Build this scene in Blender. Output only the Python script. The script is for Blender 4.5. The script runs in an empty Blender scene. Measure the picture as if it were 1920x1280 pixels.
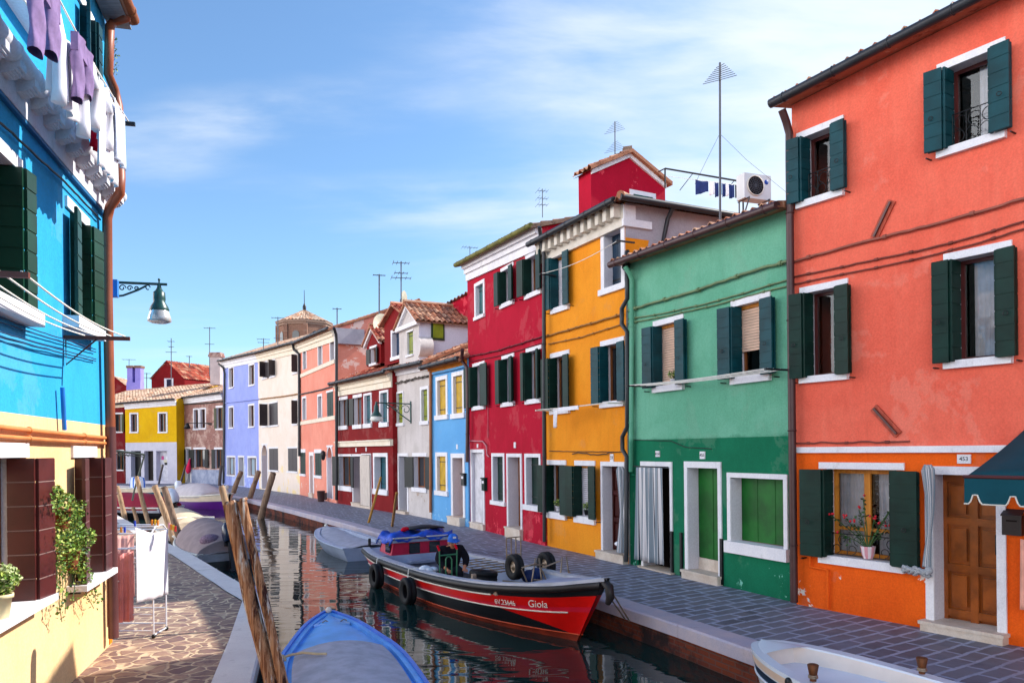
import bpy, math, random
from mathutils import Vector, Matrix
R = random.Random(7)
sc = bpy.context.scene
COL = sc.collection
PI = math.pi
V = Vector
# ------------------------------------------------------------------ camera
FPX, CX, CY, ROLL, EYE = 1430.0, 960.0, 842.0, 0.0105, 2.5
CAM = V((0, 0, EYE))
WZ = -0.45                                   # water level; pavements are z = 0
_c, _s = math.cos(ROLL), math.sin(ROLL)
cd = bpy.data.cameras.new("camera")
cd.sensor_width = 36; cd.lens = 36 * FPX / 1920
cd.shift_y = (CY - 640) / 1920; cd.clip_start = 0.05; cd.clip_end = 3000
cam = bpy.data.objects.new("camera", cd); COL.objects.link(cam)
cam.matrix_world = Matrix.Translation(CAM) @ Matrix.Rotation(ROLL, 4, 'Y') @ Matrix.Rotation(PI / 2, 4, 'X')
sc.camera = cam

def ray(px, py):
    a = (px - CX) / FPX; b = (CY - py) / FPX
    return V((a * _c + b * _s, 1, -a * _s + b * _c))
def G(px, py, z=0.0):                         # the point of the level z that the survey pixel shows
    d = ray(px, py); t = (z - EYE) / d.z
    return CAM + d * t
def at(px, py, Y):
    return CAM + ray(px, py) * Y

# ------------------------------------------------------------------ colour + materials
def C(r, g, b):
    f = lambda c: (c / 255 / 12.92) if c / 255 <= .04045 else ((c / 255 + .055) / 1.055) ** 2.4
    return (f(r), f(g), f(b), 1)
class NT:
    def __init__(s, name):
        s.m = bpy.data.materials.new(name); s.m.use_nodes = True
        s.t = s.m.node_tree; s.b = s.t.nodes["Principled BSDF"]
    def n(s, typ, **k):
        x = s.t.nodes.new(typ)
        for a, v in k.items():
            if a.startswith("i_"):
                key = a[2:]; key = int(key) if key.isdigit() else key.replace("_", " ")
                if isinstance(v, bpy.types.NodeSocket): s.t.links.new(v, x.inputs[key])
                else: x.inputs[key].default_value = v
            else: setattr(x, a, v)
        return x
    def l(s, a, b): s.t.links.new(a, b)
    def tc(s, out="Object"): return s.n("ShaderNodeTexCoord").outputs[out]
    def mapp(s, vec, scale=(1, 1, 1), rot=(0, 0, 0)):
        return s.n("ShaderNodeMapping", i_Vector=vec, i_Scale=scale, i_Rotation=rot).outputs[0]
    def noise(s, vec, scale, detail=4, rough=.6, dist=0):
        return s.n("ShaderNodeTexNoise", i_Vector=vec, i_Scale=scale, i_Detail=detail, i_Roughness=rough, i_Distortion=dist).outputs["Fac"]
    def ramp(s, fac, a, b):                   # smooth 0..1 between a and b
        return s.n("ShaderNodeMapRange", interpolation_type='SMOOTHSTEP', i_0=fac, i_1=a, i_2=b, i_3=0.0, i_4=1.0).outputs[0]
    def mix(s, fac, a, b, mode='MIX'):
        x = s.n("ShaderNodeMix", data_type='RGBA', blend_type=mode)
        for i, v in ((0, fac), (6, a), (7, b)):
            if isinstance(v, bpy.types.NodeSocket): s.l(v, x.inputs[i])
            else: x.inputs[i].default_value = v
        return x.outputs[2]
    def math(s, op, a, b=0.0):
        x = s.n("ShaderNodeMath", operation=op)
        for i, v in ((0, a), (1, b)):
            if isinstance(v, bpy.types.NodeSocket): s.l(v, x.inputs[i])
            else: x.inputs[i].default_value = v
        return x.outputs[0]
    def bump(s, h, strength=.3, dist=.01):
        b = s.n("ShaderNodeBump", i_Height=h, i_Strength=strength, i_Distance=dist)
        s.l(b.outputs[0], s.b.inputs["Normal"])
    def out(s, col, rough=.6, metal=0, spec=.5):
        if isinstance(col, bpy.types.NodeSocket): s.l(col, s.b.inputs["Base Color"])
        else: s.b.inputs["Base Color"].default_value = col
        if isinstance(rough, bpy.types.NodeSocket): s.l(rough, s.b.inputs["Roughness"])
        else: s.b.inputs["Roughness"].default_value = rough
        s.b.inputs["Metallic"].default_value = metal
        s.b.inputs["Specular IOR Level"].default_value = spec
        return s.m
def shade(c, k): return (min(1, c[0] * k), min(1, c[1] * k), min(1, c[2] * k), 1)
def lerp(a, b, t): return tuple(a[i] * (1 - t) + b[i] * t for i in range(3)) + (1,)

def M_paint(name, col, rough=.45, var=.18, scale=3.0, spec=.4, metal=0, chips=None, bump=.12):
    """painted wood / metal / cloth with slight uneven tone, optional chips to another colour"""
    k = NT(name); o = k.tc()
    c = k.mix(k.ramp(k.noise(o, scale), .3, .7), shade(col, 1 - var), shade(col, 1 + var))
    if chips:
        c = k.mix(k.ramp(k.noise(o, chips[1], 5, .7), chips[2], chips[2] + .03), c, chips[0])
    k.bump(k.noise(o, scale * 14, 3), bump, .006)
    return k.out(c, rough, metal, spec)
def M_stucco(name, c1, c2, peel=None, streak=.35, c3=None, band=None):
    """weathered render: cloudy wash, runs, grain and optional flaked patches (colour, threshold, top z)"""
    k = NT(name); o = k.tc()
    big = k.ramp(k.noise(o, .75, 6, .62, .4), .38, .66)
    c = k.mix(big, c1, c2)
    if band:                                  # repainted lower zone with an uneven brushed edge: (colour, colour, height)
        zz = k.math('ADD', k.n("ShaderNodeSeparateXYZ", i_0=o).outputs[2], k.math('MULTIPLY', k.noise(o, 2.5, 6, .7), .3))
        lo = k.mix(k.ramp(k.noise(o, 1.1, 6, .62, .4), .38, .66), band[0], band[1])
        c = k.mix(k.ramp(zz, band[2] + .09, band[2] + .21), lo, c)
    pt = k.ramp(k.noise(o, .95, 8, .66, .25), .56, .6)     # patched and faded areas
    c = k.mix(k.math('MULTIPLY', pt, .3), c, lerp(c3 or c1, C(206, 196, 186), .25))
    drip = k.ramp(k.noise(k.mapp(o, (8, 8, .22)), 1.0, 5, .7), .58, .74)
    c = k.mix(k.math('MULTIPLY', drip, .3), c, shade(c2, .62))
    run = k.ramp(k.noise(k.mapp(o, (5, 5, .35)), 1.2, 5, .65), .5, .78)
    c = k.mix(k.math('MULTIPLY', run, streak), c, c3 or lerp(c2, C(200, 190, 180), .3))
    fine = k.noise(o, 38, 5, .7)
    c = k.mix(.34, c, k.mix(k.ramp(fine, .28, .72), shade(c1, .66), shade(c1, 1.3)))
    mot = k.ramp(k.noise(k.mapp(o, (1, 1, .6)), 3.2, 6, .68, .5), .46, .72)
    c = k.mix(k.math('MULTIPLY', mot, .28), c, shade(c2, .8))
    if peel:
        z = k.n("ShaderNodeSeparateXYZ", i_0=o).outputs[2]
        zm = k.math('SUBTRACT', 1.0, k.ramp(z, peel[2] * .4, peel[2]))
        pn = k.noise(o, peel[3] if len(peel) > 3 else 2.2, 7, .68, .3)
        f = k.ramp(k.math('MULTIPLY', pn, zm), peel[1], peel[1] + .012)
        c = k.mix(f, c, peel[0])
    k.bump(k.math('ADD', k.noise(o, 70, 4, .7), k.math('MULTIPLY', k.noise(o, 6, 3), .8)), .32, .012)
    return k.out(c, .88, 0, .2)
def M_stone(name, c1, c2, scale=3, rough=.75, speck=60):
    k = NT(name); o = k.tc()
    c = k.mix(k.ramp(k.noise(o, scale, 6, .65), .35, .68), c1, c2)
    c = k.mix(.25, c, k.mix(k.ramp(k.noise(o, speck, 4, .7), .3, .7), shade(c1, .6), shade(c1, 1.2)))
    c = k.mix(k.math('MULTIPLY', k.ramp(k.noise(k.mapp(o, (1, 1, .5)), 5, 7, .72), .54, .7), .4), c, lerp(c1, C(120, 108, 100), .6))
    k.bump(k.noise(o, speck, 4), .2, .008)
    return k.out(c, rough, 0, .3)
def M_wood(name, c1, c2, axis='Z', scale=1.0, rough=.6):
    k = NT(name); o = k.tc()
    sc_ = {'Z': (22, 22, 1.2), 'X': (1.2, 22, 22), 'Y': (22, 1.2, 22)}[axis]
    g = k.noise(k.mapp(o, tuple(x * scale for x in sc_)), 1, 6, .65, .6)
    c = k.mix(k.ramp(g, .3, .7), c1, c2)
    c = k.mix(k.ramp(k.noise(o, 2.5 * scale, 4), .52, .75), c, shade(c1, .55))
    k.bump(g, .5, .01)
    return k.out(c, rough, 0, .3)
def M_brick(name, a, b, mortar, bw=.25, bh=.07, offset=.5, dirt=None, mort=.012, squash=1.0):
    k = NT(name); uv = k.tc("UV")
    br = k.n("ShaderNodeTexBrick", offset=offset, i_Vector=uv, i_Color1=a, i_Color2=b, i_Mortar=mortar, i_Scale=1.0, i_Mortar_Size=mort, i_Mortar_Smooth=.3, i_Bias=0.0, i_Brick_Width=bw, i_Row_Height=bh)
    o = k.tc()
    c = k.mix(.55, br.outputs[0], k.mix(k.ramp(k.noise(o, 4, 6, .7), .3, .7), shade(a, .5), shade(b, 1.2)), 'MIX')
    if dirt: c = k.mix(k.ramp(k.noise(o, 1.4, 6, .7), .45, .62), c, dirt)
    k.bump(k.math('ADD', k.math('MULTIPLY', br.outputs[1], -1.0), k.math('MULTIPLY', k.noise(o, 30, 4), .5)), .7, .012)
    return k.out(c, .9, 0, .2)
def M_tile(name, cols, dark=.5):
    k = NT(name); uv = k.tc("UV")
    fl = k.n("ShaderNodeVectorMath", operation='FLOOR', i_0=uv).outputs[0]
    wn = k.n("ShaderNodeTexWhiteNoise", noise_dimensions='2D', i_Vector=fl).outputs[0]
    r = k.n("ShaderNodeValToRGB", i_Fac=wn)
    e = r.color_ramp.elements
    while len(e) < len(cols): e.new(.5)
    for i, c in enumerate(cols): e[i].position = i / (len(cols) - 1); e[i].color = c
    o = k.tc()
    c = k.mix(k.ramp(k.noise(o, 2.2, 6, .7), .5, .7), r.outputs[0], shade(cols[0], dark))
    c = k.mix(k.ramp(k.noise(o, 9, 6, .75), .58, .7), c, C(196, 178, 150))
    k.bump(k.noise(o, 30, 4), .4, .01)
    return k.out(c, .9, 0, .2)
def M_glass(name, tint=(.012, .016, .02, 1), clear=.75):
    """window glass: a reflecting sheet you can see the curtain through"""
    k = NT(name); t = k.t
    gl = k.n("ShaderNodeBsdfGlossy", i_Roughness=.02, i_Color=(.9, .95, 1, 1))
    tr = k.n("ShaderNodeBsdfTransparent", i_Color=(.8, .82, .82, 1))
    fr = k.n("ShaderNodeFresnel", i_IOR=1.6)
    mx = k.n("ShaderNodeMixShader", i_0=fr.outputs[0], i_1=tr.outputs[0], i_2=gl.outputs[0])
    k.l(mx.outputs[0], t.nodes["Material Output"].inputs[0])
    return k.m
def M_pane(name, col=(.012, .016, .02, 1)):
    k = NT(name)
    k.bump(k.noise(k.tc(), 1.5, 2), .06, .02)
    return k.out(col, .04, 0, .7)
def M_stripe(name, a, b, n, u=True, third=None):
    k = NT(name); uv = k.n("ShaderNodeSeparateXYZ", i_0=k.tc("UV")).outputs[0 if u else 1]
    f = k.math('FRACT', k.math('MULTIPLY', uv, n))
    c = k.mix(k.math('LESS_THAN', f, .5), a, b)
    if third: c = k.mix(k.math('LESS_THAN', k.math('ABSOLUTE', k.math('SUBTRACT', f, .62)), .06), c, third)
    k.bump(k.noise(k.tc(), 60, 3), .1, .003)
    return k.out(c, .85, 0, .15)

# ------------------------------------------------------------------ mesh builder
class MB:
    def __init__(s): s.v = []; s.f = []; s.mi = []; s.sm = []; s.uv = []
    def face(s, pts, m=0, uv=None, smooth=False):
        b = len(s.v); s.v += [V(p) for p in pts]
        s.f.append(tuple(range(b, b + len(pts)))); s.mi.append(m); s.sm.append(smooth)
        s.uv.append(uv or [(0, 0)] * len(pts))
    def box(s, o, ax, ay, az, m=0):
        o, ax, ay, az = V(o), V(ax), V(ay), V(az); b = len(s.v)
        if ax.cross(ay).dot(az) < 0: ax, ay = ay, ax
        s.v += [o, o + ax, o + ax + ay, o + ay, o + az, o + ax + az, o + ax + ay + az, o + ay + az]
        for q in ((0, 3, 2, 1), (4, 5, 6, 7), (0, 1, 5, 4), (1, 2, 6, 5), (2, 3, 7, 6), (3, 0, 4, 7)):
            s.f.append(tuple(b + i for i in q)); s.mi.append(m); s.sm.append(False)
            s.uv.append([(0, 0), (1, 0), (1, 1), (0, 1)])
    def grid(s, rows, m=0, smooth=True, close=False, uvs=None, mf=None):
        b = len(s.v); nr, nc = len(rows), len(rows[0])
        for r in rows: s.v += [V(p) for p in r]
        for i in range(nr - 1):
            for j in range(nc if close else nc - 1):
                j2 = (j + 1) % nc
                s.f.append((b + i * nc + j, b + i * nc + j2, b + (i + 1) * nc + j2, b + (i + 1) * nc + j))
                s.mi.append(mf(i, j) if mf else m); s.sm.append(smooth)
                if uvs: s.uv.append([uvs[i][j], uvs[i][j2], uvs[i + 1][j2], uvs[i + 1][j]])
                else: s.uv.append([(j, i), (j + 1, i), (j + 1, i + 1), (j, i + 1)])
    def tube(s, pts, r, seg=8, m=0, caps=True, smooth=True):
        pts = [V(p) for p in pts]
        rs = r if isinstance(r, (list, tuple)) else [r] * len(pts)
        rows = []; up = None
        for i, p in enumerate(pts):
            d = (pts[min(i + 1, len(pts) - 1)] - pts[max(i - 1, 0)])
            if d.length < 1e-9: d = V((0, 0, 1))
            d.normalize()
            if up is None:
                up = V((0, 0, 1)) if abs(d.z) < .9 else V((1, 0, 0))
            x = up - d * up.dot(d)
            if x.length < 1e-4: x = V((1, 0, 0)) - d * d.x
            x.normalize(); y = d.cross(x); up = x
            rows.append([p + (x * math.cos(2 * PI * j / seg) + y * math.sin(2 * PI * j / seg)) * rs[i] for j in range(seg)])
        s.grid(rows, m, smooth, True)
        if caps:
            s.face(list(reversed(rows[0])), m); s.face(rows[-1], m)
    def lathe(s, c, prof, seg=16, m=0, axis=None, smooth=True, mf=None):
        c = V(c); a = (V(axis) if axis else V((0, 0, 1))).normalized()
        x = V((1, 0, 0)) if abs(a.x) < .8 else V((0, 1, 0)); x = (x - a * x.dot(a)).normalized(); y = a.cross(x)
        rows = [[c + a * z + (x * math.cos(2 * PI * j / seg) + y * math.sin(2 * PI * j / seg)) * max(r, 1e-4) for j in range(seg)] for r, z in prof]
        s.grid(rows, m, smooth, True, mf=mf)
    def ring(s, c, rad, r, axis, seg=18, m=0, rs=6):
        c = V(c); a = V(axis).normalized(); x = V((0, 0, 1)) if abs(a.z) < .8 else V((1, 0, 0)); x = (x - a * x.dot(a)).normalized(); y = a.cross(x)
        rows = []
        for i in range(seg + 1):
            th = 2 * PI * i / seg; d = x * math.cos(th) + y * math.sin(th)
            rows.append([c + d * (rad + r * math.cos(2 * PI * j / rs)) + a * r * math.sin(2 * PI * j / rs) for j in range(rs)])
        s.grid(rows, m, True, True)
    def ball(s, c, r, m=0, seg=10, sz=1.0):
        s.lathe(c, [(r * math.sin(PI * i / (seg // 2 + 1)), -r * sz * math.cos(PI * i / (seg // 2 + 1))) for i in range(seg // 2 + 2)], seg, m)
    def mesh(s, name, mats, org):
        me = bpy.data.meshes.new(name)
        me.from_pydata([tuple(p - org) for p in s.v], [], s.f)
        for m in mats: me.materials.append(m)
        me.polygons.foreach_set("material_index", s.mi); me.polygons.foreach_set("use_smooth", s.sm)
        uvl = me.uv_layers.new(name="UVMap"); flat = []
        for u in s.uv:
            for a in u: flat += [a[0], a[1]]
        uvl.data.foreach_set("uv", flat); me.update()
        return me
ORG = {}
def tag(o, label=None, cat=None, group=None, kind=None):
    if label: o["label"] = label
    if cat: o["category"] = cat
    if group: o["group"] = group
    if kind: o["kind"] = kind
    return o
def thing(name, label, cat, loc, group=None):
    o = bpy.data.objects.new(name, None); COL.objects.link(o); o.empty_display_size = .2
    o.location = loc; ORG[o.name] = V(loc)
    return tag(o, label, cat, group)
def part(name, mb, mats, parent, label=None):
    if not mb.f: return None
    mats = mats if isinstance(mats, (list, tuple)) else [mats]
    org = ORG[parent.name]
    o = bpy.data.objects.new(name, mb.mesh(name, mats, org)); COL.objects.link(o)
    o.parent = parent; ORG[o.name] = org
    if label: o["label"] = label
    return o
def solo(name, mb, mats, label=None, cat=None, group=None, kind=None, loc=None):
    mats = mats if isinstance(mats, (list, tuple)) else [mats]
    if loc is None:
        xs = [p.x for p in mb.v]; ys = [p.y for p in mb.v]; zs = [p.z for p in mb.v]
        loc = V(((min(xs) + max(xs)) / 2, (min(ys) + max(ys)) / 2, min(zs)))
    o = bpy.data.objects.new(name, mb.mesh(name, mats, loc)); COL.objects.link(o)
    o.location = loc; ORG[o.name] = V(loc)
    return tag(o, label, cat, group, kind)
def solidify(o, t):
    m = o.modifiers.new("thickness", 'SOLIDIFY'); m.thickness = t; m.offset = 0
    return o
def text_mesh(txt, size, shear=0, extrude=.002, spacing=1.0, align='CENTER'):
    cu = bpy.data.curves.new("lettering", 'FONT'); cu.body = txt; cu.size = size; cu.shear = shear
    cu.extrude = extrude; cu.space_character = spacing; cu.align_x = align; cu.align_y = 'CENTER'; cu.resolution_u = 4
    ob = bpy.data.objects.new("lettering_source", cu); COL.objects.link(ob)
    dg = bpy.context.evaluated_depsgraph_get()
    me = bpy.data.meshes.new_from_object(ob.evaluated_get(dg)); bpy.data.objects.remove(ob); bpy.data.curves.remove(cu)
    return me
def lettering(txt, size, origin, ux, uy, mat, parent, shear=0, spacing=1.0):
    me = text_mesh(txt, size, shear, .002, spacing)
    ux, uy = V(ux).normalized(), V(uy).normalized(); un = ux.cross(uy)
    for v in me.vertices:
        c = v.co.copy(); v.co = V(origin) - ORG[parent.name] + ux * c.x + uy * c.y + un * c.z
    me.materials.clear(); me.materials.append(mat)
    o = bpy.data.objects.new("lettering", me); COL.objects.link(o); o.parent = parent; ORG[o.name] = ORG[parent.name]
    return o

# ------------------------------------------------------------------ facade frame
class Fac:
    """a vertical wall plane: s along it from A to B, z up, t out of it towards the canal"""
    def __init__(f, a, b, z=0.0):
        A = G(*a, z) if not isinstance(a, Vector) else a; B = G(*b, z) if not isinstance(b, Vector) else b
        f.A, f.B = A, B; d = B - A; d.z = 0; f.L = d.length; f.u = d.normalized()
        n = V((f.u.y, -f.u.x, 0))
        if n.dot(CAM - A) < 0: n = -n
        f.n = n
    def P(f, s, z, t=0.0): return f.A.xy.to_3d() + f.u * s + f.n * t + V((0, 0, z))
    def sz(f, px, py, t=0.0):
        d = ray(px, py); k = ((f.A - CAM).dot(f.n) + t) / d.dot(f.n); p = CAM + d * k
        return (p - f.A).dot(f.u), p.z
    def px(f, px, py, t=0.0): s, z = f.sz(px, py, t); return f.P(s, z, t)
    def box(f, mb, s0, s1, z0, z1, t0, t1, m=0):
        mb.box(f.P(s0, z0, t0), f.u * (s1 - s0), V((0, 0, z1 - z0)), f.n * (t1 - t0), m)
    def quad(f, mb, pts, m=0, uv=True):
        mb.face([f.P(*p) for p in pts], m, [(p[0], p[1]) for p in pts])
# ------------------------------------------------------------------ shared materials
WHITE = M_stone("white_istrian_trim", C(222, 220, 226), C(236, 234, 236), 2.5, .7, 50)
CREAMT = M_stone("cream_trim", C(226, 212, 190), C(238, 228, 212), 2.5, .75, 50)
STEP = M_stone("pale_step_stone", C(200, 182, 165), C(222, 210, 198), 3, .7, 40)
REVEAL = M_stucco("white_reveal", C(200, 196, 206), C(214, 212, 218), streak=.2)
GREENSH = M_paint("dark_green_shutter", C(7, 40, 33), .5, .35, 2.5, .2)
TEALSH = M_paint("teal_shutter", C(5, 58, 66), .5, .3, 2.5, .2)
BLACKSH = M_paint("black_green_shutter", C(20, 26, 28), .5, .2, 2.5, .3)
BROWNSH = M_paint("brown_shutter", C(78, 30, 28), .35, .25, 2.5, .5)
IRON = M_paint("black_iron", C(24, 24, 28), .45, .2, 5, .5, .3)
GUTTER = M_paint("black_gutter", C(40, 41, 46), .45, .2, 4, .5, .2)
BGUTTER = M_paint("brown_gutter", C(66, 36, 36), .45, .2, 4, .5, .1)
WOODB = M_wood("brown_door_wood", C(96, 50, 22), C(148, 84, 36))
WOODO = M_wood("orange_window_wood", C(176, 104, 28), C(205, 134, 48))
EDGE_GLINT = M_paint('edge_glint', C(132, 104, 100), .5)  # sun glint on plank edges, put into a pale colour
PANE = M_pane("dark_pane"); GLASS = M_glass("clear_pane")
CURTAIN = M_paint("white_curtain", C(205, 200, 208), .9, .12, 6, .1)
BLIND = M_paint("beige_blind", C(214, 180, 158), .7, .1, 3, .3)
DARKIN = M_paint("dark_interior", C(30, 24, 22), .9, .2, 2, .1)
CABLE = M_paint("grey_cable", C(92, 84, 78), .7, .25, 6, .2)
TILES = M_tile("terracotta_tiles", [C(150, 88, 66), C(190, 122, 92), C(118, 84, 74), C(206, 160, 130), C(164, 100, 72), C(176, 140, 116)])
TILES_DARK = M_tile("dark_lichen_tiles", [C(96, 70, 60), C(140, 92, 74), C(84, 74, 70), C(160, 130, 110)])
TILES_RED = M_tile("red_tiles", [C(150, 62, 48), C(184, 92, 70), C(120, 52, 46), C(205, 150, 120)])
TILES_PALE = M_tile("pale_lichen_tiles", [C(176, 140, 116), C(206, 176, 150), C(150, 116, 98), C(214, 192, 170), C(186, 128, 96)])

def roof_plane(mb, e0, e1, r0, r1, tw=.21, cl=.36, amp=.045, step=.035, m=0):
    """barrel tiles: convex covers and channels running from the eave e0-e1 up to the ridge r0-r1"""
    e0, e1, r0, r1 = V(e0), V(e1), V(r0), V(r1)
    nu = max(2, round((e1 - e0).length / tw)); nv = max(2, round((r0 - e0).length / cl))
    nrm = (e1 - e0).cross(r0 - e0).normalized()
    if nrm.z < 0: nrm = -nrm
    prof = [(0, -.5), (.18, .45), (.36, 1.0), (.54, .45), (.72, -.5), (.86, -.8)]
    jit = [[R.uniform(-.012, .012) for _ in range(nu)] for _ in range(nv)]
    for v in range(nv):
        ra, rb, uva, uvb = [], [], [], []
        va, vb = v / nv, min(1, (v + 1.06) / nv)
        for u in range(nu):
            for x, h in prof + ([(1.0, -.5)] if u == nu - 1 else []):
                a = (u + x) / nu; j = jit[v][u]
                pa = (e0.lerp(e1, a)).lerp(r0.lerp(r1, a), va); pb = (e0.lerp(e1, a)).lerp(r0.lerp(r1, a), vb)
                ra.append(pa + nrm * (h * amp + step + j)); rb.append(pb + nrm * (h * amp * .85 + j))
                uva.append((u + min(x, .99), v + .05)); uvb.append((u + min(x, .99), v + .95))
        mb.grid([ra, rb], m, True, False, [uva, uvb])
        mb.grid([[p - nrm * .022 for p in ra], ra], m, False, False, [uva, uva])   # butt ends of the course

def leaf(mb, F, sa, ta, sb, tb, z0, z1, planks=6, th=.035, m=0, vert=False, jl=0):
    """one shutter leaf between plan points (sa,ta) and (sb,tb): boards with open joints on a backing"""
    a = F.P(sa, z0, ta); b = F.P(sb, z0, tb); d = b - a; nn = V((d.y, -d.x, 0)).normalized() * th
    H = z1 - z0; g = .018
    mb.box(a + d * .004 - nn * .3 + V((0, 0, .004)), d * .992, nn * .6, V((0, 0, H - .008)), m)
    for i in range(planks):
        if vert: mb.box(a + d * ((i + .03) / planks) - nn * .5, d * (.94 / planks), nn, V((0, 0, H)), m)
        else:
            h = H / planks; mb.box(a - nn * .5 + V((0, 0, i * h + g / 2)), d, nn, V((0, 0, h - g)), m)
            if jl and i: mb.box(a - nn * .42 + d * .01 + V((0, 0, i * h - .005)), d * .98, nn * .84, V((0, 0, .01)), 2)  # pale strip on each joint, painted as sun caught along the board edge
    return a, b, nn

def scroll_rail(mb, F, s0, s1, z0, z1, t, m=0, n=3):
    """wrought window guard: two rails and C scrolls"""
    for z in (z0, z1): mb.tube([F.P(s0, z, t), F.P(s1, z, t)], .008, 6, m)
    w = (s1 - s0) / n; h = z1 - z0
    for i in range(n):
        c = s0 + w * (i + .5)
        for sg in (-1, 1):
            pts = []
            for q in range(15):
                a = -PI / 2 + q / 14 * 2 * PI * .86; r = .24 * h * (1 - .45 * q / 14)
                pts.append(F.P(c + sg * (w * .24 - r * .2) - sg * r * math.cos(a) , z0 + h * .5 + sg * h * .22 + r * math.sin(a), t))
            mb.tube(pts, .006, 5, m)
    for i in range(n + 1): mb.tube([F.P(s0 + w * i, z0, t), F.P(s0 + w * i, z1, t)], .006, 5, m)

def W(xl, xr, yt, yb, **k): k["px"] = (xl, xr, yt, yb); return k
def solve(F, o):
    xl, xr, yt, yb = o["px"]; ym = (yt + yb) / 2; xm = (xl + xr) / 2
    o["r"] = (F.sz(xl, ym)[0], F.sz(xr, ym)[0], F.sz(xm, yb)[1], F.sz(xm, yt)[1])
    if o.get("typ") in ("door", "arch"): o["r"] = o["r"][:2] + (max(o["r"][2], .02),) + o["r"][3:]
    return o["r"]

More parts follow.
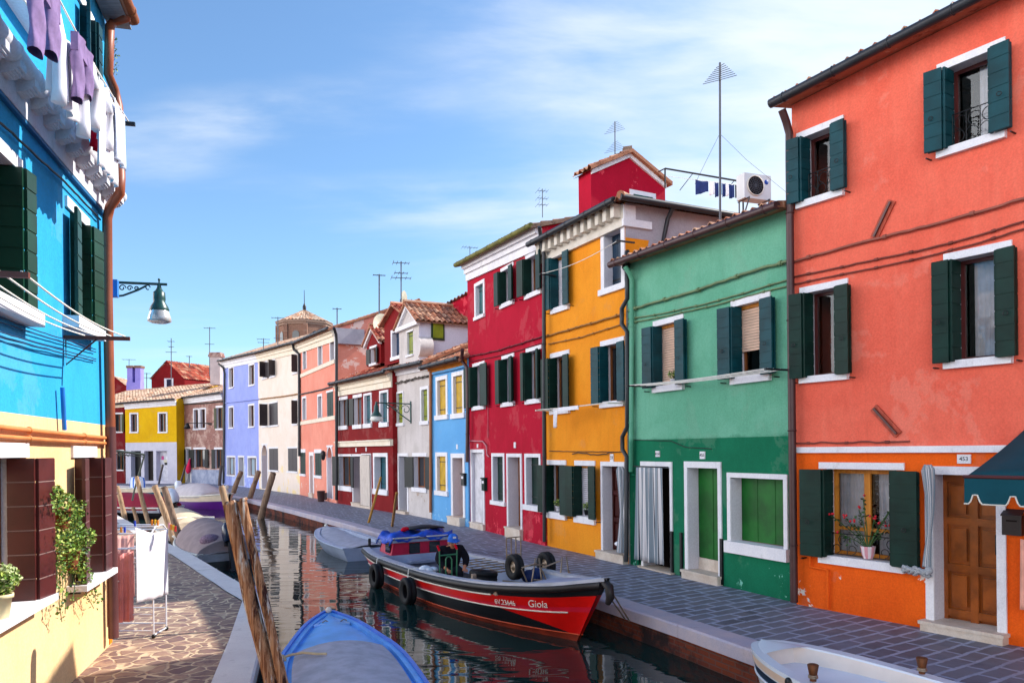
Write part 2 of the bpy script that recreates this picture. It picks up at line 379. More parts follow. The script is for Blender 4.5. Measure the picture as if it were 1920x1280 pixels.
def window(e, F, o, D):
    s0, s1, z0, z1 = o["r"]; w, h = s1 - s0, z1 - z0; t = -o.get("rec", .18)
    fm = o.get("fm", WOODB); b = MB(); fw = o.get("fw", .05)
    door = o.get("typ") in ("door", "arch"); sh = "none" if door else o.get("sh", "bifold"); shm = o.get("shm", GREENSH)
    trim = o.get("trim", WHITE)
    if door:
        dm = o.get("dm", WOODB); dr = -o.get("rec", .28); st = o.get("style", "plank"); dz0 = z0 + o.get("dz", 0)
        F.box(b, s0, s1, dz0, z1, dr - .05, dr)
        if st == "plank":
            n = o.get("n", 2)
            for i in range(n): F.box(b, s0 + w * (i + .02) / n, s0 + w * (i + .98) / n, dz0 + .01, z1 - .01, dr, dr + .02)
        elif st == "panel":
            ca = o.get("cols", 2); ra = o.get("rows", (.05, .36, .68, .97)); fx = .09
            for i in range(ca):
                for j in range(len(ra) - 1):
                    x0 = s0 + w * (i / ca) + w * fx * .7; x1 = s0 + w * ((i + 1) / ca) - w * fx * .7
                    y0 = dz0 + (z1 - dz0) * ra[j] + .05; y1 = dz0 + (z1 - dz0) * ra[j + 1] - .05
                    F.box(b, x0, x1, y0, y1, dr, dr + .008); F.box(b, x0 + .05, x1 - .05, y0 + .05, y1 - .05, dr + .008, dr + .05)
            for i in range(ca + 1):
                c = s0 + w * i / ca; F.box(b, max(s0, c - .05), min(s1, c + .05), dz0, z1, dr, dr + .06)
            for q in ra:
                c = dz0 + (z1 - dz0) * q
                F.box(b, s0, s1, max(dz0, c - .05), min(z1, c + .05), dr, dr + .057)
        d = part("door", b, dm, e)
        if o.get("handle", 1):
            hb = MB(); hx = s1 - .12 * w
            hb.tube([F.P(hx, z0 + .95, dr + .05), F.P(hx, z0 + .95, dr + .12), F.P(hx, z0 + 1.2, dr + .12), F.P(hx, z0 + 1.2, dr + .05)], .012, 6)
            part("handle", hb, IRON, d)
        if o.get("board"):
            bb = MB(); F.box(bb, s0, s1, z0 - .02, dz0, dr - .05, dr + .03); part("kick_board", bb, STEP, d)
    else:
        fill = o.get("fill", "pane")
        F.box(b, s0, s1, z0, z0 + fw, t - .04, t); F.box(b, s0, s1, z1 - fw, z1, t - .04, t)
        F.box(b, s0, s0 + fw, z0 + fw, z1 - fw, t - .04, t); F.box(b, s1 - fw, s1, z0 + fw, z1 - fw, t - .04, t)
        if o.get("mull", 1) and sh != "closed":
            F.box(b, (s0 + s1) / 2 - fw * .7, (s0 + s1) / 2 + fw * .7, z0 + fw, z1 - fw, t - .035, t + .006)
        if o.get("trans"): F.box(b, s0 + fw, s1 - fw, z0 + h * o["trans"], z0 + h * o["trans"] + .05, t - .035, t + .01)
        d = part("window", b, fm, e)
        if sh != "closed":
            pb = MB(); F.quad(pb, [(s0, z0, t - .03), (s1, z0, t - .03), (s1, z1, t - .03), (s0, z1, t - .03)])
            part("pane", pb, GLASS if fill in ("curtain", "blind") else o.get("pm", PANE), d)
        if fill == "curtain":
            for (a, c) in o.get("cur", ((.02, .98),)):
                cb = MB(); rows, uvs = [], []
                for i in range(6):
                    zz = z0 + .03 + (h - .05) * i / 5; row = []
                    for j in range(25):
                        q = a + (c - a) * j / 24; row.append(F.P(s0 + w * q, zz, t - .12 + .02 * math.sin(j * 1.9) * (1 - .3 * i / 5)))
                    rows.append(row)
                cb.grid(rows); part("curtain", cb, o.get("cm", CURTAIN), d)
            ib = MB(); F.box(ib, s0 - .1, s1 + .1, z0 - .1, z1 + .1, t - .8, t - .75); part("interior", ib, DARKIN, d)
        if fill == "blind":
            cb = MB(); zb = z0 + h * o.get("bz", 0); n = max(4, int((z1 - zb) / .05)); bt = t + .05
            for i in range(n):
                zz = zb + (z1 - .06 - zb) * i / n; F.box(cb, s0 + .02, s1 - .02, zz, zz + (z1 - zb) / n * .78, bt - .008, bt + .008)
            F.box(cb, s0 + .01, s1 - .01, z1 - .06, z1, bt - .03, bt + .03, 1)
            part("blind", cb, [o.get("cm", BLIND), WOODO], d)
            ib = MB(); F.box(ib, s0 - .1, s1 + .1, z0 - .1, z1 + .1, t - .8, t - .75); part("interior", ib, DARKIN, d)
    # surround
    jam = o.get("jam", 0); lin = o.get("lin", (.1, .1)); sil = o.get("sill", (.1, .1)); pr = o.get("pr", .028)
    if jam:
        fb = MB(); top = z1 + o.get("top", jam)
        F.box(fb, s0 - jam, s0, z0, z1, -.0, pr); F.box(fb, s1, s1 + jam, z0, z1, 0, pr); F.box(fb, s0 - jam, s1 + jam, z1, top, 0, pr + .002)
        part("surround", fb, trim, d)
    elif lin:
        lb = MB(); F.box(lb, s0 - lin[0], s1 + lin[0], z1, z1 + lin[1], 0, pr); part("lintel", lb, trim, d)
    if door:
        if o.get("step"):
            ov, hh, pj = o["step"]; lb = MB()
            F.box(lb, s0 - ov, s1 + ov, -.02, max(.03, z0 - .04), -.02, pj); F.box(lb, s0 - ov - .02, s1 + ov + .02, max(.03, z0 - .04), z0 + .005, -.4, pj + .02)
            part("doorstep", lb, STEP, d)
    elif sil:
        lb = MB(); F.box(lb, s0 - sil[0], s1 + sil[0], z0 - sil[1], z0 + .004, -.15, sil[2] if len(sil) > 2 else .07); part("sill", lb, trim, d)
    # arch head: the wall fills the corners of the opening
    if o.get("typ") == "arch":
        ab = MB(); r = w / 2; c = (s0 + s1) / 2
        for sg in (-1, 1):
            pts = [(c + sg * r, z1)] + [(c + sg * r * math.cos(a * PI / 16), z1 - r + r * math.sin(a * PI / 16)) for a in range(9)]
            ab.face([F.P(p[0], p[1], .003) for p in pts], 0, pts)
            for q in range(1, 9):
                p0, p1 = pts[q], pts[q + 1]; ab.face([F.P(*p0, .003), F.P(*p1, .003), F.P(*p1, -.26), F.P(*p0, -.26)], 0)
        part("arch_head", ab, o.get("am", WHITE), d)
        tb = MB(); jw = .1
        outer = [(c - r - jw, z0)] + [(c - (r + jw) * math.cos(a * PI / 16), z1 - r + (r + jw) * math.sin(a * PI / 16)) for a in range(17)] + [(c + r + jw, z0)]
        inner = [(c - r, z0)] + [(c - r * math.cos(a * PI / 16), z1 - r + r * math.sin(a * PI / 16)) for a in range(17)] + [(c + r, z0)]
        for i in range(len(outer) - 1):
            q = [outer[i], outer[i + 1], inner[i + 1], inner[i]]
            tb.face([F.P(*p, .035) for p in q]); tb.face([F.P(*outer[i], 0), F.P(*outer[i + 1], 0), F.P(*outer[i + 1], .035), F.P(*outer[i], .035)])
            tb.face([F.P(*inner[i], 0), F.P(*inner[i + 1], 0), F.P(*inner[i + 1], .035), F.P(*inner[i], .035)])
        part("surround", tb, trim, d)
    # shutters
    pn = o.get("pl", 7); rg = o.get("ring")
    def ringk(mb, s, t_):
        if rg: mb.ring(F.P(s, z0 + h * .38, t_ + .02), .026, .005, F.u * .2 + F.n, 12, 1, 5)
    zz0, zz1 = z0 - .02, z1 - .005
    if sh == "bifold":
        wf = o.get("wf", .36) * w; po = o.get("po", .13)
        for sg, sj in ((-1, s0), (1, s1)):
            if o.get("only") and sg != o["only"]: continue
            mb = MB(); k = R.uniform(.0, .05); off = -sg * .022
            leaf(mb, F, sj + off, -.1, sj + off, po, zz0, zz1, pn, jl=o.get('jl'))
            leaf(mb, F, sj, po + .01, sj + sg * wf, po + .01 + k, zz0 - .01, zz1, pn, jl=o.get('jl'))
            leaf(mb, F, sj + sg * .02, po - .055, sj + sg * wf * .96, po - .055 + k * .6, zz0, zz1 - .01, pn) if o.get("tri") else None
            ringk(mb, sj + sg * wf * .55, po + .05)
            mb.tube([F.P(sj + sg * wf, zz0 - .06, po), F.P(sj + sg * wf, zz0 - .06, .0)], .012, 5, 1)
            part("shutter", mb, [shm, IRON, EDGE_GLINT] if o.get("jl") else [shm, IRON], d)
    elif sh == "closed":
        mb = MB(); n = o.get("n", 4); tt = -o.get("rec", .11)
        leaf(mb, F, s0 + .005, tt, s1 - .005, tt, z0 + .01, z1 - .01, n, .035, 0, True)
        if o.get("strap", 1):
            for q in (.16, .84):
                F.box(mb, s0 + .02, s0 + w * .7, z0 + h * q - .015, z0 + h * q + .015, tt + .018, tt + .03, 1)
        part("shutter", mb, [shm, IRON], d)
    elif sh in ("leaves", "leafL", "leafR"):           # each leaf swung open flat against the wall or square to it
        for sg, sj in ((-1, s0), (1, s1)):
            if sh == "leafL" and sg > 0 or sh == "leafR" and sg < 0: continue
            ang = o.get("ang", (20, 75))[0 if sg < 0 else 1]; a = math.radians(ang); wl = o.get("wl", .48) * w
            mb = MB(); leaf(mb, F, sj, .03, sj + sg * wl * math.cos(a), .03 + wl * math.sin(a), zz0, zz1, pn); part("shutter", mb, [shm, IRON], d)
    elif sh == "louvre":
        mb = MB(); tt = -.03
        for k in range(2):
            a = s0 + w / 2 * k + .01; leaf(mb, F, a, tt, a + w / 2 - .02, tt, z0, z1, o.get("pl", 9)); 
        part("shutter", mb, [shm, IRON], d)
    if o.get("guard"):
        mb = MB(); scroll_rail(mb, F, s0 + .04, s1 - .04, z0 + .03, z0 + h * o["guard"], -.05, 0, o.get("gn", 3)); part("window_guard", mb, IRON, d)
    return d

def wall_mesh(F, s0, s1, zt0, zt1, ops, D, pitch, zsplit=None, zb=-.12, rdep=.26, gable=True):
    """slots 0 wall, 1 lower wall, 2 reveals, 3 side walls"""
    mb = MB()
    ztop = lambda s: zt0 + (zt1 - zt0) * (s - s0) / (s1 - s0)
    zc = min(zt0, zt1) - .02
    S = sorted({s0, s1} | {x for o in ops for x in o["r"][:2] if s0 < x < s1})
    Z = sorted({zb, zc} | {z for o in ops for z in o["r"][2:] if zb < z < zc} | ({zsplit} if zsplit else set()))
    for i in range(len(S) - 1):
        for j in range(len(Z) - 1):
            cs, cz = (S[i] + S[i + 1]) / 2, (Z[j] + Z[j + 1]) / 2
            if any(o["r"][0] < cs < o["r"][1] and o["r"][2] < cz < o["r"][3] for o in ops): continue
            F.quad(mb, [(S[i], Z[j]), (S[i + 1], Z[j]), (S[i + 1], Z[j + 1]), (S[i], Z[j + 1])], 1 if zsplit and cz < zsplit else 0)
        F.quad(mb, [(S[i], zc), (S[i + 1], zc), (S[i + 1], ztop(S[i + 1])), (S[i], ztop(S[i]))], 0)
    for o in ops:
        a, b, c, d = o["r"]; q = -rdep if o.get("typ") not in ("door", "arch") else -max(rdep, o.get("rec", .28) + .04)
        for p in (((a, c), (a, d)), ((b, d), (b, c)), ((a, d), (b, d)), ((b, c), (a, c))):
            F.quad(mb, [(*p[0], 0), (*p[1], 0), (*p[1], q), (*p[0], q)], 2)
    for s, z in ((s0, zt0), (s1, zt1)):
        pts = [F.P(s, zb, 0), F.P(s, z, 0)] + ([F.P(s, z + pitch * D / 2, -D / 2)] if gable else []) + [F.P(s, z, -D), F.P(s, zb, -D)]
        mb.face(pts, 3, [(0, zb), (0, z)] + ([(D / 2, z + 1)] if gable else []) + [(D, z), (D, zb)])
    mb.face([F.P(s0, zb, -D), F.P(s1, zb, -D), F.P(s1, zt1, -D), F.P(s0, zt0, -D)], 3)
    return mb

def slant(mb, F, s0, z0, s1, z1, h, t0, t1, m=0):
    a = F.P(s0, z0, t0); mb.box(a, F.P(s1, z1, t0) - a, V((0, 0, h)), F.n * (t1 - t0), m)

def house(label, F, eaveL, eaveR, D, mats, ops, pitch=.36, gut=GUTTER, roofm=TILES, cornice=None, zsplit=None,
          over=.32, rtile=.21, ext=(0, 0), roof="gable", gm=True, name="house", group=None, verge=.12):
    """eaveL / eaveR: survey pixels of the gutter line at the two ends of the facade"""
    s0, s1 = -ext[0], F.L + ext[1]
    if isinstance(eaveL, tuple):
        zl, zr = F.sz(*eaveL, over)[1], F.sz(*eaveR, over)[1]
        k = (zr - zl) / max(.1, F.sz(*eaveR, over)[0] - F.sz(*eaveL, over)[0]); b = zl - k * F.sz(*eaveL, over)[0]
    else: k, b = 0, eaveL
    zt0, zt1 = b + k * s0 + .02, b + k * s1 + .02
    for o in ops: solve(F, o)
    e = thing(name, label, "house", F.P((s0 + s1) / 2, 0, -D / 2), group)
    part("wall", wall_mesh(F, s0, s1, zt0, zt1, ops, D, pitch, zsplit, gable=(roof == "gable")), mats, e)
    for o in ops: window(e, F, o, D)
    rb = MB(); zo = -pitch * over + .07
    a0, a1 = F.P(s0 - verge, zt0 + zo, over + .04), F.P(s1 + verge, zt1 + zo, over + .04)
    if roof == "gable":
        r0, r1 = F.P(s0 - verge, zt0 + pitch * D / 2 + .07, -D / 2), F.P(s1 + verge, zt1 + pitch * D / 2 + .07, -D / 2)
        roof_plane(rb, a0, a1, r0, r1, rtile)
        c0, c1 = F.P(s0 - verge, zt0 + zo, -D - over), F.P(s1 + verge, zt1 + zo, -D - over)
        roof_plane(rb, c0, c1, r0, r1, rtile)
        rb.tube([r0, r0.lerp(r1, .5), r1], .085, 8)
        ub = MB(); dz = V((0, 0, .075))
        for p in ((a0, a1, r1, r0), (c0, c1, r1, r0)): ub.face([q - dz for q in p]); 
        rb.face([q - dz for q in (a0, a1, r1, r0)]); rb.face([q - dz for q in (c0, c1, r1, r0)])
        for p, q in ((a0, r0), (r0, c0), (a1, r1), (r1, c1)): rb.face([p - dz, q - dz, q + dz * .4, p + dz * .4])
    rf = part("roof", rb, roofm, e)
    if gm:
        gb = MB(); g0 = F.P(s0 - verge, zt0 - .02, over + .05); g1 = F.P(s1 + verge, zt1 - .02, over + .05)
        gb.tube([g0, g1], .07, 10); n = max(2, int((s1 - s0) / .8))
        for i in range(n + 1): p = g0.lerp(g1, (i + .3) / (n + .6)); gb.ring(p, .07, .012, F.u, 12, 0, 5)
        part("gutter", gb, gut, e)
    if cornice:
        cm, ch, kind = cornice; cb = MB()
        slant(cb, F, s0, zt0 - ch - .03, s1, zt1 - ch - .03, ch, .0, .06)
        if kind == "dentil":
            slant(cb, F, s0, zt0 - ch - .1, s1, zt1 - ch - .1, .12, .0, .09); n = int((s1 - s0) / .3)
            for i in range(n):
                s = s0 + (s1 - s0) * (i + .3) / n; zz = zt0 + (zt1 - zt0) * (s - s0) / (s1 - s0)
                F.box(cb, s, s + .14, zz - ch * .75, zz - .03, .06, .24)
        else:
            slant(cb, F, s0, zt0 - ch * .62, s1, zt1 - ch * .62, ch * .3, .06, .12); slant(cb, F, s0, zt0 - ch * .33, s1, zt1 - ch * .33, ch * .3, .06, .2)
        part("cornice", cb, cm, e)
    e["_"] = 0; del e["_"]
    return e, (zt0, zt1)

def pipe(e, F, pts, r=.05, m=GUTTER, t=.1, name="drain_pipe"):
    mb = MB(); P3 = []
    for p in pts: P3.append(F.px(p[0], p[1], p[2] if len(p) > 2 else t))
    mb.tube(P3, r, 10)
    for i in range(len(P3) - 1):
        n = int((P3[i + 1] - P3[i]).length / 1.3)
        for k in range(n): mb.ring(P3[i].lerp(P3[i + 1], (k + .5) / n), r, .012, (P3[i + 1] - P3[i]), 12, 0, 5)
    return part(name, mb, m, e)
def cable(e, F, pts, r=.012, m=CABLE, t=.05, wob=.006, knots=0):
    mb = MB(); P3 = [F.px(p[0], p[1], t) for p in pts]; Q = []
    for i in range(len(P3) - 1):
        n = max(2, int((P3[i + 1] - P3[i]).length / .12))
        for k in range(n): Q.append(P3[i].lerp(P3[i + 1], k / n) + V((0, 0, R.uniform(-wob, wob))) + F.n * R.uniform(0, wob))
    Q.append(P3[-1]); mb.tube(Q, r, 6)
    if knots:
        for k in range(2, len(Q) - 1, knots): mb.tube([Q[k], Q[k] + (Q[k + 1] - Q[k]) * .4], r * 1.7, 6)
    return part("wall_cable", mb, m, e)
def plate(e, F, x, y, w, h, txt=None):
    s, z = F.sz(x, y); mb = MB(); F.box(mb, s - w / 2, s + w / 2, z - h / 2, z + h / 2, 0, .02)
    p = part("number_plate", mb, WHITE, e)
    if txt: lettering(txt, h * .62, F.P(s, z, .022), F.u, V((0, 0, 1)), IRON, p)
    return p
# ------------------------------------------------------------------ right bank row, near to far
ROW = "painted houses along the far pavement"
def ST(n, a, b, **k): return M_stucco(n, C(*a), C(*b), **k)
PLAST = C(226, 216, 206)

# coral house
Fc = Fac((1494, 1132), (1885, 1206))
coral = ST("coral_render", (232, 108, 86), (224, 92, 72), peel=(PLAST, .69, 5.5, 2.6), streak=.3, c3=C(236, 138, 116))
orange = ST("orange_render", (236, 96, 20), (222, 80, 14), peel=(PLAST, .635, 1.6, 1.9), streak=.3, c3=C(190, 70, 14))
kw = dict(lin=(.12, .1), sill=(.12, .1), shm=TEALSH, pl=6, ring=1, fill="curtain", cur=((.45, .98),), fm=BROWNSH, mull=0, tri=1)
ops = [W(1508, 1570, 246, 368, guard=.42, **kw), W(1776, 1868, 111, 265, guard=.42, **kw),
       W(1514, 1578, 543, 703, **dict(kw, shm=GREENSH, pl=7)), W(1789, 1880, 478, 672, **dict(kw, shm=GREENSH, pl=7, cur=((.2, .98),))),
       W(1551, 1682, 879.5, 1048, lin=(.12, .1), sill=(.12, .12), shm=GREENSH, pl=7, ring=1, fill="curtain", cur=((.02, .42), (.6, .98)), fm=WOODO, fw=.07, trans=.3, tri=1, guard=.26, gn=4, wf=.34),
       W(1752, 1870, 890, 1173, typ="door", jam=.11, style="panel", dm=M_paint("chestnut_door_wood", C(138, 70, 20), .28, .3, 4, .5), step=(.12, .12, .16), rec=.3)]
eC, ztC = house("tall coral house with orange ground floor, door 453 and green bifold shutters", Fc, (1456, 193), (1830, 0), 7, [coral, orange, REVEAL, coral], ops, .2,
                GUTTER, TILES, None, zsplit=Fc.sz(1700, 842)[1], ext=(0, 6.5), group=ROW)
mb = MB(); s, z = Fc.sz(1700, 842); Fc.box(mb, .02, Fc.L + 6.5, z - .045, z + .045, -.01, .06); part("string_course", mb, WHITE, eC)
for (x, y, a) in ((1657, 412, 60), (1662.5, 789, -48)):
    s, z = Fc.sz(x, y); a = math.radians(a); mb = MB(); d = Fc.u * math.cos(a) + V((0, 0, math.sin(a))); p = V((0, 0, math.cos(a))) - Fc.u * math.sin(a)
    mb.box(Fc.P(s, z) - d * .27 - p * .06, d * .54, p * .12, Fc.n * .03, 0); mb.box(Fc.P(s, z, .03) - d * .25 - p * .015, d * .5, p * .03, Fc.n * .03, 1)
    part("anchor_plate", mb, [M_wood("anchor_wood_%d" % y, C(150, 62, 44), C(190, 84, 62)), BROWNSH], eC)
cable(eC, Fc, [(1484, 492), (1560, 470), (1640, 448), (1740, 423), (1840, 396), (1960, 360)], .02, M_paint("pinkish_cable", C(150, 84, 70), .7), .04, .008, 9)
for dy, r in ((0, .013), (14, .012)): cable(eC, Fc, [(1484, 520 + dy), (1560, 504 + dy), (1640, 487 + dy * 1.1), (1740, 466 + dy), (1840, 440 + dy), (1960, 402 + dy)], r, M_paint("red_cable", C(120, 58, 48), .7), .03, .004, 4)
cable(eC, Fc, [(1488, 832), (1540, 829), (1600, 829), (1660, 828), (1706, 827)], .012, M_paint("red_cable_b", C(120, 58, 48), .7), .04, .012, 5)
pipe(eC, Fc, [(1466, 206, .3), (1474, 228, .2), (1480, 250), (1480, 300), (1484, 700), (1489, 1128)], .062, BGUTTER, .11)
pipe(eC, Fc, [(1519, 1038), (1519, 1062), (1552, 1068), (1552, 1140)], .022, orange, .04, "wall_pipe")
plate(eC, Fc, 1808.5, 860, .17, .12, "453")

# green house
Fg = Fac((1182, 1057), (1487, 1128))
green = ST("pale_green_render", (110, 174, 146), (88, 156, 126), streak=.35, c3=C(66, 140, 112), band=(C(14, 110, 78), C(10, 98, 68), Fg.sz(1330, 821)[1]))
dgreen = ST("emerald_render", (14, 110, 78), (10, 98, 68), peel=(C(120, 190, 170), .64, 1.2, 4), streak=.25, c3=C(30, 124, 92))
VGREEN = M_paint("vivid_green_boards", C(6, 90, 24), .5, .3, 2.5, .3, chips=(C(150, 170, 140), 7, .76))
kw = dict(lin=(.1, .11), sill=(.1, .12), shm=TEALSH, pl=7, ring=1, fill="blind", mull=0, tri=1)
ops = [W(1232, 1277, 606, 722, **kw), W(1380, 1438, 567.5, 704, **dict(kw, bz=.36)),
       W(1207, 1258, 876, 1066, typ="door", jam=.07, top=.12, dm=DARKIN, style="plank", step=(.1, .1, .1), rec=.3, handle=0),
       W(1291, 1348, 877, 1073, typ="door", jam=.09, top=.12, dm=VGREEN, style="plank", n=2, dz=.22, board=1, step=(.08, .1, .12), rec=.26, handle=0),
       W(1371.5, 1471, 896.5, 1021, jam=.085, sh="closed", shm=VGREEN, n=3, strap=0, sill=(.11, .2, .09), rec=.24)]
eG, ztG = house("green house with emerald ground floor and two shuttered windows above a double clothes line", Fg, (1172, 488), (1478, 380), 5, [green, dgreen, REVEAL, green], ops, .14,
                BGUTTER, TILES, None, zsplit=Fg.sz(1330, 821)[1], group=ROW)
plate(eG, Fg, 1234, 850.5, .13, .12, "455A"); plate(eG, Fg, 1318, 853, .14, .14, "455")
for x in (1197, 1261.5, 1279, 1354.5):
    s, z = Fg.sz(x, 1040); mb = MB(); Fg.box(mb, s - .03, s + .03, .02, .85, 0, .04); part("flood_rail", mb, IRON, eG)
pipe(eG, Fg, [(1172, 500, .3), (1180, 512, .2), (1185, 525), (1184, 700), (1183, 884)], .05, green, .09)
pipe(eG, Fg, [(1184, 890), (1196, 891), (1196, 1060)], .025, dgreen, .05, "wall_pipe")
GC = M_paint("green_cable", C(108, 128, 92), .7)
cable(eG, Fg, [(1178, 582), (1230, 566), (1300, 546), (1370, 522), (1430, 502), (1484, 488)], .026, GC, .05, .01, 8)
cable(eG, Fg, [(1178, 598), (1240, 588), (1320, 570), (1400, 548), (1484, 522)], .014, GC, .03, .004, 5)
cable(eG, Fg, [(1178, 606), (1260, 590), (1340, 572), (1420, 550), (1484, 534)], .014, GC, .03, .004, 6)
cable(eG, Fg, [(1187, 824), (1258, 826), (1285, 838), (1334, 841)], .007, IRON, .02, .003)

# ochre house
Fy = Fac((1023, 1022), (1179, 1057))
ochre = ST("ochre_render", (236, 148, 34), (226, 132, 22), peel=(C(214, 190, 160), .68, 1.5, 3), streak=.35, c3=C(186, 112, 24))
grey = ST("grey_bare_render", (176, 170, 178), (150, 146, 154), streak=.5)
kw = dict(lin=(.1, .12), sill=(.1, .13), shm=TEALSH, pl=8, fill="pane", wf=.4)
ops = [W(1039, 1064, 478, 575, **dict(kw, fill="blind", cm=CURTAIN)), W(1134, 1166, 434, 537, jam=.13, sh="closed", shm=M_paint("navy_boards", C(22, 48, 70), .4, .2), n=3, sill=(.2, .13), rec=.22),
       W(1037, 1065, 668, 766, **dict(kw, shm=GREENSH)), W(1132, 1167, 645, 752, **kw),
       W(1031, 1059, 871, 960, **dict(kw, shm=GREENSH, sill=(.1, .16))), W(1083, 1113, 872.5, 968, **dict(kw, shm=GREENSH, sill=(.1, .16), fill="blind", cm=CURTAIN)),
       W(1131.5, 1170, 873.5, 1035, typ="door", jam=.07, top=.1, dm=M_paint("mahogany_door", C(70, 22, 16), .35), style="panel", step=(.14, .2, .14), rec=.3)]
eY, ztY = house("ochre yellow house with dentilled white cornice and hipped tile roof", Fy, (1012, 449), (1177, 363), 5.5, [ochre, ochre, REVEAL, grey], ops, .34,
                GUTTER, TILES, (M_stone("beige_dentil_stone", C(206, 196, 182), C(222, 214, 204), 3, .75, 50), .42, "dentil"), group=ROW, roof="hip")
rb = MB(); L = Fy.L; z = sum(ztY) / 2; o_ = .36; zo = -.34 * .32 + .07; rz = z + .34 * L / 2 + .07
roof_plane(rb, Fy.P(-.1, ztY[0] + zo, o_), Fy.P(L + o_, ztY[1] + zo, o_), Fy.P(L / 2 - .1, rz, -L / 2), Fy.P(L / 2 + .1, rz, -L / 2))
roof_plane(rb, Fy.P(L + o_, ztY[1] + zo, o_), Fy.P(L + o_, ztY[1] + zo, -5.6), Fy.P(L / 2, rz, -L / 2), Fy.P(L / 2, rz, -5.6))
roof_plane(rb, Fy.P(-.1, ztY[0] + zo, -5.6), Fy.P(-.1, ztY[0] + zo, o_), Fy.P(L / 2, rz, -5.6), Fy.P(L / 2, rz, -L / 2))
for q in ((L + o_, ztY[1]),): rb.tube([Fy.P(q[0], q[1] + zo + .05, o_), Fy.P(L / 2, rz + .04, -L / 2), Fy.P(L / 2, rz + .04, -5.6)], .09, 8)
part("roof", rb, TILES, eY)
gb = MB(); gb.tube([Fy.P(L + .34, ztY[1] - .02, .36), Fy.P(L + .34, ztY[1] - .02, -5.4)], .07, 10); part("gutter", gb, GUTTER, eY)
cb = MB(); cb.box(Fy.P(L, ztY[1] - .52, .09), Fy.u * .07, V((0, 0, .16)), Fy.n * -.75); cb.box(Fy.P(L + .002, ztY[1] - .36, .06), Fy.u * .05, V((0, 0, .3)), Fy.n * -.3); part("cornice_return", cb, WHITE, eY)
cb = MB(); pts = [(0, 0), (-.62, .0), (-.55, -.3), (-.42, -.62), (-.46, -1.1), (0, -1.15)]
cb.face([Fy.P(L + .004, ztY[1] - .75 + p[1], p[0]) for p in pts]); part("corner_patch", cb, ochre, eY)
s_, z_ = Fy.sz(1184, 400)
mb = MB(); mb.tube([Fy.P(L + .3, ztY[1] - .06, -1.05), Fy.P(L + .12, ztY[1] - .25, -1.05), Fy.P(L + .09, ztY[1] - .9, -.9), Fy.P(L + .09, ztY[1] - 1.3, -.2), Fy.P(L + .08, ztY[1] - 1.45, .1)], .05, 8)
mb.tube([Fy.P(L + .08, ztY[1] - 1.45, .1), Fy.px(1176, 470, .12), Fy.px(1176, 560, .12), Fy.px(1166, 578, .12), Fy.px(1166, 608, .12), Fy.px(1176, 622, .12), Fy.px(1176, 800, .12), Fy.px(1167, 818, .12), Fy.px(1167, 842, .12), Fy.px(1175, 856, .12), Fy.px(1174, 1052, .12)], .05, 8); part("drain_pipe", mb, GUTTER, eY)
plate(eY, Fy, 1148, 858, .13, .18, "59")
YC = M_paint("ochre_cable", C(150, 104, 50), .7)
cable(eY, Fy, [(1018, 632), (1080, 614), (1130, 600), (1168, 588)], .022, YC, .05, .008, 8); cable(eY, Fy, [(1028, 645), (1090, 632), (1168, 607)], .014, YC, .04, .004, 5)
cable(eY, Fy, [(1030, 845), (1070, 846), (1168, 847)], .009, IRON, .03, .004); cable(eY, Fy, [(1074, 852), (1090, 848), (1120, 853), (1150, 847)], .012, IRON, .04, .02)

# crimson house
Fr = Fac((881, 987), (1022.5, 1023))
crim = ST("crimson_render", (176, 8, 44), (158, 4, 34), peel=(C(206, 60, 76), .56, 3.3, 1.1), streak=.3, c3=C(196, 34, 62))
kw = dict(lin=(.08, .1), sill=(.1, .12), shm=GREENSH, pl=1, fill="pane", pm=M_pane("hazy_pane", C(120, 124, 140)))
TEALC = M_paint("faded_teal_boards", C(20, 86, 88), .45, .2)
ops = [W(893, 907, 534, 592, jam=.11, sh="closed", shm=TEALC, n=2, sill=(.12, .1), rec=.12), W(942, 962, 504, 567, **kw), W(989, 1014, 479, 548, **kw),
       W(889, 908, 685, 761, **dict(kw, wf=.62)), W(944, 963, 671, 754, **kw), W(990, 1014, 657, 748, **dict(kw, wf=.2)),
       W(886, 907, 848, 980, typ="door", jam=.1, dm=M_paint("white_door_panel", C(205, 202, 208), .6), style="plank", n=1, step=(.1, .2, .08), rec=.1, handle=0),
       W(925.5, 944.5, 855.5, 939, jam=.1, sh="closed", shm=GREENSH, n=2, sill=(.16, .12), rec=.15), W(954, 977, 856.5, 989, typ="door", jam=.1, dm=WOODB, style="plank", step=(.1, .25, .1), rec=.32),
       W(988, 1012, 857, 947, jam=.1, sh="closed", shm=GREENSH, n=2, sill=(.18, .14), rec=.16)]
eR, ztR = house("crimson house with a broad white cornice and six upper windows", Fr, (862, 494), (1012, 416), 7, [crim, crim, REVEAL, crim], ops, .27,
                M_paint("mossy_gutter", C(104, 100, 40), .7, .3), TILES_DARK, (WHITE, .52, "band"), group=ROW, rtile=.22)
plate(eR, Fr, 896, 835.5, .1, .12); plate(eR, Fr, 966, 834, .12, .16)
RC = M_paint("crimson_cable", C(104, 14, 32), .7)
cable(eR, Fr, [(881, 668), (930, 658), (980, 643), (1018, 630)], .02, RC, .04, .01, 6); cable(eR, Fr, [(881, 678), (930, 668), (980, 655), (1018, 642)], .012, RC, .03, .005)
cable(eR, Fr, [(915, 690), (915, 820)], .012, M_paint("pale_wire", C(170, 90, 100), .7), .03, .002)
cable(eR, Fr, [(878, 826), (905, 827), (912, 836), (913, 852), (917, 856)], .022, M_paint("pale_pipe", C(190, 120, 130), .6), .05, .002)
pipe(eR, Fr, [(1011, 425, .3), (1016, 455, .15), (1020, 480), (1020, 700), (1021, 1015)], .05, GUTTER, .1)

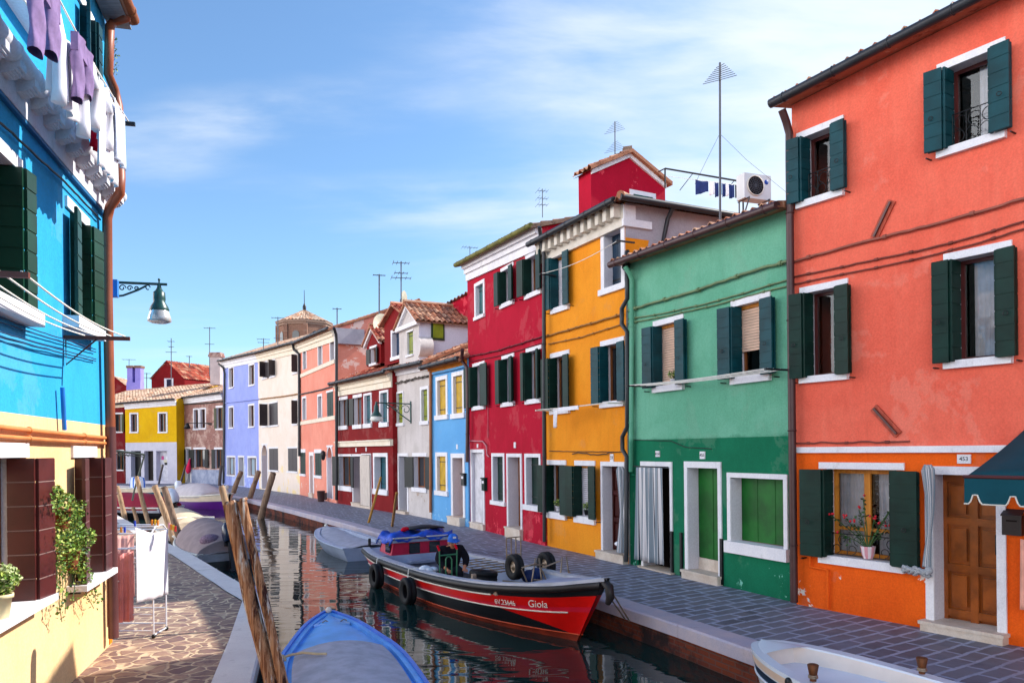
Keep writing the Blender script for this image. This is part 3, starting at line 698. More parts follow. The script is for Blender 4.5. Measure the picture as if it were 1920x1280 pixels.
# light blue house
Fb = Fac((810.5, 973), (879, 987.5))
sky_b = ST("sky_blue_render", (96, 160, 214), (108, 172, 222), peel=(C(150, 196, 224), .62, 1.1, 3), streak=.25, c3=C(70, 140, 200))
YEL = M_paint("yellow_boards", C(190, 150, 10), .5, .2)
kw = dict(jam=.14, sh="closed", shm=YEL, n=2, sill=(.2, .16), rec=.1)
ops = [W(821, 837, 712, 778, **kw), W(851, 868, 704, 775, **kw), W(820.5, 837, 855, 920, **kw),
       W(850, 869, 858, 968, typ="door", jam=.15, dm=WOODO, style="panel", step=(.1, .3, .2), rec=.4)]
eB, ztB = house("narrow light blue house with closed yellow shutters", Fb, (803, 686), (877, 667), 6.5, [sky_b, sky_b, REVEAL, sky_b], ops, .42,
                GUTTER, TILES, (M_stucco("orange_eave", C(220, 140, 50), C(206, 124, 40)), .26, "band"), group=ROW, rtile=.24)
pipe(eB, Fb, [(867, 655, .35), (866, 676, .2), (876, 690), (877, 760), (876, 866)], .06, BGUTTER, .12)
plate(eB, Fb, 857.5, 837, .11, .16)
cable(eB, Fb, [(812, 700), (845, 693), (872, 686)], .05, sky_b, .06, .004)

# white house with the gabled dormer
Fw = Fac((739, 959), (809, 972.5))
whit = ST("stained_white_render", (206, 198, 196), (184, 176, 172), peel=(C(170, 152, 140), .6, 4.5, 1.5), streak=.6, c3=C(160, 150, 146))
YGR = M_paint("olive_boards", C(120, 130, 20), .5, .25)
ops = [W(745, 756, 737, 793, jam=.07, sh="closed", shm=YGR, n=2, sill=(.14, .12), rec=.09), W(791, 802.5, 730, 789, jam=.12, sh="closed", shm=YGR, n=2, sill=(.14, .14), rec=.1),
       W(749, 764, 855, 957, typ="door", jam=.12, dm=IRON, style="plank", step=(.1, .2, .15), rec=.4), W(776, 799, 855.5, 914, lin=(.1, .14), sill=(.12, .16), sh="leaves", ang=(12, 8), shm=BLACKSH, pl=1)]
eW, ztW = house("stained white house under a tall gabled dormer", Fw, (733, 691), (800, 677), 6.5, [whit, whit, REVEAL, whit], ops, .42, GUTTER, TILES, (WHITE, .25, "band"), group=ROW, rtile=.24)
cable(eW, Fw, [(742, 719), (770, 712), (803, 704)], .03, CABLE, .06, .03, 3)
pipe(eW, Fw, [(807.5, 690), (807.5, 960)], .055, M_paint("copper_pipe", C(150, 88, 50), .5), .1)
pipe(eW, Fw, [(724, 697, .3), (727, 712, .2), (736, 724), (737, 730)], .05, BGUTTER, .1)

def dormer(e, F, x0, x1, xp, ybase, yeave, ypeak, t0, depth, mats, roofm, ops, peak_trim=None, over=.2, tile=.22):
    ym = (ybase + yeave) / 2
    s0, s1 = F.sz(x0, ym, t0)[0], F.sz(x1, ym, t0)[0]; xm = (x0 + x1) / 2
    zb, ze = F.sz(xm, ybase, t0)[1], F.sz(xm, yeave, t0)[1]; zp = F.sz(xp, ypeak, t0)[1]
    F2 = Fac(F.P(s0, 0, t0), F.P(s1, 0, t0)); w = F2.L
    for o in ops: solve(F2, o)
    mb = wall_mesh(F2, 0, w, ze, ze, ops, depth, 0, zb=zb, gable=False)
    mb.face([F2.P(0, ze), F2.P(w, ze), F2.P(w / 2, zp)], 0); mb.face([F2.P(0, ze, -depth), F2.P(w, ze, -depth), F2.P(w / 2, zp, -depth)], 0)
    part("dormer_wall", mb, mats, e)
    for o in ops: window(e, F2, o, depth)
    k = (zp - ze) / (w / 2); rb = MB()
    for sg, se in ((-1, 0), (1, w)):
        a0, a1 = F2.P(se + sg * over, ze - k * over + .07, over), F2.P(se + sg * over, ze - k * over + .07, -depth)
        r0, r1 = F2.P(w / 2, zp + .07, over), F2.P(w / 2, zp + .07, -depth)
        roof_plane(rb, a0, a1, r0, r1, tile); dz = V((0, 0, .07)); rb.face([q - dz for q in (a0, a1, r1, r0)]); rb.face([a0 - dz, r0 - dz, r0 + dz * .3, a0 + dz * .3])
    rb.tube([F2.P(w / 2, zp + .1, over), F2.P(w / 2, zp + .1, -depth)], .09, 8)
    part("dormer_roof", rb, roofm, e)
    if peak_trim:
        tb = MB(); q = .16
        for sg, se in ((-1, 0), (1, w)):
            p, c = F2.P(se + sg * .1, ze - .06, 0), F2.P(w / 2, zp + .02, 0); tb.box(p, c - p, V((0, 0, -q)), F2.n * .12)
        if peak_trim > 1: tb.box(F2.P(-.1, ze - .2, 0), F2.u * (w + .2), V((0, 0, .16)), F2.n * .14)
        part("dormer_trim", tb, WHITE, e)
    return F2, w, zb, ze, zp
F2, dw, zb, ze, zp = dormer(eW, Fw, 748.5, 786, 765.6, 683, 606, 571, .02, 4.6, [whit, whit, REVEAL, M_stucco("clean_white_render", C(214, 214, 226), C(204, 204, 218), streak=.15)], TILES, [W(763.5, 774.5, 622, 665, lin=(.05, .06), sill=(.05, .08), sh="closed", shm=YGR, n=2, rec=.1)], 2)
mb = MB(); yb = MB()          # side window of the dormer and the scroll at its foot
mb.box(F2.P(dw, 6.66, -.48), F2.u * .05, V((0, 0, .72)), F2.n * -.54); yb.box(F2.P(dw + .05, 6.74, -.55), F2.u * .03, V((0, 0, .56)), F2.n * -.4)
sw = part("window", mb, M_paint("olive_frame", C(46, 62, 40), .5), eW); part("shutter", yb, YGR, sw)
mb = MB(); rows = []
for t in (.04, -.5):
    rows.append([F2.P(dw - .03 + .26 * math.sin(PI * i / 14) ** .7, zb + .16 + .8 * i / 14, t) for i in range(15)])
mb.grid(rows); mb.face(rows[0]); part("dormer_scroll", mb, whit, eW)

# dark red house
Fd = Fac((634, 943), (738, 961))
dred = ST("dark_red_render", (126, 20, 24), (112, 14, 18), peel=(C(196, 170, 150), .68, 3.0, 2), streak=.3, c3=C(140, 36, 34))
kw = dict(lin=(.1, .14), sill=(.1, .18), sh="leaves", ang=(10, 10), wl=.4, shm=BLACKSH, pl=1, pm=M_pane("hazy_pane_b", C(90, 92, 100)))
TC = M_paint("petrol_boards", C(20, 78, 92), .5, .2)
ops = [W(638, 651, 749, 798, **kw), W(664, 678, 745, 796, **dict(kw, sh="leafL")), W(684, 696, 741, 794, jam=.1, sh="closed", shm=TC, n=2, sill=(.1, .18), rec=.12), W(714, 727, 736, 792, jam=.1, sh="closed", shm=TC, n=2, sill=(.1, .18), rec=.12),
       W(637, 659, 855, 911, jam=.1, sh="leaves", ang=(10, 10), wl=.4, shm=BLACKSH, pl=1, sill=(.12, .22)), W(663, 677, 855, 942, typ="door", jam=.1, dm=WOODB, style="plank", rec=.4, step=(.1, .1, .1)),
       W(679.5, 696, 852, 948, typ="door", jam=.05, dm=DARKIN, style="plank", rec=.4, step=(.1, .1, .1), handle=0), W(703, 725, 856, 917, jam=.16, sh="closed", shm=TC, n=2, sill=(.16, .22), rec=.3)]
eD, ztD = house("low dark red house with cream cornice and a bead curtain door", Fd, (625, 718), (733, 694), 7, [dred, dred, REVEAL, dred], ops, .42, GUTTER, TILES_RED, (CREAMT, .6, "band"), group=ROW, rtile=.24)
mb = MB(); s, z = Fd.sz(690, 832); Fd.box(mb, -.03, Fd.L, z - .1, z + .1, -.01, .12); Fd.box(mb, -.03, Fd.L, z + .1, z + .16, -.01, .18); part("string_course", mb, CREAMT, eD)
plate(eD, Fd, 668, 843, .12, .18); plate(eD, Fd, 687, 842, .12, .18)
cable(eD, Fd, [(634, 829), (680, 826), (735, 822)], .012, CABLE, .1, .01)
kwd = dict(lin=(.08, .1), sill=(.08, .1), sh="leaves", ang=(8, 14), shm=BLACKSH, pl=1, pm=M_pane("hazy_pane_c", C(90, 70, 66)))
dormer(eD, Fd, 687.5, 714, 697, 684, 640, 615, -.7, 3.0, [dred, dred, REVEAL, dred], TILES_RED, [W(695, 706, 652, 681, **kwd)], 1)
dormer(eD, Fd, 721, 764, 741, 680, 600, 574, -.45, 3.6, [dred, dred, REVEAL, dred], TILES_RED, [W(736, 750, 622, 668, jam=.12, sh="closed", shm=M_paint("navy_boards_b", C(28, 54, 86), .45), n=2, sill=(.12, .14), rec=.2)])

# pink house
Fp = Fac((562.5, 927), (631, 943))
pink = ST("salmon_render", (232, 150, 130), (222, 130, 110), peel=(PLAST, .6, 1.6, 1.8), streak=.45, c3=C(208, 124, 106))
pinks = ST("faded_salmon_render", (222, 146, 126), (208, 120, 102), peel=(C(230, 196, 184), .53, 30, .9), streak=.4)
kw = dict(jam=.13, sh="none", pl=1, sill=None, pm=PANE)
ops = [W(569, 574.5, 658, 692, **kw), W(597.5, 604, 646, 684, **kw), W(620, 627.5, 638, 676, **kw), W(568, 574, 747, 787, **kw), W(597, 603.5, 743, 783, **kw),
       W(613, 625, 735, 781, lin=(.05, .1), sill=None, sh="louvre", shm=GREENSH), W(562.8, 573, 848, 888, lin=(.05, .2), sill=(.1, .12), sh="louvre", shm=GREENSH),
       W(582, 587.5, 854, 924, typ="door", jam=.2, dm=WOODO, rec=.15, step=(.1, .1, .1)), W(590.5, 603, 849, 891, lin=(.05, .2), sill=(.1, .14), sh="louvre", shm=GREENSH),
       W(614.5, 624, 838, 934, typ="arch", dm=M_paint("pinkish_door", C(196, 176, 180), .6), am=pink, rec=.2)]
eP, ztP = house("tall salmon pink house with flaking gable wall and arched door", Fp, (556, 640), (626, 611), 8.5, [pink, pink, REVEAL, pinks], ops, .38, GUTTER, TILES, (CREAMT, .6, "band"), group=ROW, rtile=.28)
for ya in (697, 794 - 5, 900):
    s, z = Fp.sz(596, {697: 691, 789: 788, 900: 896}[ya]); mb = MB(); Fp.box(mb, 0, Fp.L, z - .1, z + .1, -.01, .05)
    if ya != 900: part("sill_band", mb, CREAMT, eP)
pipe(eP, Fp, [(626, 614, .3), (630, 626, .15), (631, 640), (631, 937)], .07, GUTTER, .12)
cable(eP, Fp, [(563, 739), (600, 731), (630, 722)], .035, IRON, .06, .01)
mb = MB(); mb.box(Fp.P(Fp.L + .003, ztP[1] - .75, .02), Fp.u * .25, V((0, 0, .75)), Fp.n * -1.4); part("cornice_return", mb, grey, eP)

# cream house
Fm = Fac((486, 916), (562.5, 927))
cream = ST("cream_render", (232, 214, 200), (236, 224, 214), peel=(C(236, 212, 160), .52, 3, .7), streak=.3, c3=C(214, 190, 160))
kw = dict(lin=(.05, .1), sill=(.12, .1), sh="louvre", shm=M_paint("dark_brown_shutter", C(44, 36, 42), .5), pl=1)
kn = dict(lin=(.05, .1), sill=(.12, .1), sh="leafR", ang=(0, 70), shm=M_paint("dark_brown_shutter_b", C(44, 36, 42), .5), pl=1)
ops = [W(492.5, 501.5, 680, 708, **kn), W(507, 516, 676.5, 705, **dict(kw, sh="leaves", ang=(20, 60))), W(550, 557.5, 666, 698, **kn), W(492.5, 501.5, 758, 798, **kn), W(504.5, 521, 755.5, 797, **kw), W(550, 557.5, 751, 794, **kn),
       W(491.5, 502, 834, 916, typ="arch", dm=M_paint("rust_door", C(120, 62, 36), .5), am=cream, rec=.45), W(504.5, 521.5, 840.5, 881, **kw), W(540, 557.5, 840, 883, **kw)]
eM, ztM = house("cream house with three rows of dark louvred windows", Fm, (478, 661), (552, 641), 8.5, [cream, cream, REVEAL, cream], ops, .38, GUTTER, TILES_PALE, (CREAMT, .6, "band"), group=ROW, rtile=.28)
pipe(eM, Fm, [(549, 645, .3), (551, 655, .2), (561, 664), (561, 855)], .08, GUTTER, .14)
cable(eM, Fm, [(488, 748), (530, 743), (561, 738)], .04, YC, .05, .01)

# lavender house
Fl = Fac((420, 908), (486, 916))
lav = ST("lavender_render", (150, 162, 224), (138, 150, 216), peel=(C(176, 190, 232), .55, 3, 1.0), streak=.5, c3=C(160, 172, 230))
kw = dict(jam=.13, sh="none", sill=(.1, .1))
PB = M_pane("blind_pane", C(150, 172, 186))
ops = [W(430, 438, 690, 726, **kw), W(467.5, 477, 684.5, 721, **kw), W(430, 438, 764, 801, **kw), W(467, 476.5, 760, 799, **kw), W(426.5, 441, 857, 890, **dict(kw, pm=PB)), W(448, 457.5, 857, 911, typ="door", jam=.13, dm=M_paint("grey_door", C(120, 130, 130), .5), rec=.3), W(465.5, 481, 858, 892, **dict(kw, pm=PB))]
eL, ztL = house("lavender blue house with pale framed windows", Fl, (410, 676), (477, 661), 8.5, [lav, lav, REVEAL, lav], ops, .38, GUTTER, TILES_PALE, (WHITE, .6, "band"), group=ROW, rtile=.28)
pipe(eL, Fl, [(410, 682, .3), (419, 690, .15), (421, 700), (419, 906)], .08, GUTTER, .12)
cable(eL, Fl, [(422, 755), (450, 752), (486, 748)], .04, lav, .05, .01)

# brick house
Fk = Fac(V((at(334, 900, 63.6).x, 63.6, 0)), V((at(419, 900, 59.6).x, 59.6, 0)))
brick = M_brick("weathered_brick", C(178, 122, 110), C(128, 82, 76), C(190, 168, 160), .26, .075, dirt=C(196, 166, 154))
marble = M_stone("blue_grey_marble", C(112, 124, 156), C(176, 182, 202), 1.1, .5, 20)
OLIVE = M_paint("olive_shutter", C(62, 66, 36), .5)
kw = dict(jam=.12, sh="none", sill=(.12, .14))
ops = [W(338.5, 344, 769, 805, **kw), W(364, 372, 768, 803, **kw), W(376, 385, 767, 802, **kw), W(406, 417, 764, 803, lin=(.08, .16), sill=(.1, .12), sh="leaves", ang=(10, 10), wl=.3, shm=OLIVE, pl=1),
       W(334.5, 345.5, 842, 875, lin=(.08, .16), sill=None, sh="leaves", ang=(10, 10), wl=.36, shm=BLACKSH, pl=1), W(350, 357, 841, 904, typ="door", jam=.16, dm=M_paint("dark_shop_door", C(40, 34, 40), .5), rec=.4, handle=0), W(364, 385, 842, 876, lin=(.08, .16), sill=None, sh="leaves", ang=(10, 10), wl=.36, shm=BLACKSH, pl=1), W(403, 416, 842, 878, lin=(.08, .16), sill=None, sh="leaves", ang=(10, 10), wl=.36, shm=BLACKSH, pl=1)]
eK, ztK = house("two storey weathered brick house with marble clad base", Fk, (334, 746), (419, 735), 11, [brick, marble, REVEAL, brick], ops, .3, GUTTER, TILES_PALE, (WHITE, .5, "band"), zsplit=Fk.sz(378, 880)[1], group=ROW, rtile=.3)
cable(eK, Fk, [(338, 758), (380, 756), (418, 752)], .05, IRON, .06, .01)
# chimney on the brick roof
mb = MB(); c = at(406.5, 700, 66)
mb.box(c - V((.42, .4, 1.0)), V((.84, 0, 0)), V((0, .8, 0)), V((0, 0, 2.4)), 0); mb.box(c + V((-.55, -.5, 1.4)), V((1.1, 0, 0)), V((0, 1.0, 0)), V((0, 0, .18)), 1); mb.box(c + V((-.5, -.45, 1.58)), V((1.0, 0, 0)), V((0, .9, 0)), V((0, 0, .2)), 1)
part("chimney", mb, [M_stucco("grey_pink_render", C(196, 180, 178), C(170, 156, 156)), brick], eK)

# yellow arcade house
flat = lambda p: V((p.x, p.y, 0))
Fa = Fac(flat(at(236, 900, 63.2)), flat(at(332, 900, 62.0)))
yelo = ST("egg_yellow_render", (226, 178, 14), (212, 160, 8), streak=.35, c3=C(196, 146, 30))
arc = ST("white_stone_piers", (206, 202, 214), (190, 188, 202), streak=.3)
ops = [W(245.5, 257.5, 776, 809, jam=.12, sh="none", sill=(.12, .12)), W(298.5, 312, 775, 809, jam=.12, sh="none", sill=(.12, .12))]
for a, b_, dmm in ((245.5, 264.5, M_paint("grey_shopfront", C(16, 15, 18), .4)), (270.5, 287.5, M_paint("brown_shopfront", C(30, 20, 16), .4)), (293, 314, M_paint("white_shopfront", C(214, 212, 220), .5))):
    ops.append(W(a, b_, 845, 901, typ="door", jam=0, lin=None, dm=dmm, rec=.5, style="plank", n=2, handle=0))
eA, ztA = house("egg yellow house standing on a white three bay portico", Fa, (234, 755), (328, 747.5), 11, [yelo, arc, arc, yelo], ops, .3, GUTTER, TILES_PALE, (WHITE, .5, "band"), zsplit=Fa.sz(286, 829)[1], group=ROW, rtile=.3)

# dark red house at the canal bend
Fz = Fac(flat(at(150, 900, 65)), flat(at(235, 900, 63.8)))
ops = [W(213, 229, 776, 809, jam=.12, sh="leaves", ang=(60, 30), shm=OLIVE, pl=1), W(180, 195, 776, 809, jam=.12, sh="none"), W(217, 231, 845, 880, jam=.1, sh="leaves", ang=(60, 60), shm=GREENSH, pl=1), W(176, 192, 845, 900, typ="door", jam=.1)]
eZ, ztZ = house("dark red house at the canal bend behind the brown drainpipe", Fz, (150, 762), (235, 755), 11, [ST("oxblood_render", (112, 18, 26), (98, 14, 22)), ST("oxblood_render_low", (100, 22, 26), (80, 20, 24)), REVEAL, dred], ops, .3, GUTTER, TILES_PALE, (CREAMT, .3, "band"), group=ROW, rtile=.3)
# ------------------------------------------------------------------ land, quays, water
def poly2(pts, z, mat, name, kind="structure", skirt=None, uvs=1.0, rot=0):
    mb = MB(); c, s = math.cos(rot), math.sin(rot)
    mb.face([V((p.x, p.y, z)) for p in pts], 0, [((p.x * c + p.y * s) * uvs, (-p.x * s + p.y * c) * uvs) for p in pts])
    return solo(name, mb, mat, kind=kind, loc=V((0, 0, z)))
QR = [G(*p) for p in ((217, 910), (300, 913), (380, 921), (469, 937), (552, 957), (640, 980), (740, 1008), (860, 1043), (985, 1081), (1122, 1123), (1270, 1172), (1411, 1221), (1560, 1273))]
dq = (QR[-1] - QR[-3]).normalized(); QR.append(QR[-1] + dq * 9)
QR = [QR[0] + V((-60, 6, 0))] + QR
QL = [G(*p) for p in ((315, 1017), (354, 1035), (441, 1086), (470, 1104), (505, 1122), (492, 1201), (472, 1285))]
dl = (QL[-1] - QL[-2]).normalized(); QL.append(QL[-1] + dl * 12)
dl0 = (QL[0] - QL[2]).normalized(); QL = [QL[0] + dl0 * 40] + QL
def offset(pts, d):
    out = []
    for i, p in enumerate(pts):
        a = (p - pts[i - 1]).normalized() if i else (pts[1] - p).normalized(); b = (pts[i + 1] - p).normalized() if i < len(pts) - 1 else a
        na, nb = V((a.y, -a.x, 0)), V((b.y, -b.x, 0)); m = (na + nb).normalized(); out.append(p + m * d / max(.3, m.dot(na)))
    return out
k_ = -1 if (offset(QR, .4)[6] - QR[6]).x < 0 else 1
QRi = offset(QR, .38 * k_); QRw = offset(QR, .05 * k_)
k2 = -1 if (offset(QL, .4)[7] - QL[7]).x > 0 else 1
QLi = offset(QL, .43 * k2); QLw = offset(QL, .05 * k2)
# grey trachyte paving of the right bank
kp = NT("grey_block_paving"); uv = kp.tc("UV"); o = kp.tc()
wob = kp.n("ShaderNodeVectorMath", operation='MULTIPLY_ADD', i_0=kp.n("ShaderNodeTexNoise", i_Vector=o, i_Scale=1.3, i_Detail=4).outputs["Color"], i_1=(.1, .1, 0), i_2=uv).outputs[0]
wob = kp.n("ShaderNodeVectorMath", operation='MULTIPLY_ADD', i_0=kp.n("ShaderNodeTexNoise", i_Vector=o, i_Scale=11.0, i_Detail=3).outputs["Color"], i_1=(.035, .035, 0), i_2=wob).outputs[0]
br = kp.n("ShaderNodeTexBrick", offset=.43, squash=1.35, squash_frequency=3, i_Vector=wob, i_Color1=C(112, 114, 128), i_Color2=C(64, 62, 72), i_Mortar=C(186, 196, 224), i_Scale=1.0, i_Mortar_Size=.03, i_Mortar_Smooth=.35, i_Bias=-.1, i_Brick_Width=.46, i_Row_Height=.24)
c = kp.mix(.4, br.outputs[0], kp.mix(kp.ramp(kp.noise(o, 3, 6, .7), .3, .7), C(72, 68, 78), C(120, 124, 142)))
jd = kp.ramp(kp.noise(o, 2.6, 6, .7), .42, .62)
c = kp.mix(kp.math('MULTIPLY', kp.math('MULTIPLY', br.outputs[1], jd), .3), c, C(96, 98, 114))
sid = kp.n("ShaderNodeVectorMath", operation='FLOOR', i_0=kp.n("ShaderNodeVectorMath", operation='DIVIDE', i_0=wob, i_1=(.4, .24, 1)).outputs[0]).outputs[0]
rn = kp.n("ShaderNodeTexWhiteNoise", noise_dimensions='2D', i_Vector=sid).outputs[0]
c = kp.mix(kp.math('MULTIPLY', kp.math('MULTIPLY', rn, .5), kp.math('SUBTRACT', 1.0, br.outputs[1])), c, C(124, 122, 130))
c = kp.mix(kp.ramp(kp.noise(o, 1.7, 6, .75), .6, .72), c, shade(C(60, 56, 62), .8))
c = kp.mix(kp.ramp(kp.noise(o, .55, 5, .6), .48, .66), c, kp.mix(.4, c, C(122, 130, 150)))
kp.bump(kp.math('ADD', kp.math('MULTIPLY', br.outputs[1], -1.0), kp.math('MULTIPLY', kp.noise(o, 22, 4), .35)), .6, .015)
PAV = kp.out(c, kp.math('MULTIPLY_ADD', kp.noise(o, 2, 3), .3), 0, .4); kp.b.inputs["Roughness"].default_value = .5
ang = math.atan2(Fc.n.y, Fc.n.x)
poly2(QRi + [V((60, -30, 0)), V((300, 300, 0)), V((-300, 300, 0)), V((-300, QR[0].y, 0))], 0, PAV, "right_pavement", rot=ang)
# crazy paving of the left bank
kp = NT("porphyry_crazy_paving"); o = kp.tc()
wv = kp.n("ShaderNodeVectorMath", operation='MULTIPLY_ADD', i_0=kp.n("ShaderNodeTexNoise", i_Vector=o, i_Scale=2.2, i_Detail=3).outputs["Color"], i_1=(.22, .22, 0), i_2=o).outputs[0]
wv = kp.n("ShaderNodeVectorMath", operation='MULTIPLY_ADD', i_0=kp.n("ShaderNodeTexNoise", i_Vector=o, i_Scale=14.0, i_Detail=3).outputs["Color"], i_1=(.035, .035, 0), i_2=wv).outputs[0]
wv = kp.mapp(wv, (1, 1.0, 1))
vo = kp.n("ShaderNodeTexVoronoi", feature='DISTANCE_TO_EDGE', i_Vector=wv, i_Scale=4.3, i_Randomness=.92).outputs["Distance"]
vc = kp.n("ShaderNodeTexVoronoi", feature='F1', i_Vector=wv, i_Scale=4.3, i_Randomness=.92).outputs["Color"]
rnd = kp.n("ShaderNodeSeparateColor", i_0=vc).outputs[0]
stone = kp.mix(rnd, C(116, 92, 84), C(170, 138, 116)); stone = kp.mix(kp.ramp(kp.noise(o, 5, 5, .65), .4, .7), stone, C(112, 84, 86))
c = kp.mix(kp.ramp(vo, .034, .06), kp.mix(kp.ramp(kp.noise(o, 3, 5, .7), .4, .7), C(206, 182, 150), C(146, 122, 106)), stone)
kp.bump(kp.math('ADD', kp.ramp(vo, .02, .09), kp.math('MULTIPLY', kp.noise(o, 30, 4), .4)), .5, .012)
PAVL = kp.out(c, .75, 0, .3)
poly2(list(reversed(QLi)) + [V((-300, QLi[0].y + 10, 0)), V((-300, -30, 0)), V((QLi[-1].x - .1, -30, 0))], 0, PAVL, "left_pavement")
def kerb(pts, pin, pw, mat, wallm, name, wname, stone=1.9):
    mb = MB(); top, bot = .012, -.17
    for i in range(len(pts) - 1):
        n = max(1, round((pts[i + 1] - pts[i]).length / stone))
        if n > 14: n = 14
        for q in range(n):
            a, b = q / n + .0015, (q + 1) / n - .0015
            A, B, Ci, Di = pts[i].lerp(pts[i + 1], a), pts[i].lerp(pts[i + 1], b), pin[i].lerp(pin[i + 1], b), pin[i].lerp(pin[i + 1], a)
            j = R.uniform(-.006, .006); dz = V((0, 0, top + j)); lo = V((0, 0, bot)); m_ = .025
            e = ((A - Di).normalized()) * m_
            mb.face([A - e + dz, B - e + dz, Ci + dz, Di + dz]); mb.face([A - e + dz, B - e + dz, B + dz - V((0, 0, m_)), A + dz - V((0, 0, m_))])
            mb.face([A + dz - V((0, 0, m_)), B + dz - V((0, 0, m_)), B + lo, A + lo]); mb.face([A + lo, B + lo, Ci + lo, Di + lo]); mb.face([A + dz, Di + dz, Di + lo, A + lo]); mb.face([B + dz, Ci + dz, Ci + lo, B + lo])
    solo(name, mb, mat, kind="structure", loc=V((0, 0, 0)))
    mb = MB(); d = 0
    for i in range(len(pw) - 1):
        l = (pw[i + 1] - pw[i]).length; a, b = pw[i], pw[i + 1]
        mb.face([a + V((0, 0, -1.6)), b + V((0, 0, -1.6)), b + V((0, 0, -.16)), a + V((0, 0, -.16))], 0, [(d, -1.6), (d + l, -1.6), (d + l, -.16), (d, -.16)]); d += l
    solo(wname, mb, wallm, kind="structure", loc=V((0, 0, 0)))
QBR = M_brick("quay_brick", C(140, 66, 40), C(92, 44, 36), C(96, 84, 80), .26, .075, dirt=C(44, 34, 36))
kerb(QR, QRi, QRw, M_stone("pink_grey_kerb", C(172, 166, 184), C(196, 180, 184), 2, .6, 70), QBR, "kerb_right", "quay_wall_right")
kerb(QL, QLi, QLw, M_stone("white_kerb", C(214, 204, 200), C(226, 218, 212), 2, .65, 70), QBR, "kerb_left", "quay_wall_left")
# water
kw_ = NT("canal_water"); o = kw_.tc()
big = kw_.noise(kw_.mapp(o, (.35, 1.5, 1), (0, 0, -.3)), .8, 2, .45, .5)
med = kw_.noise(kw_.mapp(o, (.7, 2.6, 1), (0, 0, -.2)), 1.9, 2, .4, .3)
kw_.bump(kw_.math('ADD', big, kw_.math('MULTIPLY', med, .2)), .13, .13)
WAT = kw_.out(C(18, 44, 42), .015, 0, .5); kw_.b.inputs["IOR"].default_value = 1.36
mb = MB(); mb.face([V((-400, -60, WZ)), V((400, -60, WZ)), V((400, 600, WZ)), V((-400, 600, WZ))]); solo("canal_water", mb, WAT, kind="structure", loc=V((0, 0, WZ)))
# ------------------------------------------------------------------ blue and peach house on the left bank
FL = Fac((133, 1280), (209, 1206))
blue = ST("turquoise_blue_render", (46, 160, 212), (34, 146, 204), streak=.12, c3=C(66, 168, 216))
peach = ST("peach_render", (238, 198, 148), (232, 186, 130), streak=.2, c3=C(224, 180, 130))
kw = dict(lin=(.18, .12), sill=(.3, .12, .16), shm=M_paint("bottle_green_shutter", C(12, 58, 42), .4, .2), pl=7, po=.09, wf=.46, fill="pane", rec=.16)
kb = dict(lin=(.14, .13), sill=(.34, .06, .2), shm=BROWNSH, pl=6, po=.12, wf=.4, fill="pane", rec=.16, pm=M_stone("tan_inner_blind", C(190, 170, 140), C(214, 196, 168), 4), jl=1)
ops = [W(132, 157, 410, 606, **kw), W(-45, 24, 280, 560, **dict(kw, wf=.24)), W(150, 166, 24, 190, **dict(kw, shm=TEALSH)), W(0, 36, -190, -12, **kw),
       W(141, 173, 857, 1082, **kb), W(-50, 40, 858, 1150, **dict(kb, wf=.3))]
zE = FL.sz(240, 22, .32)[1]
eLH, ztLH = house("turquoise blue house over a peach ground floor with a white bracketed string course", FL, zE, zE, 8, [blue, peach, REVEAL, blue], ops, .3,
                  M_wood("brown_eave_gutter", C(120, 62, 30), C(150, 84, 44), 'Y'), TILES, None, zsplit=FL.sz(200, 797)[1], over=.3, ext=(7.5, 0), rtile=.26, verge=.0)
L = FL.L; S0 = -7.5
zb_, zr_ = 5.59, 5.92
mb = MB(); FL.box(mb, S0, L + .01, zb_, zr_ - .06, 0, .05); FL.box(mb, S0, L + .1, zr_ - .07, zr_ + .07, 0, .13)
mb.tube([FL.P(S0, zr_, .14), FL.P(L + .1, zr_, .14)], .085, 14)
for i in range(int((L - S0) / .36)):
    s = L - .06 - i * .36
    for k_2 in range(7):
        ta, tb = .04 + .16 * k_2 / 7, .04 + .16 * (k_2 + 1) / 7; lo = zr_ - .06 - .13 * math.sqrt(max(0, 1 - (k_2 / 7) ** 2))
        mb.box(FL.P(s - .075, lo, ta), FL.u * .15, V((0, 0, zr_ - .055 - lo)), FL.n * (tb - ta))
for i in range(int((L - S0) / .5)):
    s = L - .25 - i * .5; mb.lathe(FL.P(s, zr_, .14), [(.085, -.02), (.096, -.012), (.096, .012), (.085, .02)], 14, 0, FL.u)
part("string_course", mb, M_stone("white_moulding", C(214, 212, 218), C(196, 194, 200), 1.6, .8, 40), eLH)
mb = MB(); FL.box(mb, S0, L + .005, zb_ - .035, zb_ - .002, 0, .045); part("band_edge", mb, M_paint("teal_band", C(24, 96, 140), .6), eLH)
mb = MB(); FL.box(mb, L - .13, L + .004, .02, FL.sz(209, 1062)[1], -.06, .012); part("corner_strip", mb, M_stucco("orange_corner", C(232, 128, 20), C(220, 112, 14)), eLH)
mb = MB()
for i in range(40): FL.box(mb, S0, L + .1, ztLH[0] - .1, ztLH[0] - .085, .02 + i * .0, .3) if i == 0 else None
part("soffit", mb, M_wood("grey_soffit_boards", C(150, 150, 152), C(120, 120, 124), 'X'), eLH)
PIPE = M_paint("copper_brown_pipe", C(146, 74, 44), .45, .2, 2, .5); PIPED = M_paint("dark_brown_pipe", C(86, 48, 48), .45, .2, 2, .5)
mb = MB(); q = [(238, 12, .3), (237, 34, .3), (214, 41, .12), (206, 50, .1), (203, 140, .1), (214, 166, .1), (222, 200, .14), (226, 335, .3), (225, 362, .3), (206, 388, .14), (201, 410, .1), (202, 560, .1), (207, 800, .1)]
mb.tube([FL.px(*p) for p in q], .058, 12); part("drain_pipe", mb, PIPE, eLH)
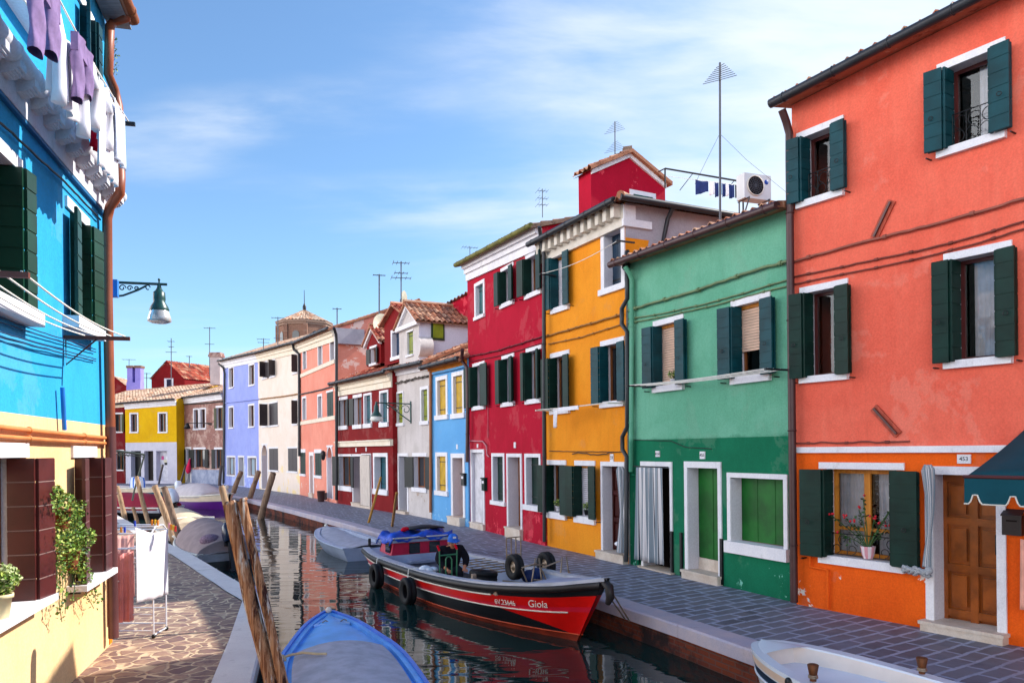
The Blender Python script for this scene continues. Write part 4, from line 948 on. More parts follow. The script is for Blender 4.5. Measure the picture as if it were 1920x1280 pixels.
mb = MB(); mb.tube([FL.px(207, 800, .1), FL.px(213, 1195, .1)], .062, 12)
for y in (850, 925, 1000, 1090): mb.ring(FL.px(208 + (y - 800) * .015, y, .1), .06, .014, (0, 0, 1), 12, 0, 5)
part("drain_pipe", mb, PIPED, eLH)
OCP = M_paint("orange_pipe", C(214, 128, 70), .5)
pipe(eLH, FL, [(-60, 792), (0, 800), (100, 811), (203, 821)], .022, OCP, .05, "wall_pipe"); pipe(eLH, FL, [(-60, 812), (0, 818), (100, 825), (204, 831)], .02, OCP, .05, "wall_pipe")
pipe(eLH, FL, [(117, 726), (121, 806)], .022, M_paint("blue_pipe", C(28, 110, 190), .4), .06, "wall_pipe")
for a, b_ in ((595, 655), (604, 660), (622, 673), (632, 677)): cable(eLH, FL, [(-50, a - 18), (0, a), (60, a + (b_ - a) * .36), (180, b_)], .006, M_paint("navy_cable", C(30, 50, 84), .6), .03, .003)
cable(eLH, FL, [(-20, 215), (22, 250), (70, 295), (120, 340), (188, 412)], .012, IRON, .04, .005)
mb = MB(); FL.box(mb, L - .12, L - .02, FL.sz(194, 552)[1], FL.sz(194, 520)[1], .02, .14); part("junction_box", mb, M_paint("blue_box", C(50, 120, 200), .4), eLH)

# street lamp on its scrolled bracket
zl_ = FL.sz(201, 520, .1)[1] + .04; sL = L + .02
LG = M_paint("lamp_green", C(14, 66, 62), .35, .15, 3, .6)
e = thing("street_lamp", "green street lamp with pale glass hanging from a scrolled bracket on the turquoise house corner", "street lamp", FL.P(sL, zl_, .1))
mb = MB(); T = lambda t, dz: FL.P(sL, zl_ + dz, t)
mb.tube([T(.0, 0), T(.72, .0)], .018, 8); mb.tube([T(.0, -.2), T(.18, -.17), T(.36, -.09), T(.46, -.03)], .014, 8); mb.tube([T(.02, -.24), T(.02, .04)], .025, 8)
for c, r in ((.08, .05), (.17, .045), (.26, .036), (.34, .028)):
    mb.tube([T(c + r * (1 - .05 * i) * math.cos(i * .5), -.07 + r * (1 - .05 * i) * math.sin(i * .5)) for i in range(15)], .008, 6)
mb.tube([T(.48 + .03 * math.cos(i * .5) * (1 - i * .04), -.05 + .03 * math.sin(i * .5)) for i in range(12)], .008, 5)
mb.ball(T(.62, .06), .018); mb.tube([T(.62, .0), T(.62, .05)], .012, 6)
part("bracket", mb, LG, e)
mb = MB(); mb.lathe(T(.62, 0), [(.02, 0), (.03, -.05), (.05, -.09), (.075, -.11), (.08, -.2), (.075, -.24), (.11, -.3), (.125, -.34), (.12, -.36)], 18); part("lamp_cap", mb, LG, e)
kg = NT("frosted_lamp_glass"); kg.b.inputs["Transmission Weight"].default_value = .35
mb = MB(); mb.lathe(T(.62, 0), [(.118, -.36), (.145, -.45), (.15, -.5), (.1, -.52), (.02, -.53)], 18); part("lamp_glass", mb, kg.out(C(206, 206, 206), .2, 0, .5), e)

# clothes lines and washing
ROPE = M_paint("white_rope", C(226, 222, 214), .8, .08, 8, .1)
def line_set(name, label, spx, tz, tips, tt, far_s, ropes, arm_m):
    """two arms standing out of the wall with parallel ropes between them"""
    s1_, z_ = FL.sz(spx[0], spx[1], tt); e = thing(name, label, "clothes line", FL.P(s1_, z_, 0))
    for s in (s1_, far_s):
        mb = MB(); FL.box(mb, s - .02, s + .02, z_ - .025, z_ + .015, 0, tt + .03); mb.tube([FL.P(s, z_, .02), FL.P(s, z_ - .3, .02), FL.P(s, z_ - .02, .32)], .01, 5); part("arm", mb, arm_m, e)
    for t in ropes:
        mb = MB(); mb.tube([FL.P(s1_ + (far_s - s1_) * i / 12, z_ + .02 - .06 * math.sin(PI * i / 12), t) for i in range(13)], .008, 6); part("rope", mb, ROPE, e)
    return s1_, z_
sl_, zl2 = line_set("clothes_line", "bare four rope clothes line below the first floor windows of the turquoise house", (238, 634), 0, None, .62, FL.sz(46, 531, .62)[0], (.2, .32, .46, .6), M_paint("rusty_arm", C(96, 44, 30), .6))
su_, zu = line_set("clothes_line", "upper clothes line loaded with purple and white washing on the turquoise house", (248, 232), 0, None, .62, S0 + 4.5, (.3, .58), IRON)
PURP = M_paint("lilac_cloth", C(134, 112, 152), .9, .2, 8, .1); WHC = M_paint("white_cloth", C(232, 230, 236), .9, .05, 6, .1); REDC = M_paint("crimson_cloth", C(196, 14, 40), .9, .1, 8, .1); PINKC = M_paint("rose_cloth", C(216, 142, 138), .9, .14, 5, .1)
def cloth(mb, p0, p1, zb, nrm, folds=4, amp=.03, n=28, m=14, ragged=.0, ph=0, taper=1.0, sag=.02):
    rows, uvs = [], []
    for i in range(m + 1):
        f = i / m; row = []; uv = []
        for j in range(n + 1):
            u = j / n; uu = .5 + (u - .5) * (1 + (taper - 1) * f)
            p = p0.lerp(p1, uu); z0 = p.z - sag * math.sin(PI * u); z = z0 + (zb - z0) * f + ragged * f * math.sin(u * 9 + ph)
            d = amp * (.25 + .75 * f) * (math.sin(u * folds * 2 * PI + ph + .8 * f) + .4 * math.sin(u * folds * 4.7 * PI + ph * 2 + f * 2))
            row.append(V((p.x, p.y, z)) + nrm * d); uv.append((u, f))
        rows.append(row); uvs.append(uv)
    mb.grid(rows, 0, True, False, uvs)
def hang(kind, label, cat, x0, x1, yb, t, mat, name, group="washing on the upper clothes line"):
    """garment pegged on the upper line between two survey columns, hem at survey row yb"""
    zline = zu - .04; d0, d1 = [], []
    def s_at(x):                     # where on the line the column x falls
        lo, hi = S0, L + 2
        for _ in range(40):
            md = (lo + hi) / 2; p = FL.P(md, zline, t) - CAM; xx = CX + FPX * (p.x * _c - p.z * _s) / p.y
            if xx < x: lo = md
            else: hi = md
        return lo
    a, b = s_at(x0), s_at(x1); zb = FL.sz((x0 + x1) / 2, yb, t)[1]; mb = MB(); w_ = b - a
    if kind == "sheet": cloth(mb, FL.P(a, zline, t), FL.P(b, zline, t), zb, FL.n, 2 + w_ * 3, .025, ph=x0)
    elif kind == "trousers":
        cr = zline - (zline - zb) * .28
        for q, (l0, l1) in enumerate(((a, a + w_ * .47), (a + w_ * .53, b))):
            rows = []
            for i in range(13):
                f = i / 12; z = zline + (zb + (.16 if q else 0) - zline) * f; c = (l0 + l1) / 2 + (.02 if f > .3 else 0) * (1 if q else -1); h = (l1 - l0) / 2 * (1 - .25 * f)
                rows.append([FL.P(c + h * math.cos(k * PI / 6), z, t + .045 * math.sin(k * PI / 6) + .012 * math.sin(f * 9 + k)) for k in range(12)])
            mb.grid(rows, 0, True, True)
        FL.box(mb, a, b, cr, zline, t - .03, t + .03)
    elif kind == "shirt":
        cloth(mb, FL.P(a, zline, t), FL.P(b, zline, t), zb, FL.n, 2 + w_ * 4, .035, 40, 18, ph=x0, ragged=.03, taper=.92)
        for s in (a + .05, b - .05):
            mb.tube([FL.P(s, zline, t + .02), FL.P(s, zline - .25, t + .06), FL.P(s + .02, zb + .25, t + .05), FL.P(s - .01, zb - .02, t + .06), FL.P(s, zb - .12, t + .05)], [.05, .055, .05, .055, .06], 8)
    o = solo(name, mb, mat, label, cat, group)
    if kind != "trousers": solidify(o, .004)
    return o
hang("trousers", "large lilac trousers hanging nearest the left picture edge on the upper clothes line", "trousers", 56, 106, 118, .56, PURP, "trousers")
hang("shirt", "long white blouse hanging between the two pairs of lilac trousers", "shirt", 92, 146, 196, .48, WHC, "shirt")
hang("trousers", "small lilac trousers with gathered legs hanging beside the long white blouse", "trousers", 139, 168, 200, .57, PURP, "trousers")
hang("shirt", "white frilled top hanging between the small lilac trousers and the red cloth", "shirt", 160, 192, 236, .52, WHC, "shirt")
hang("sheet", "crimson cloth half hidden behind white sheets on the upper clothes line", "cloth", 172, 192, 285, .34, REDC, "cloth")
hang("sheet", "wide white sheet with the lowest hem beside the crimson cloth", "sheet", 185, 218, 328, .57, WHC, "sheet")
hang("sheet", "narrow white sheet hanging last on the line next to the iron bracket", "sheet", 214, 233, 305, .6, M_paint("bluish_white_cloth", C(214, 222, 238), .9, .05, 6, .1), "sheet")

# plants on the peach wall
LEAFA = M_paint("ivy_leaf", C(92, 128, 40), .5, .35, 9, .4); LEAFB = M_paint("ivy_leaf_pale", C(164, 178, 84), .5, .3, 9, .4); LEAFD = M_paint("ivy_leaf_dark", C(44, 78, 30), .5, .3, 9, .4)
TERRA = M_paint("terracotta", C(120, 62, 38), .8, .15, 5, .2)
def leafquad(mb, c, r, m, droop=0.0):
    a = V((R.gauss(0, 1), R.gauss(0, 1), R.gauss(0, .7))).normalized(); b = a.cross(V((R.gauss(0, 1), R.gauss(0, 1), R.gauss(0, 1)))).normalized()
    f = a.cross(b) * r * .25
    mb.face([c - a * r, c + b * r * .75 + f, c + a * r + f * .5, c - b * r * .75 + f], m)
def ivy(label, blobs, trails, potpx, group):
    s, z = FL.sz(*potpx, .12); e = thing("trailing_ivy", label, "plant", FL.P(s, z - .12, .12), group)
    mb = MB(); mb.lathe(FL.P(s, z - .12, .13), [(.07, 0), (.085, .1), (.1, .17), (.11, .17), (.11, .2), (.095, .2), (.09, .15)], 14); part("pot", mb, TERRA, e)
    mb = MB(); st = MB()
    for (x, y, rx, ry, n) in blobs:
        for _ in range(n):
            a = R.uniform(0, 2 * PI); q = math.sqrt(R.random()); t = max(.03, R.gauss(.15, .07))
            c = FL.px(x + rx * q * math.cos(a), y + ry * q * math.sin(a), t); k = R.random()
            leafquad(mb, c, R.uniform(.009, .024), 0 if k < .5 else (1 if k < .8 else 2))
    for tr in trails:
        P3 = [FL.px(x, y, .1 + .05 * math.sin(i)) for i, (x, y) in enumerate(tr)]; st.tube([FL.P(s, z + .05, .13)] + P3, .004, 5)
        for i in range(len(P3) - 1):
            for _ in range(9): leafquad(mb, P3[i].lerp(P3[i + 1], R.random()) + V((R.gauss(0, .025), R.gauss(0, .025), R.gauss(0, .02))), R.uniform(.013, .026), R.choice((0, 0, 1, 2)))
    part("foliage", mb, [LEAFA, LEAFB, LEAFD], e); part("stem", st, LEAFD, e)
ivy("upper trailing ivy in a pot hung between the two brown shuttered windows", [(108, 930, 13, 20, 330), (122, 948, 24, 24, 420), (140, 962, 20, 20, 300), (156, 954, 10, 16, 100), (116, 985, 12, 22, 120)], [[(150, 950), (160, 945), (166, 948)], [(115, 980), (118, 1010), (112, 1040)]], (112, 968), "ivy pots on the peach wall")
ivy("lower trailing ivy with pale leaves and long runners below the other ivy pot", [(122, 1014, 20, 24, 380), (146, 1010, 28, 30, 520), (164, 1006, 16, 18, 220), (148, 1052, 22, 26, 380), (120, 1052, 14, 20, 160), (160, 1078, 14, 18, 140), (140, 984, 16, 12, 120)],
    [[(160, 1090), (172, 1110), (180, 1122), (178, 1128)], [(112, 1080), (110, 1110), (112, 1140), (116, 1165)], [(122, 1070), (124, 1110), (122, 1150)], [(106, 1060), (108, 1090), (104, 1110)], [(134, 1070), (140, 1100), (136, 1125)], [(166, 1080), (176, 1100), (180, 1118)], [(116, 1075), (118, 1105), (116, 1135)], [(150, 1085), (165, 1120), (176, 1140)]], (128, 1046), "ivy pots on the peach wall")
def potplant(label, c, r, h, pm, cr, n, mats, flowers=None, name="pot_plant"):
    e = thing(name, label, "plant", c); mb = MB(); mb.lathe(c, [(r * .7, 0), (r * .95, h * .85), (r * 1.1, h * .85), (r * 1.1, h), (r * .95, h), (r * .9, h * .8)], 16); part("pot", mb, pm, e)
    mb = MB()
    for _ in range(n):
        d = V((R.gauss(0, 1), R.gauss(0, 1), R.gauss(0, 1))).normalized() * cr * R.random() ** .45; leafquad(mb, c + V((0, 0, h + cr * .8)) + V((d.x, d.y, d.z * .85)), R.uniform(.012, .024), R.randrange(len(mats)))
    part("foliage", mb, mats, e); mb = MB()
    for _ in range(6): mb.tube([c + V((0, 0, h * .8)), c + V((R.gauss(0, .3) * cr, R.gauss(0, .3) * cr, h + cr))], .005, 5)
    part("stem", mb, LEAFD, e)
    if flowers:
        mb = MB()
        for _ in range(flowers[1]):
            d = V((R.gauss(0, 1), R.gauss(0, 1), R.gauss(.4, .8))).normalized() * cr; mb.ball(c + V((0, 0, h + cr * .8)) + d, .016, 0, 6)
        part("flower", mb, flowers[0], e)
    return e
s, z = FL.sz(16, 1160, .16)
potplant("pale green bush in a cream pot with an orange rim on the peach window sill", FL.P(s, FL.sz(10, 1150, .05)[1] + .0, .1), .09, .21, [M_paint("cream_pot", C(222, 206, 160), .6)], .15, 900, [LEAFA, LEAFB, M_paint("silver_leaf", C(190, 200, 140), .5)])

# drying rack behind the corner
RW = M_paint("white_rack_metal", C(224, 224, 230), .35, .05, 4, .5)
O = G(288, 1196); ax = V((-1, .05, 0)).normalized(); ay = (G(312, 1181) - O); ay.z = 0; dpt = ay.length; ay.normalize()
e = thing("drying_rack", "white folding drying rack holding towels beside the peach house corner", "drying rack", O)
mb = MB(); W_ = 1.15; H = 1.02; up = V((0, 0, 1))
for a in (0, W_):
    for q in (0, dpt): mb.tube([O + ax * a + ay * q + up * .03, O + ax * a + ay * q + up * H], .011, 8)
    mb.tube([O + ax * a + up * .04, O + ax * a + ay * dpt + up * .04], .011, 8)
    mb.tube([O + ax * a + up * H, O + ax * a - ay * .05 + up * 1.42, O + ax * a + ay * .1 + up * 1.5, O + ax * a + ay * (dpt - .1) + up * 1.5, O + ax * a + ay * (dpt + .05) + up * 1.42, O + ax * a + ay * dpt + up * H], .012, 8)
for q, h in ((0, .1), (dpt, .1), (0, .32), (dpt, .32), (0, H), (dpt, H), (-.05, 1.42), (dpt + .05, 1.42), (.1, 1.5), (dpt - .1, 1.5)): mb.tube([O + ay * q + up * h, O + ax * W_ + ay * q + up * h], .01, 8)
for i in range(1, 8): mb.tube([O + ay * dpt * i / 8 + up * 1.2, O + ax * W_ + ay * dpt * i / 8 + up * 1.2], .006, 6)
part("frame", mb, RW, e)
for a in (0, W_):
    for q in (0, dpt): mb = MB(); mb.ball(O + ax * a + ay * q + up * .03, .03); part("foot", mb, IRON, e)
cols = [M_paint("peg_%s" % n, c, .4) for n, c in (("orange", C(236, 140, 30)), ("yellow", C(236, 200, 60)), ("blue", C(40, 70, 190)), ("red", C(214, 50, 40)), ("pink", C(236, 170, 190)))]
for x, y, c in ((286, 984, 0), (292, 984, 1), (297, 985, 0), (318, 990, 4), (322, 993, 0), (326, 994, 1), (330, 996, 3), (228, 998, 0), (235, 998, 2), (254, 986, 2)):
    mb = MB(); p = at(x, y, 10.35); mb.box(p, ax * .022, up * .075, ay * .018); part("clothes_peg", mb, cols[c], e)
def towel(label, p0, p1, zb, m, folds, amp, **k):
    mb = MB(); nrm = (p1 - p0).cross(up).normalized(); cloth(mb, p0, p1, zb, nrm, folds, amp, 30, 16, **k); return solidify(solo("towel", mb, m, label, "towel", "towels on the drying rack"), .005)
z_of = lambda y, Y: at(0, y, Y).z + 0
towel("white towel hanging at the near end of the drying rack", at(253, 988, 9.95), at(316, 991, 10.6), at(285, 1124, 10.2).z, WHC, 1.5, .025, sag=.06, ph=1, ragged=.01)
towel("rose pink towel with the longest hem on the drying rack", at(214, 1036, 10.15), at(250, 1032, 10.3), at(230, 1166, 10.2).z, PINKC, 2.5, .03, ph=2)
towel("pale pink cloth at the back of the drying rack", at(214, 1003, 10.45), at(251, 1000, 10.6), at(230, 1120, 10.5).z, M_paint("pale_pink_cloth", C(222, 168, 158), .9, .08, 5, .1), 2, .02)
# ------------------------------------------------------------------ boats
def cr_interp(st, n):
    out = []
    for i in range(n + 1):
        x = i / n * (len(st) - 1); k = min(int(x), len(st) - 2); f = x - k
        p = [st[max(k - 1, 0)], st[k], st[k + 1], st[min(k + 2, len(st) - 1)]]
        out.append(tuple(.5 * (2 * b + (c - a) * f + (2 * a - 5 * b + 4 * c - d) * f * f + (3 * b - a - 3 * c + d) * f ** 3) for a, b, c, d in zip(*p)))
    return out
class Boat:
    """stations: (t at waterline, t at sheer, half beam at sheer, half beam at waterline, sheer z, keel z), stern to bow"""
    def __init__(b, name, label, O, head, st, n=44, cat="boat", group=None, flip=False):
        b.O = V((O[0], O[1], 0)); h = V((head[0], head[1], 0)).normalized(); b.h = h; b.m = V((h.y, -h.x, 0)) * (-1 if flip else 1); b.S = cr_interp(st, n)
        b.e = thing(name, label, cat, b.O + V((0, 0, WZ)), group)
    def P(b, t, y, z): return b.O + b.h * t + b.m * y + V((0, 0, z))
    def at(b, t):                           # sheer half beam and height at a sheer position
        S = b.S
        for i in range(len(S) - 1):
            if S[i][1] <= t <= S[i + 1][1]:
                f = (t - S[i][1]) / max(1e-6, S[i + 1][1] - S[i][1]); return S[i][2] + (S[i + 1][2] - S[i][2]) * f, S[i][4] + (S[i + 1][4] - S[i][4]) * f
        return (S[0][2], S[0][4]) if t < S[0][1] else (S[-1][2], S[-1][4])
    def pt(b, s, f, side):
        tw, ts, hs, hw, zs, zk = s
        if f <= 1: y = hs + (hw - hs) * f ** 1.3; z = zs + (WZ - zs) * f; t = ts + (tw - ts) * f
        else: a = (f - 1) * PI / 2; y = hw * math.cos(a); z = WZ + (zk - WZ) * math.sin(a); t = tw - (f - 1) * .1
        return b.P(t, side * y, z)
    def hull(b, rows, mats, mf, name="hull"):
        mb = MB()
        rf = rows if callable(rows) else (lambda s: rows)
        if callable(rows): rows = rf(b.S[0])
        for side in (-1, 1): mb.grid([[b.pt(s, f, side) for f in rf(s)] for s in b.S], 0, True, False, None, lambda i, j: mf(b.S[i][1], (rows[j] + rows[j + 1]) / 2, j))
        r0 = [b.pt(b.S[0], f, -1) for f in rows]; r1 = [b.pt(b.S[0], f, 1) for f in rows]
        mb.grid([r0, r1], 0, False, False, None, lambda i, j: mf(-99, (rows[j] + rows[j + 1]) / 2, j))
        return part(name, mb, mats, b.e)
    def strip(b, f, r, mat, name, t0=-99, t1=99, out=.0):
        mb = MB()
        for side in (-1, 1):
            pts = [b.pt(s, f, side) + b.m * side * out for s in b.S if t0 <= s[1] <= t1]
            if len(pts) > 1: mb.tube(pts, r, 8)
        return part(name, mb, mat, b.e)
    def rim(b, w, dz, th, mat, name="gunwale", t0=-99, t1=99):
        mb = MB()
        for side in (-1, 1):
            rows = []
            for s in b.S:
                if not t0 <= s[1] <= t1: continue
                o = b.pt(s, 0, side) + V((0, 0, dz)); i_ = b.P(s[1], side * max(.0, s[2] - w), s[4] + dz); d = V((0, 0, th))
                rows.append([o, i_, i_ - d, o - d])
            mb.grid(rows, 0, False, True)
        return part(name, mb, mat, b.e)
    def deck(b, t0, t1, inset, dz, mat, name="deck", camber=.03, skirt=0, n=8):
        mb = MB(); rows = []
        for s in b.S:
            if not t0 <= s[1] <= t1: continue
            h = max(.01, s[2] - inset); rows.append([b.P(s[1], h * (2 * j / n - 1), s[4] + dz + camber * (1 - (2 * j / n - 1) ** 2)) for j in range(n + 1)])
        if len(rows) < 2: return
        mb.grid(rows)
        if skirt:
            lo = V((0, 0, -skirt)); mb.grid([[p for p in rows[0]], [p + lo for p in rows[0]]], 0, False); mb.grid([rows[-1], [p + lo for p in rows[-1]]], 0, False)
            for k in (0, n): mb.grid([[r[k], r[k] + lo] for r in rows], 0, False)
        return part(name, mb, mat, b.e)
    def inside(b, t0, t1, inset, floor, mat, fm=None):
        mb = MB(); SS = [s for s in b.S if t0 <= s[1] <= t1]
        def lo(s): f = min(1, max(0, (s[4] - floor) / (s[4] - WZ))); return max(.01, min(s[2] - inset - .06, s[2] + (s[3] - s[2]) * f ** 1.3 - .07))
        tl = lambda s: s[1] + (s[0] - s[1]) * .8
        for side in (-1, 1): mb.grid([[b.P(s[1], side * max(.01, s[2] - inset), s[4]), b.P(tl(s), side * lo(s), floor)] for s in SS], 0, True)
        mb.grid([[b.P(tl(s), -lo(s), floor), b.P(tl(s), lo(s), floor)] for s in SS], 1, False)
        for s in (SS[0], SS[-1]):
            h = max(.01, s[2] - inset); mb.face([b.P(s[1], -h, s[4]), b.P(s[1], h, s[4]), b.P(tl(s), lo(s), floor), b.P(tl(s), -lo(s), floor)], 0)
        return part("interior", mb, [mat, fm or mat], b.e)
    def outboard(b, t, z, cowl, tilt=.0, sc_=1.0, y=0):
        c = b.P(t, y, z); mb = MB(); d = (b.h * -1 * math.cos(tilt) + V((0, 0, 1)) * math.sin(tilt)); u = (V((0, 0, 1)) * math.cos(tilt) + b.h * math.sin(tilt)); m = b.m
        rows = []
        for zz, hx, hy, of in ((0, .10, .11, 0), (.08, .15, .14, .01), (.22, .17, .15, .02), (.34, .15, .14, 0), (.42, .1, .1, -.02), (.44, .02, .02, -.02)):
            rows.append([c + u * zz * sc_ + d * (of + hx * sc_ * math.copysign(abs(math.cos(k * PI / 8)) ** .6, math.cos(k * PI / 8))) + m * hy * sc_ * math.copysign(abs(math.sin(k * PI / 8)) ** .6, math.sin(k * PI / 8)) for k in range(16)])
        mb.grid(rows, 0, True, True)
        mb.box(c - d * .06 - m * .04 - u * .75 * sc_, d * .14, m * .08, u * .76 * sc_, 1); mb.lathe(c - u * .7 * sc_ + d * .0, [(.01, -.14), (.05, -.1), (.055, .1), (.03, .16)], 10, 1, d)
        mb.box(c - d * .22 - m * .1 - u * .06, d * .16, m * .2, u * .1, 1)
        for k in range(3):
            a = k * 2 * PI / 3; w = m * math.cos(a) + u * math.sin(a); mb.box(c - u * .7 * sc_ + d * .12, w * .11, d.cross(w) * .05, d * .012, 1)
        return part("outboard_motor", mb, [cowl, IRON], b.e)
BLK = M_paint("black_hull_paint", C(22, 22, 26), .35, .3, 1.5, .5); REDH = M_paint("red_hull_paint", C(206, 14, 8), .28, .15, 1.5, .6); REDP = M_paint("pink_red_hull_paint", C(200, 26, 50), .3, .15, 1.5, .5)
BOOT = M_paint("rust_bottom_paint", C(120, 38, 20), .6, .35, 3, .3); WHL = M_paint("white_line_paint", C(214, 208, 196), .5, .1); RUB = M_paint("dark_rubber", C(28, 24, 26), .55, .25, 6, .4)
DKG = M_paint("grey_deck_paint", C(146, 158, 186), .5, .12, 2.5, .4); MUDG = M_paint("worn_wood_floor", C(58, 50, 48), .8, .3, 4, .2); SILV = M_paint("rusty_silver_tube", C(140, 122, 104), .4, .3, 8, .5, .5)

rb_ = Boat("work_boat", "long black and red work boat with a small cabin and carts in its hold", (-1.13, 15.5), (.485, -.874),
           [(-3.15, -3.5, .86, .66, .2, -.75), (-2.2, -2.4, .98, .84, .15, -.8), (-.6, -.65, 1.04, .9, .17, -.8), (1.0, 1.05, 1.03, .86, .21, -.8), (2.5, 2.7, .86, .6, .29, -.78), (3.6, 4.05, .52, .27, .43, -.75), (4.2, 4.85, .15, .06, .57, -.7), (4.35, 5.12, .05, .02, .62, -.65)], 60, flip=True)
def red_rows(s):                             # a red wedge opens below the stripe towards the bow
    lim = min(.88, max(.525, .52 + (s[1] - 3.0) / 1.7 * .34))
    return [0, .1, .2, .26, .3, .35, .4, .44, .48, .52] + [.52 + (lim - .52) * k / 4 for k in range(1, 5)] + [lim + (.905 - lim) * k / 4 for k in range(1, 5)] + [1, 1.15, 1.4, 2]
def red_mf(t, f, j):
    if j < 3: return 0
    if j < 7: return 1 if t > -50 else 0
    if j < 9: return 2 if t > -50 else 0
    if j < 13: return 1 if t > 3.0 else 0
    return 0 if j < 17 else 3
rb_.hull(red_rows, [BLK, REDH, REDP, BOOT], red_mf)
rb_.strip(.26, .014, WHL, "rubbing_strake", t1=3.1, out=.012); rb_.strip(.53, .012, WHL, "rubbing_strake", t1=4.7, out=.008); rb_.strip(.1, .06, RUB, "fender_rail", out=.0); rb_.strip(.89, .012, M_paint("orange_line", C(190, 64, 24), .5), "rubbing_strake")
rb_.rim(.16, .012, .05, M_paint("gunwale_paint", C(176, 178, 190), .6, .15)); rb_.inside(-2.3, 3.6, .14, -.25, DKG, MUDG)
rb_.deck(-3.6, -2.25, .14, -.03, DKG, "stern_deck"); rb_.deck(3.55, 5.0, .14, .0, DKG, "fore_deck")
mb = MB(); bt = [rb_.pt(s, 0, 0) for s in rb_.S[-3:]]
mb.tube([rb_.P(4.8, 0, .5), rb_.P(5.05, 0, .55), rb_.P(5.17, 0, .5), rb_.P(5.19, 0, .36), rb_.P(5.13, 0, .26)], [.04, .065, .07, .065, .04], 10); part("stem_guard", mb, RUB, rb_.e)
P = rb_.P
mb = MB(); y0, y1 = -.6, .86; tz = .1                 # cabin
for (a, c) in (((-3.05, y0), (-2.25, y0)), ((-2.25, y1), (-3.05, y1)), ((-3.05, y1), (-3.05, y0))): mb.face([P(a[0], a[1], tz), P(c[0], c[1], tz), P(c[0], c[1] * .9, .42), P(a[0] + (.1 if a[0] < -3 else 0), a[1] * .9, .42)], 0)
mb.face([P(-2.25, y0, tz), P(-2.25, y1, tz), P(-2.25, y1 * .9, .42), P(-2.25, y0 * .9, .42)], 0)
mb.box(P(-2.24, y0, tz + .03), rb_.h * .01, rb_.m * .0 + rb_.m * .001, V((0, 0, .01)), 0)
mb.box(P(-2.3, y0 - .02, -.3), rb_.h * .16, rb_.m * (y1 - y0 + .04), V((0, 0, .4)), 1); mb.box(P(-2.16, y0 + .3, -.02), rb_.h * .35, rb_.m * 1.0, V((0, 0, .06)), 1)
cab = part("cabin", mb, [M_paint("rose_cabin_paint", C(186, 26, 66), .4, .15), DKG], rb_.e)
for q0, q1 in ((.28, .46), (.62, .8)):
    mb = MB(); w = y1 - y0; mb.box(P(-2.243, y0 * .97 + w * q0, tz + .05), rb_.h * .015, rb_.m * w * (q1 - q0), V((0, 0, .24))); part("window", mb, PANE, cab)
mb = MB(); mb.box(P(-2.62, y0 - .006, tz + .08), rb_.h * .28, rb_.m * .03, V((0, 0, .2))); part("window", mb, PANE, cab)
mb = MB(); mb.box(P(-3.12, y0 * .95 - .03, .42), rb_.h * .95, rb_.m * (1.4), V((0, 0, .06))); part("cabin_roof", mb, DKG, rb_.e)
TARP = M_paint("blue_tarpaulin", C(16, 74, 190), .5, .3, 6, .4)
mb = MB(); rows_ = []
for i in range(15):
    y = -.66 + 1.55 * i / 14; rows_.append([P(-3.1 + .95 * j / 10, y + .03 * math.sin(j * 2.3), .58 + .05 * math.sin(i * .9 + j * .8) + .02 * math.sin(i * 2.7 + j * 3.1) - (.16 if i in (0,) else 0) - (.1 if j in (0, 10) else 0)) for j in range(11)])
mb.grid(rows_); o = solo("tarpaulin", mb, TARP, "crumpled blue tarpaulin spread over the work boat cabin roof", "tarpaulin"); solidify(o, .02)
e = thing("oar_bundle", "bundle of pale poles lying under the blue tarpaulin on the cabin roof", "poles", P(-2.3, 0, .48))
for i, (tt, z, r) in enumerate(((-2.2, .495, .02), (-2.27, .5, .025), (-2.34, .49, .015), (-2.15, .525, .015))):
    mb = MB(); mb.tube([P(tt, -.5 - .03 * i, z), P(tt - .03, .8 + .04 * i, z)], r, 8); part("pole", mb, [SILV, WHL, IRON, WHL][i], e)
mb = MB(); rows_ = [[P(-2.95 + .09 * j, -.05 + .075 * i + .01 * j, .66 + .06 * math.sin(PI * i / 11) * math.sin(PI * j / 5) + .02 * R.random()) for j in range(6)] for i in range(12)]; mb.grid(rows_); solidify(solo("jacket", mb, RUB, "black jacket thrown on top of the blue tarpaulin", "jacket"), .03)
mb = MB(); mb.ball(P(-2.6, -.12, .68), .09, 0, 12, .55); mb.ball(P(-2.5, -.2, .67), .07, 0, 12, .6); solo("cloth", mb, REDC, "red cloth bunched beside the black jacket on the tarpaulin", "cloth")
mb = MB(); mb.box(P(-3.35, -.3, .12), rb_.h * .12, rb_.m * .12, V((0, 0, .12))); part("bollard", mb, MUDG, rb_.e); mb = MB(); mb.tube([P(-3.3, .3, .2), P(-3.0, .1, .5)], .02, 6); mb.tube([P(-3.4, -.72, .26), P(-3.4, -.72, .42)], .035, 8); part("tiller", mb, IRON, rb_.e)
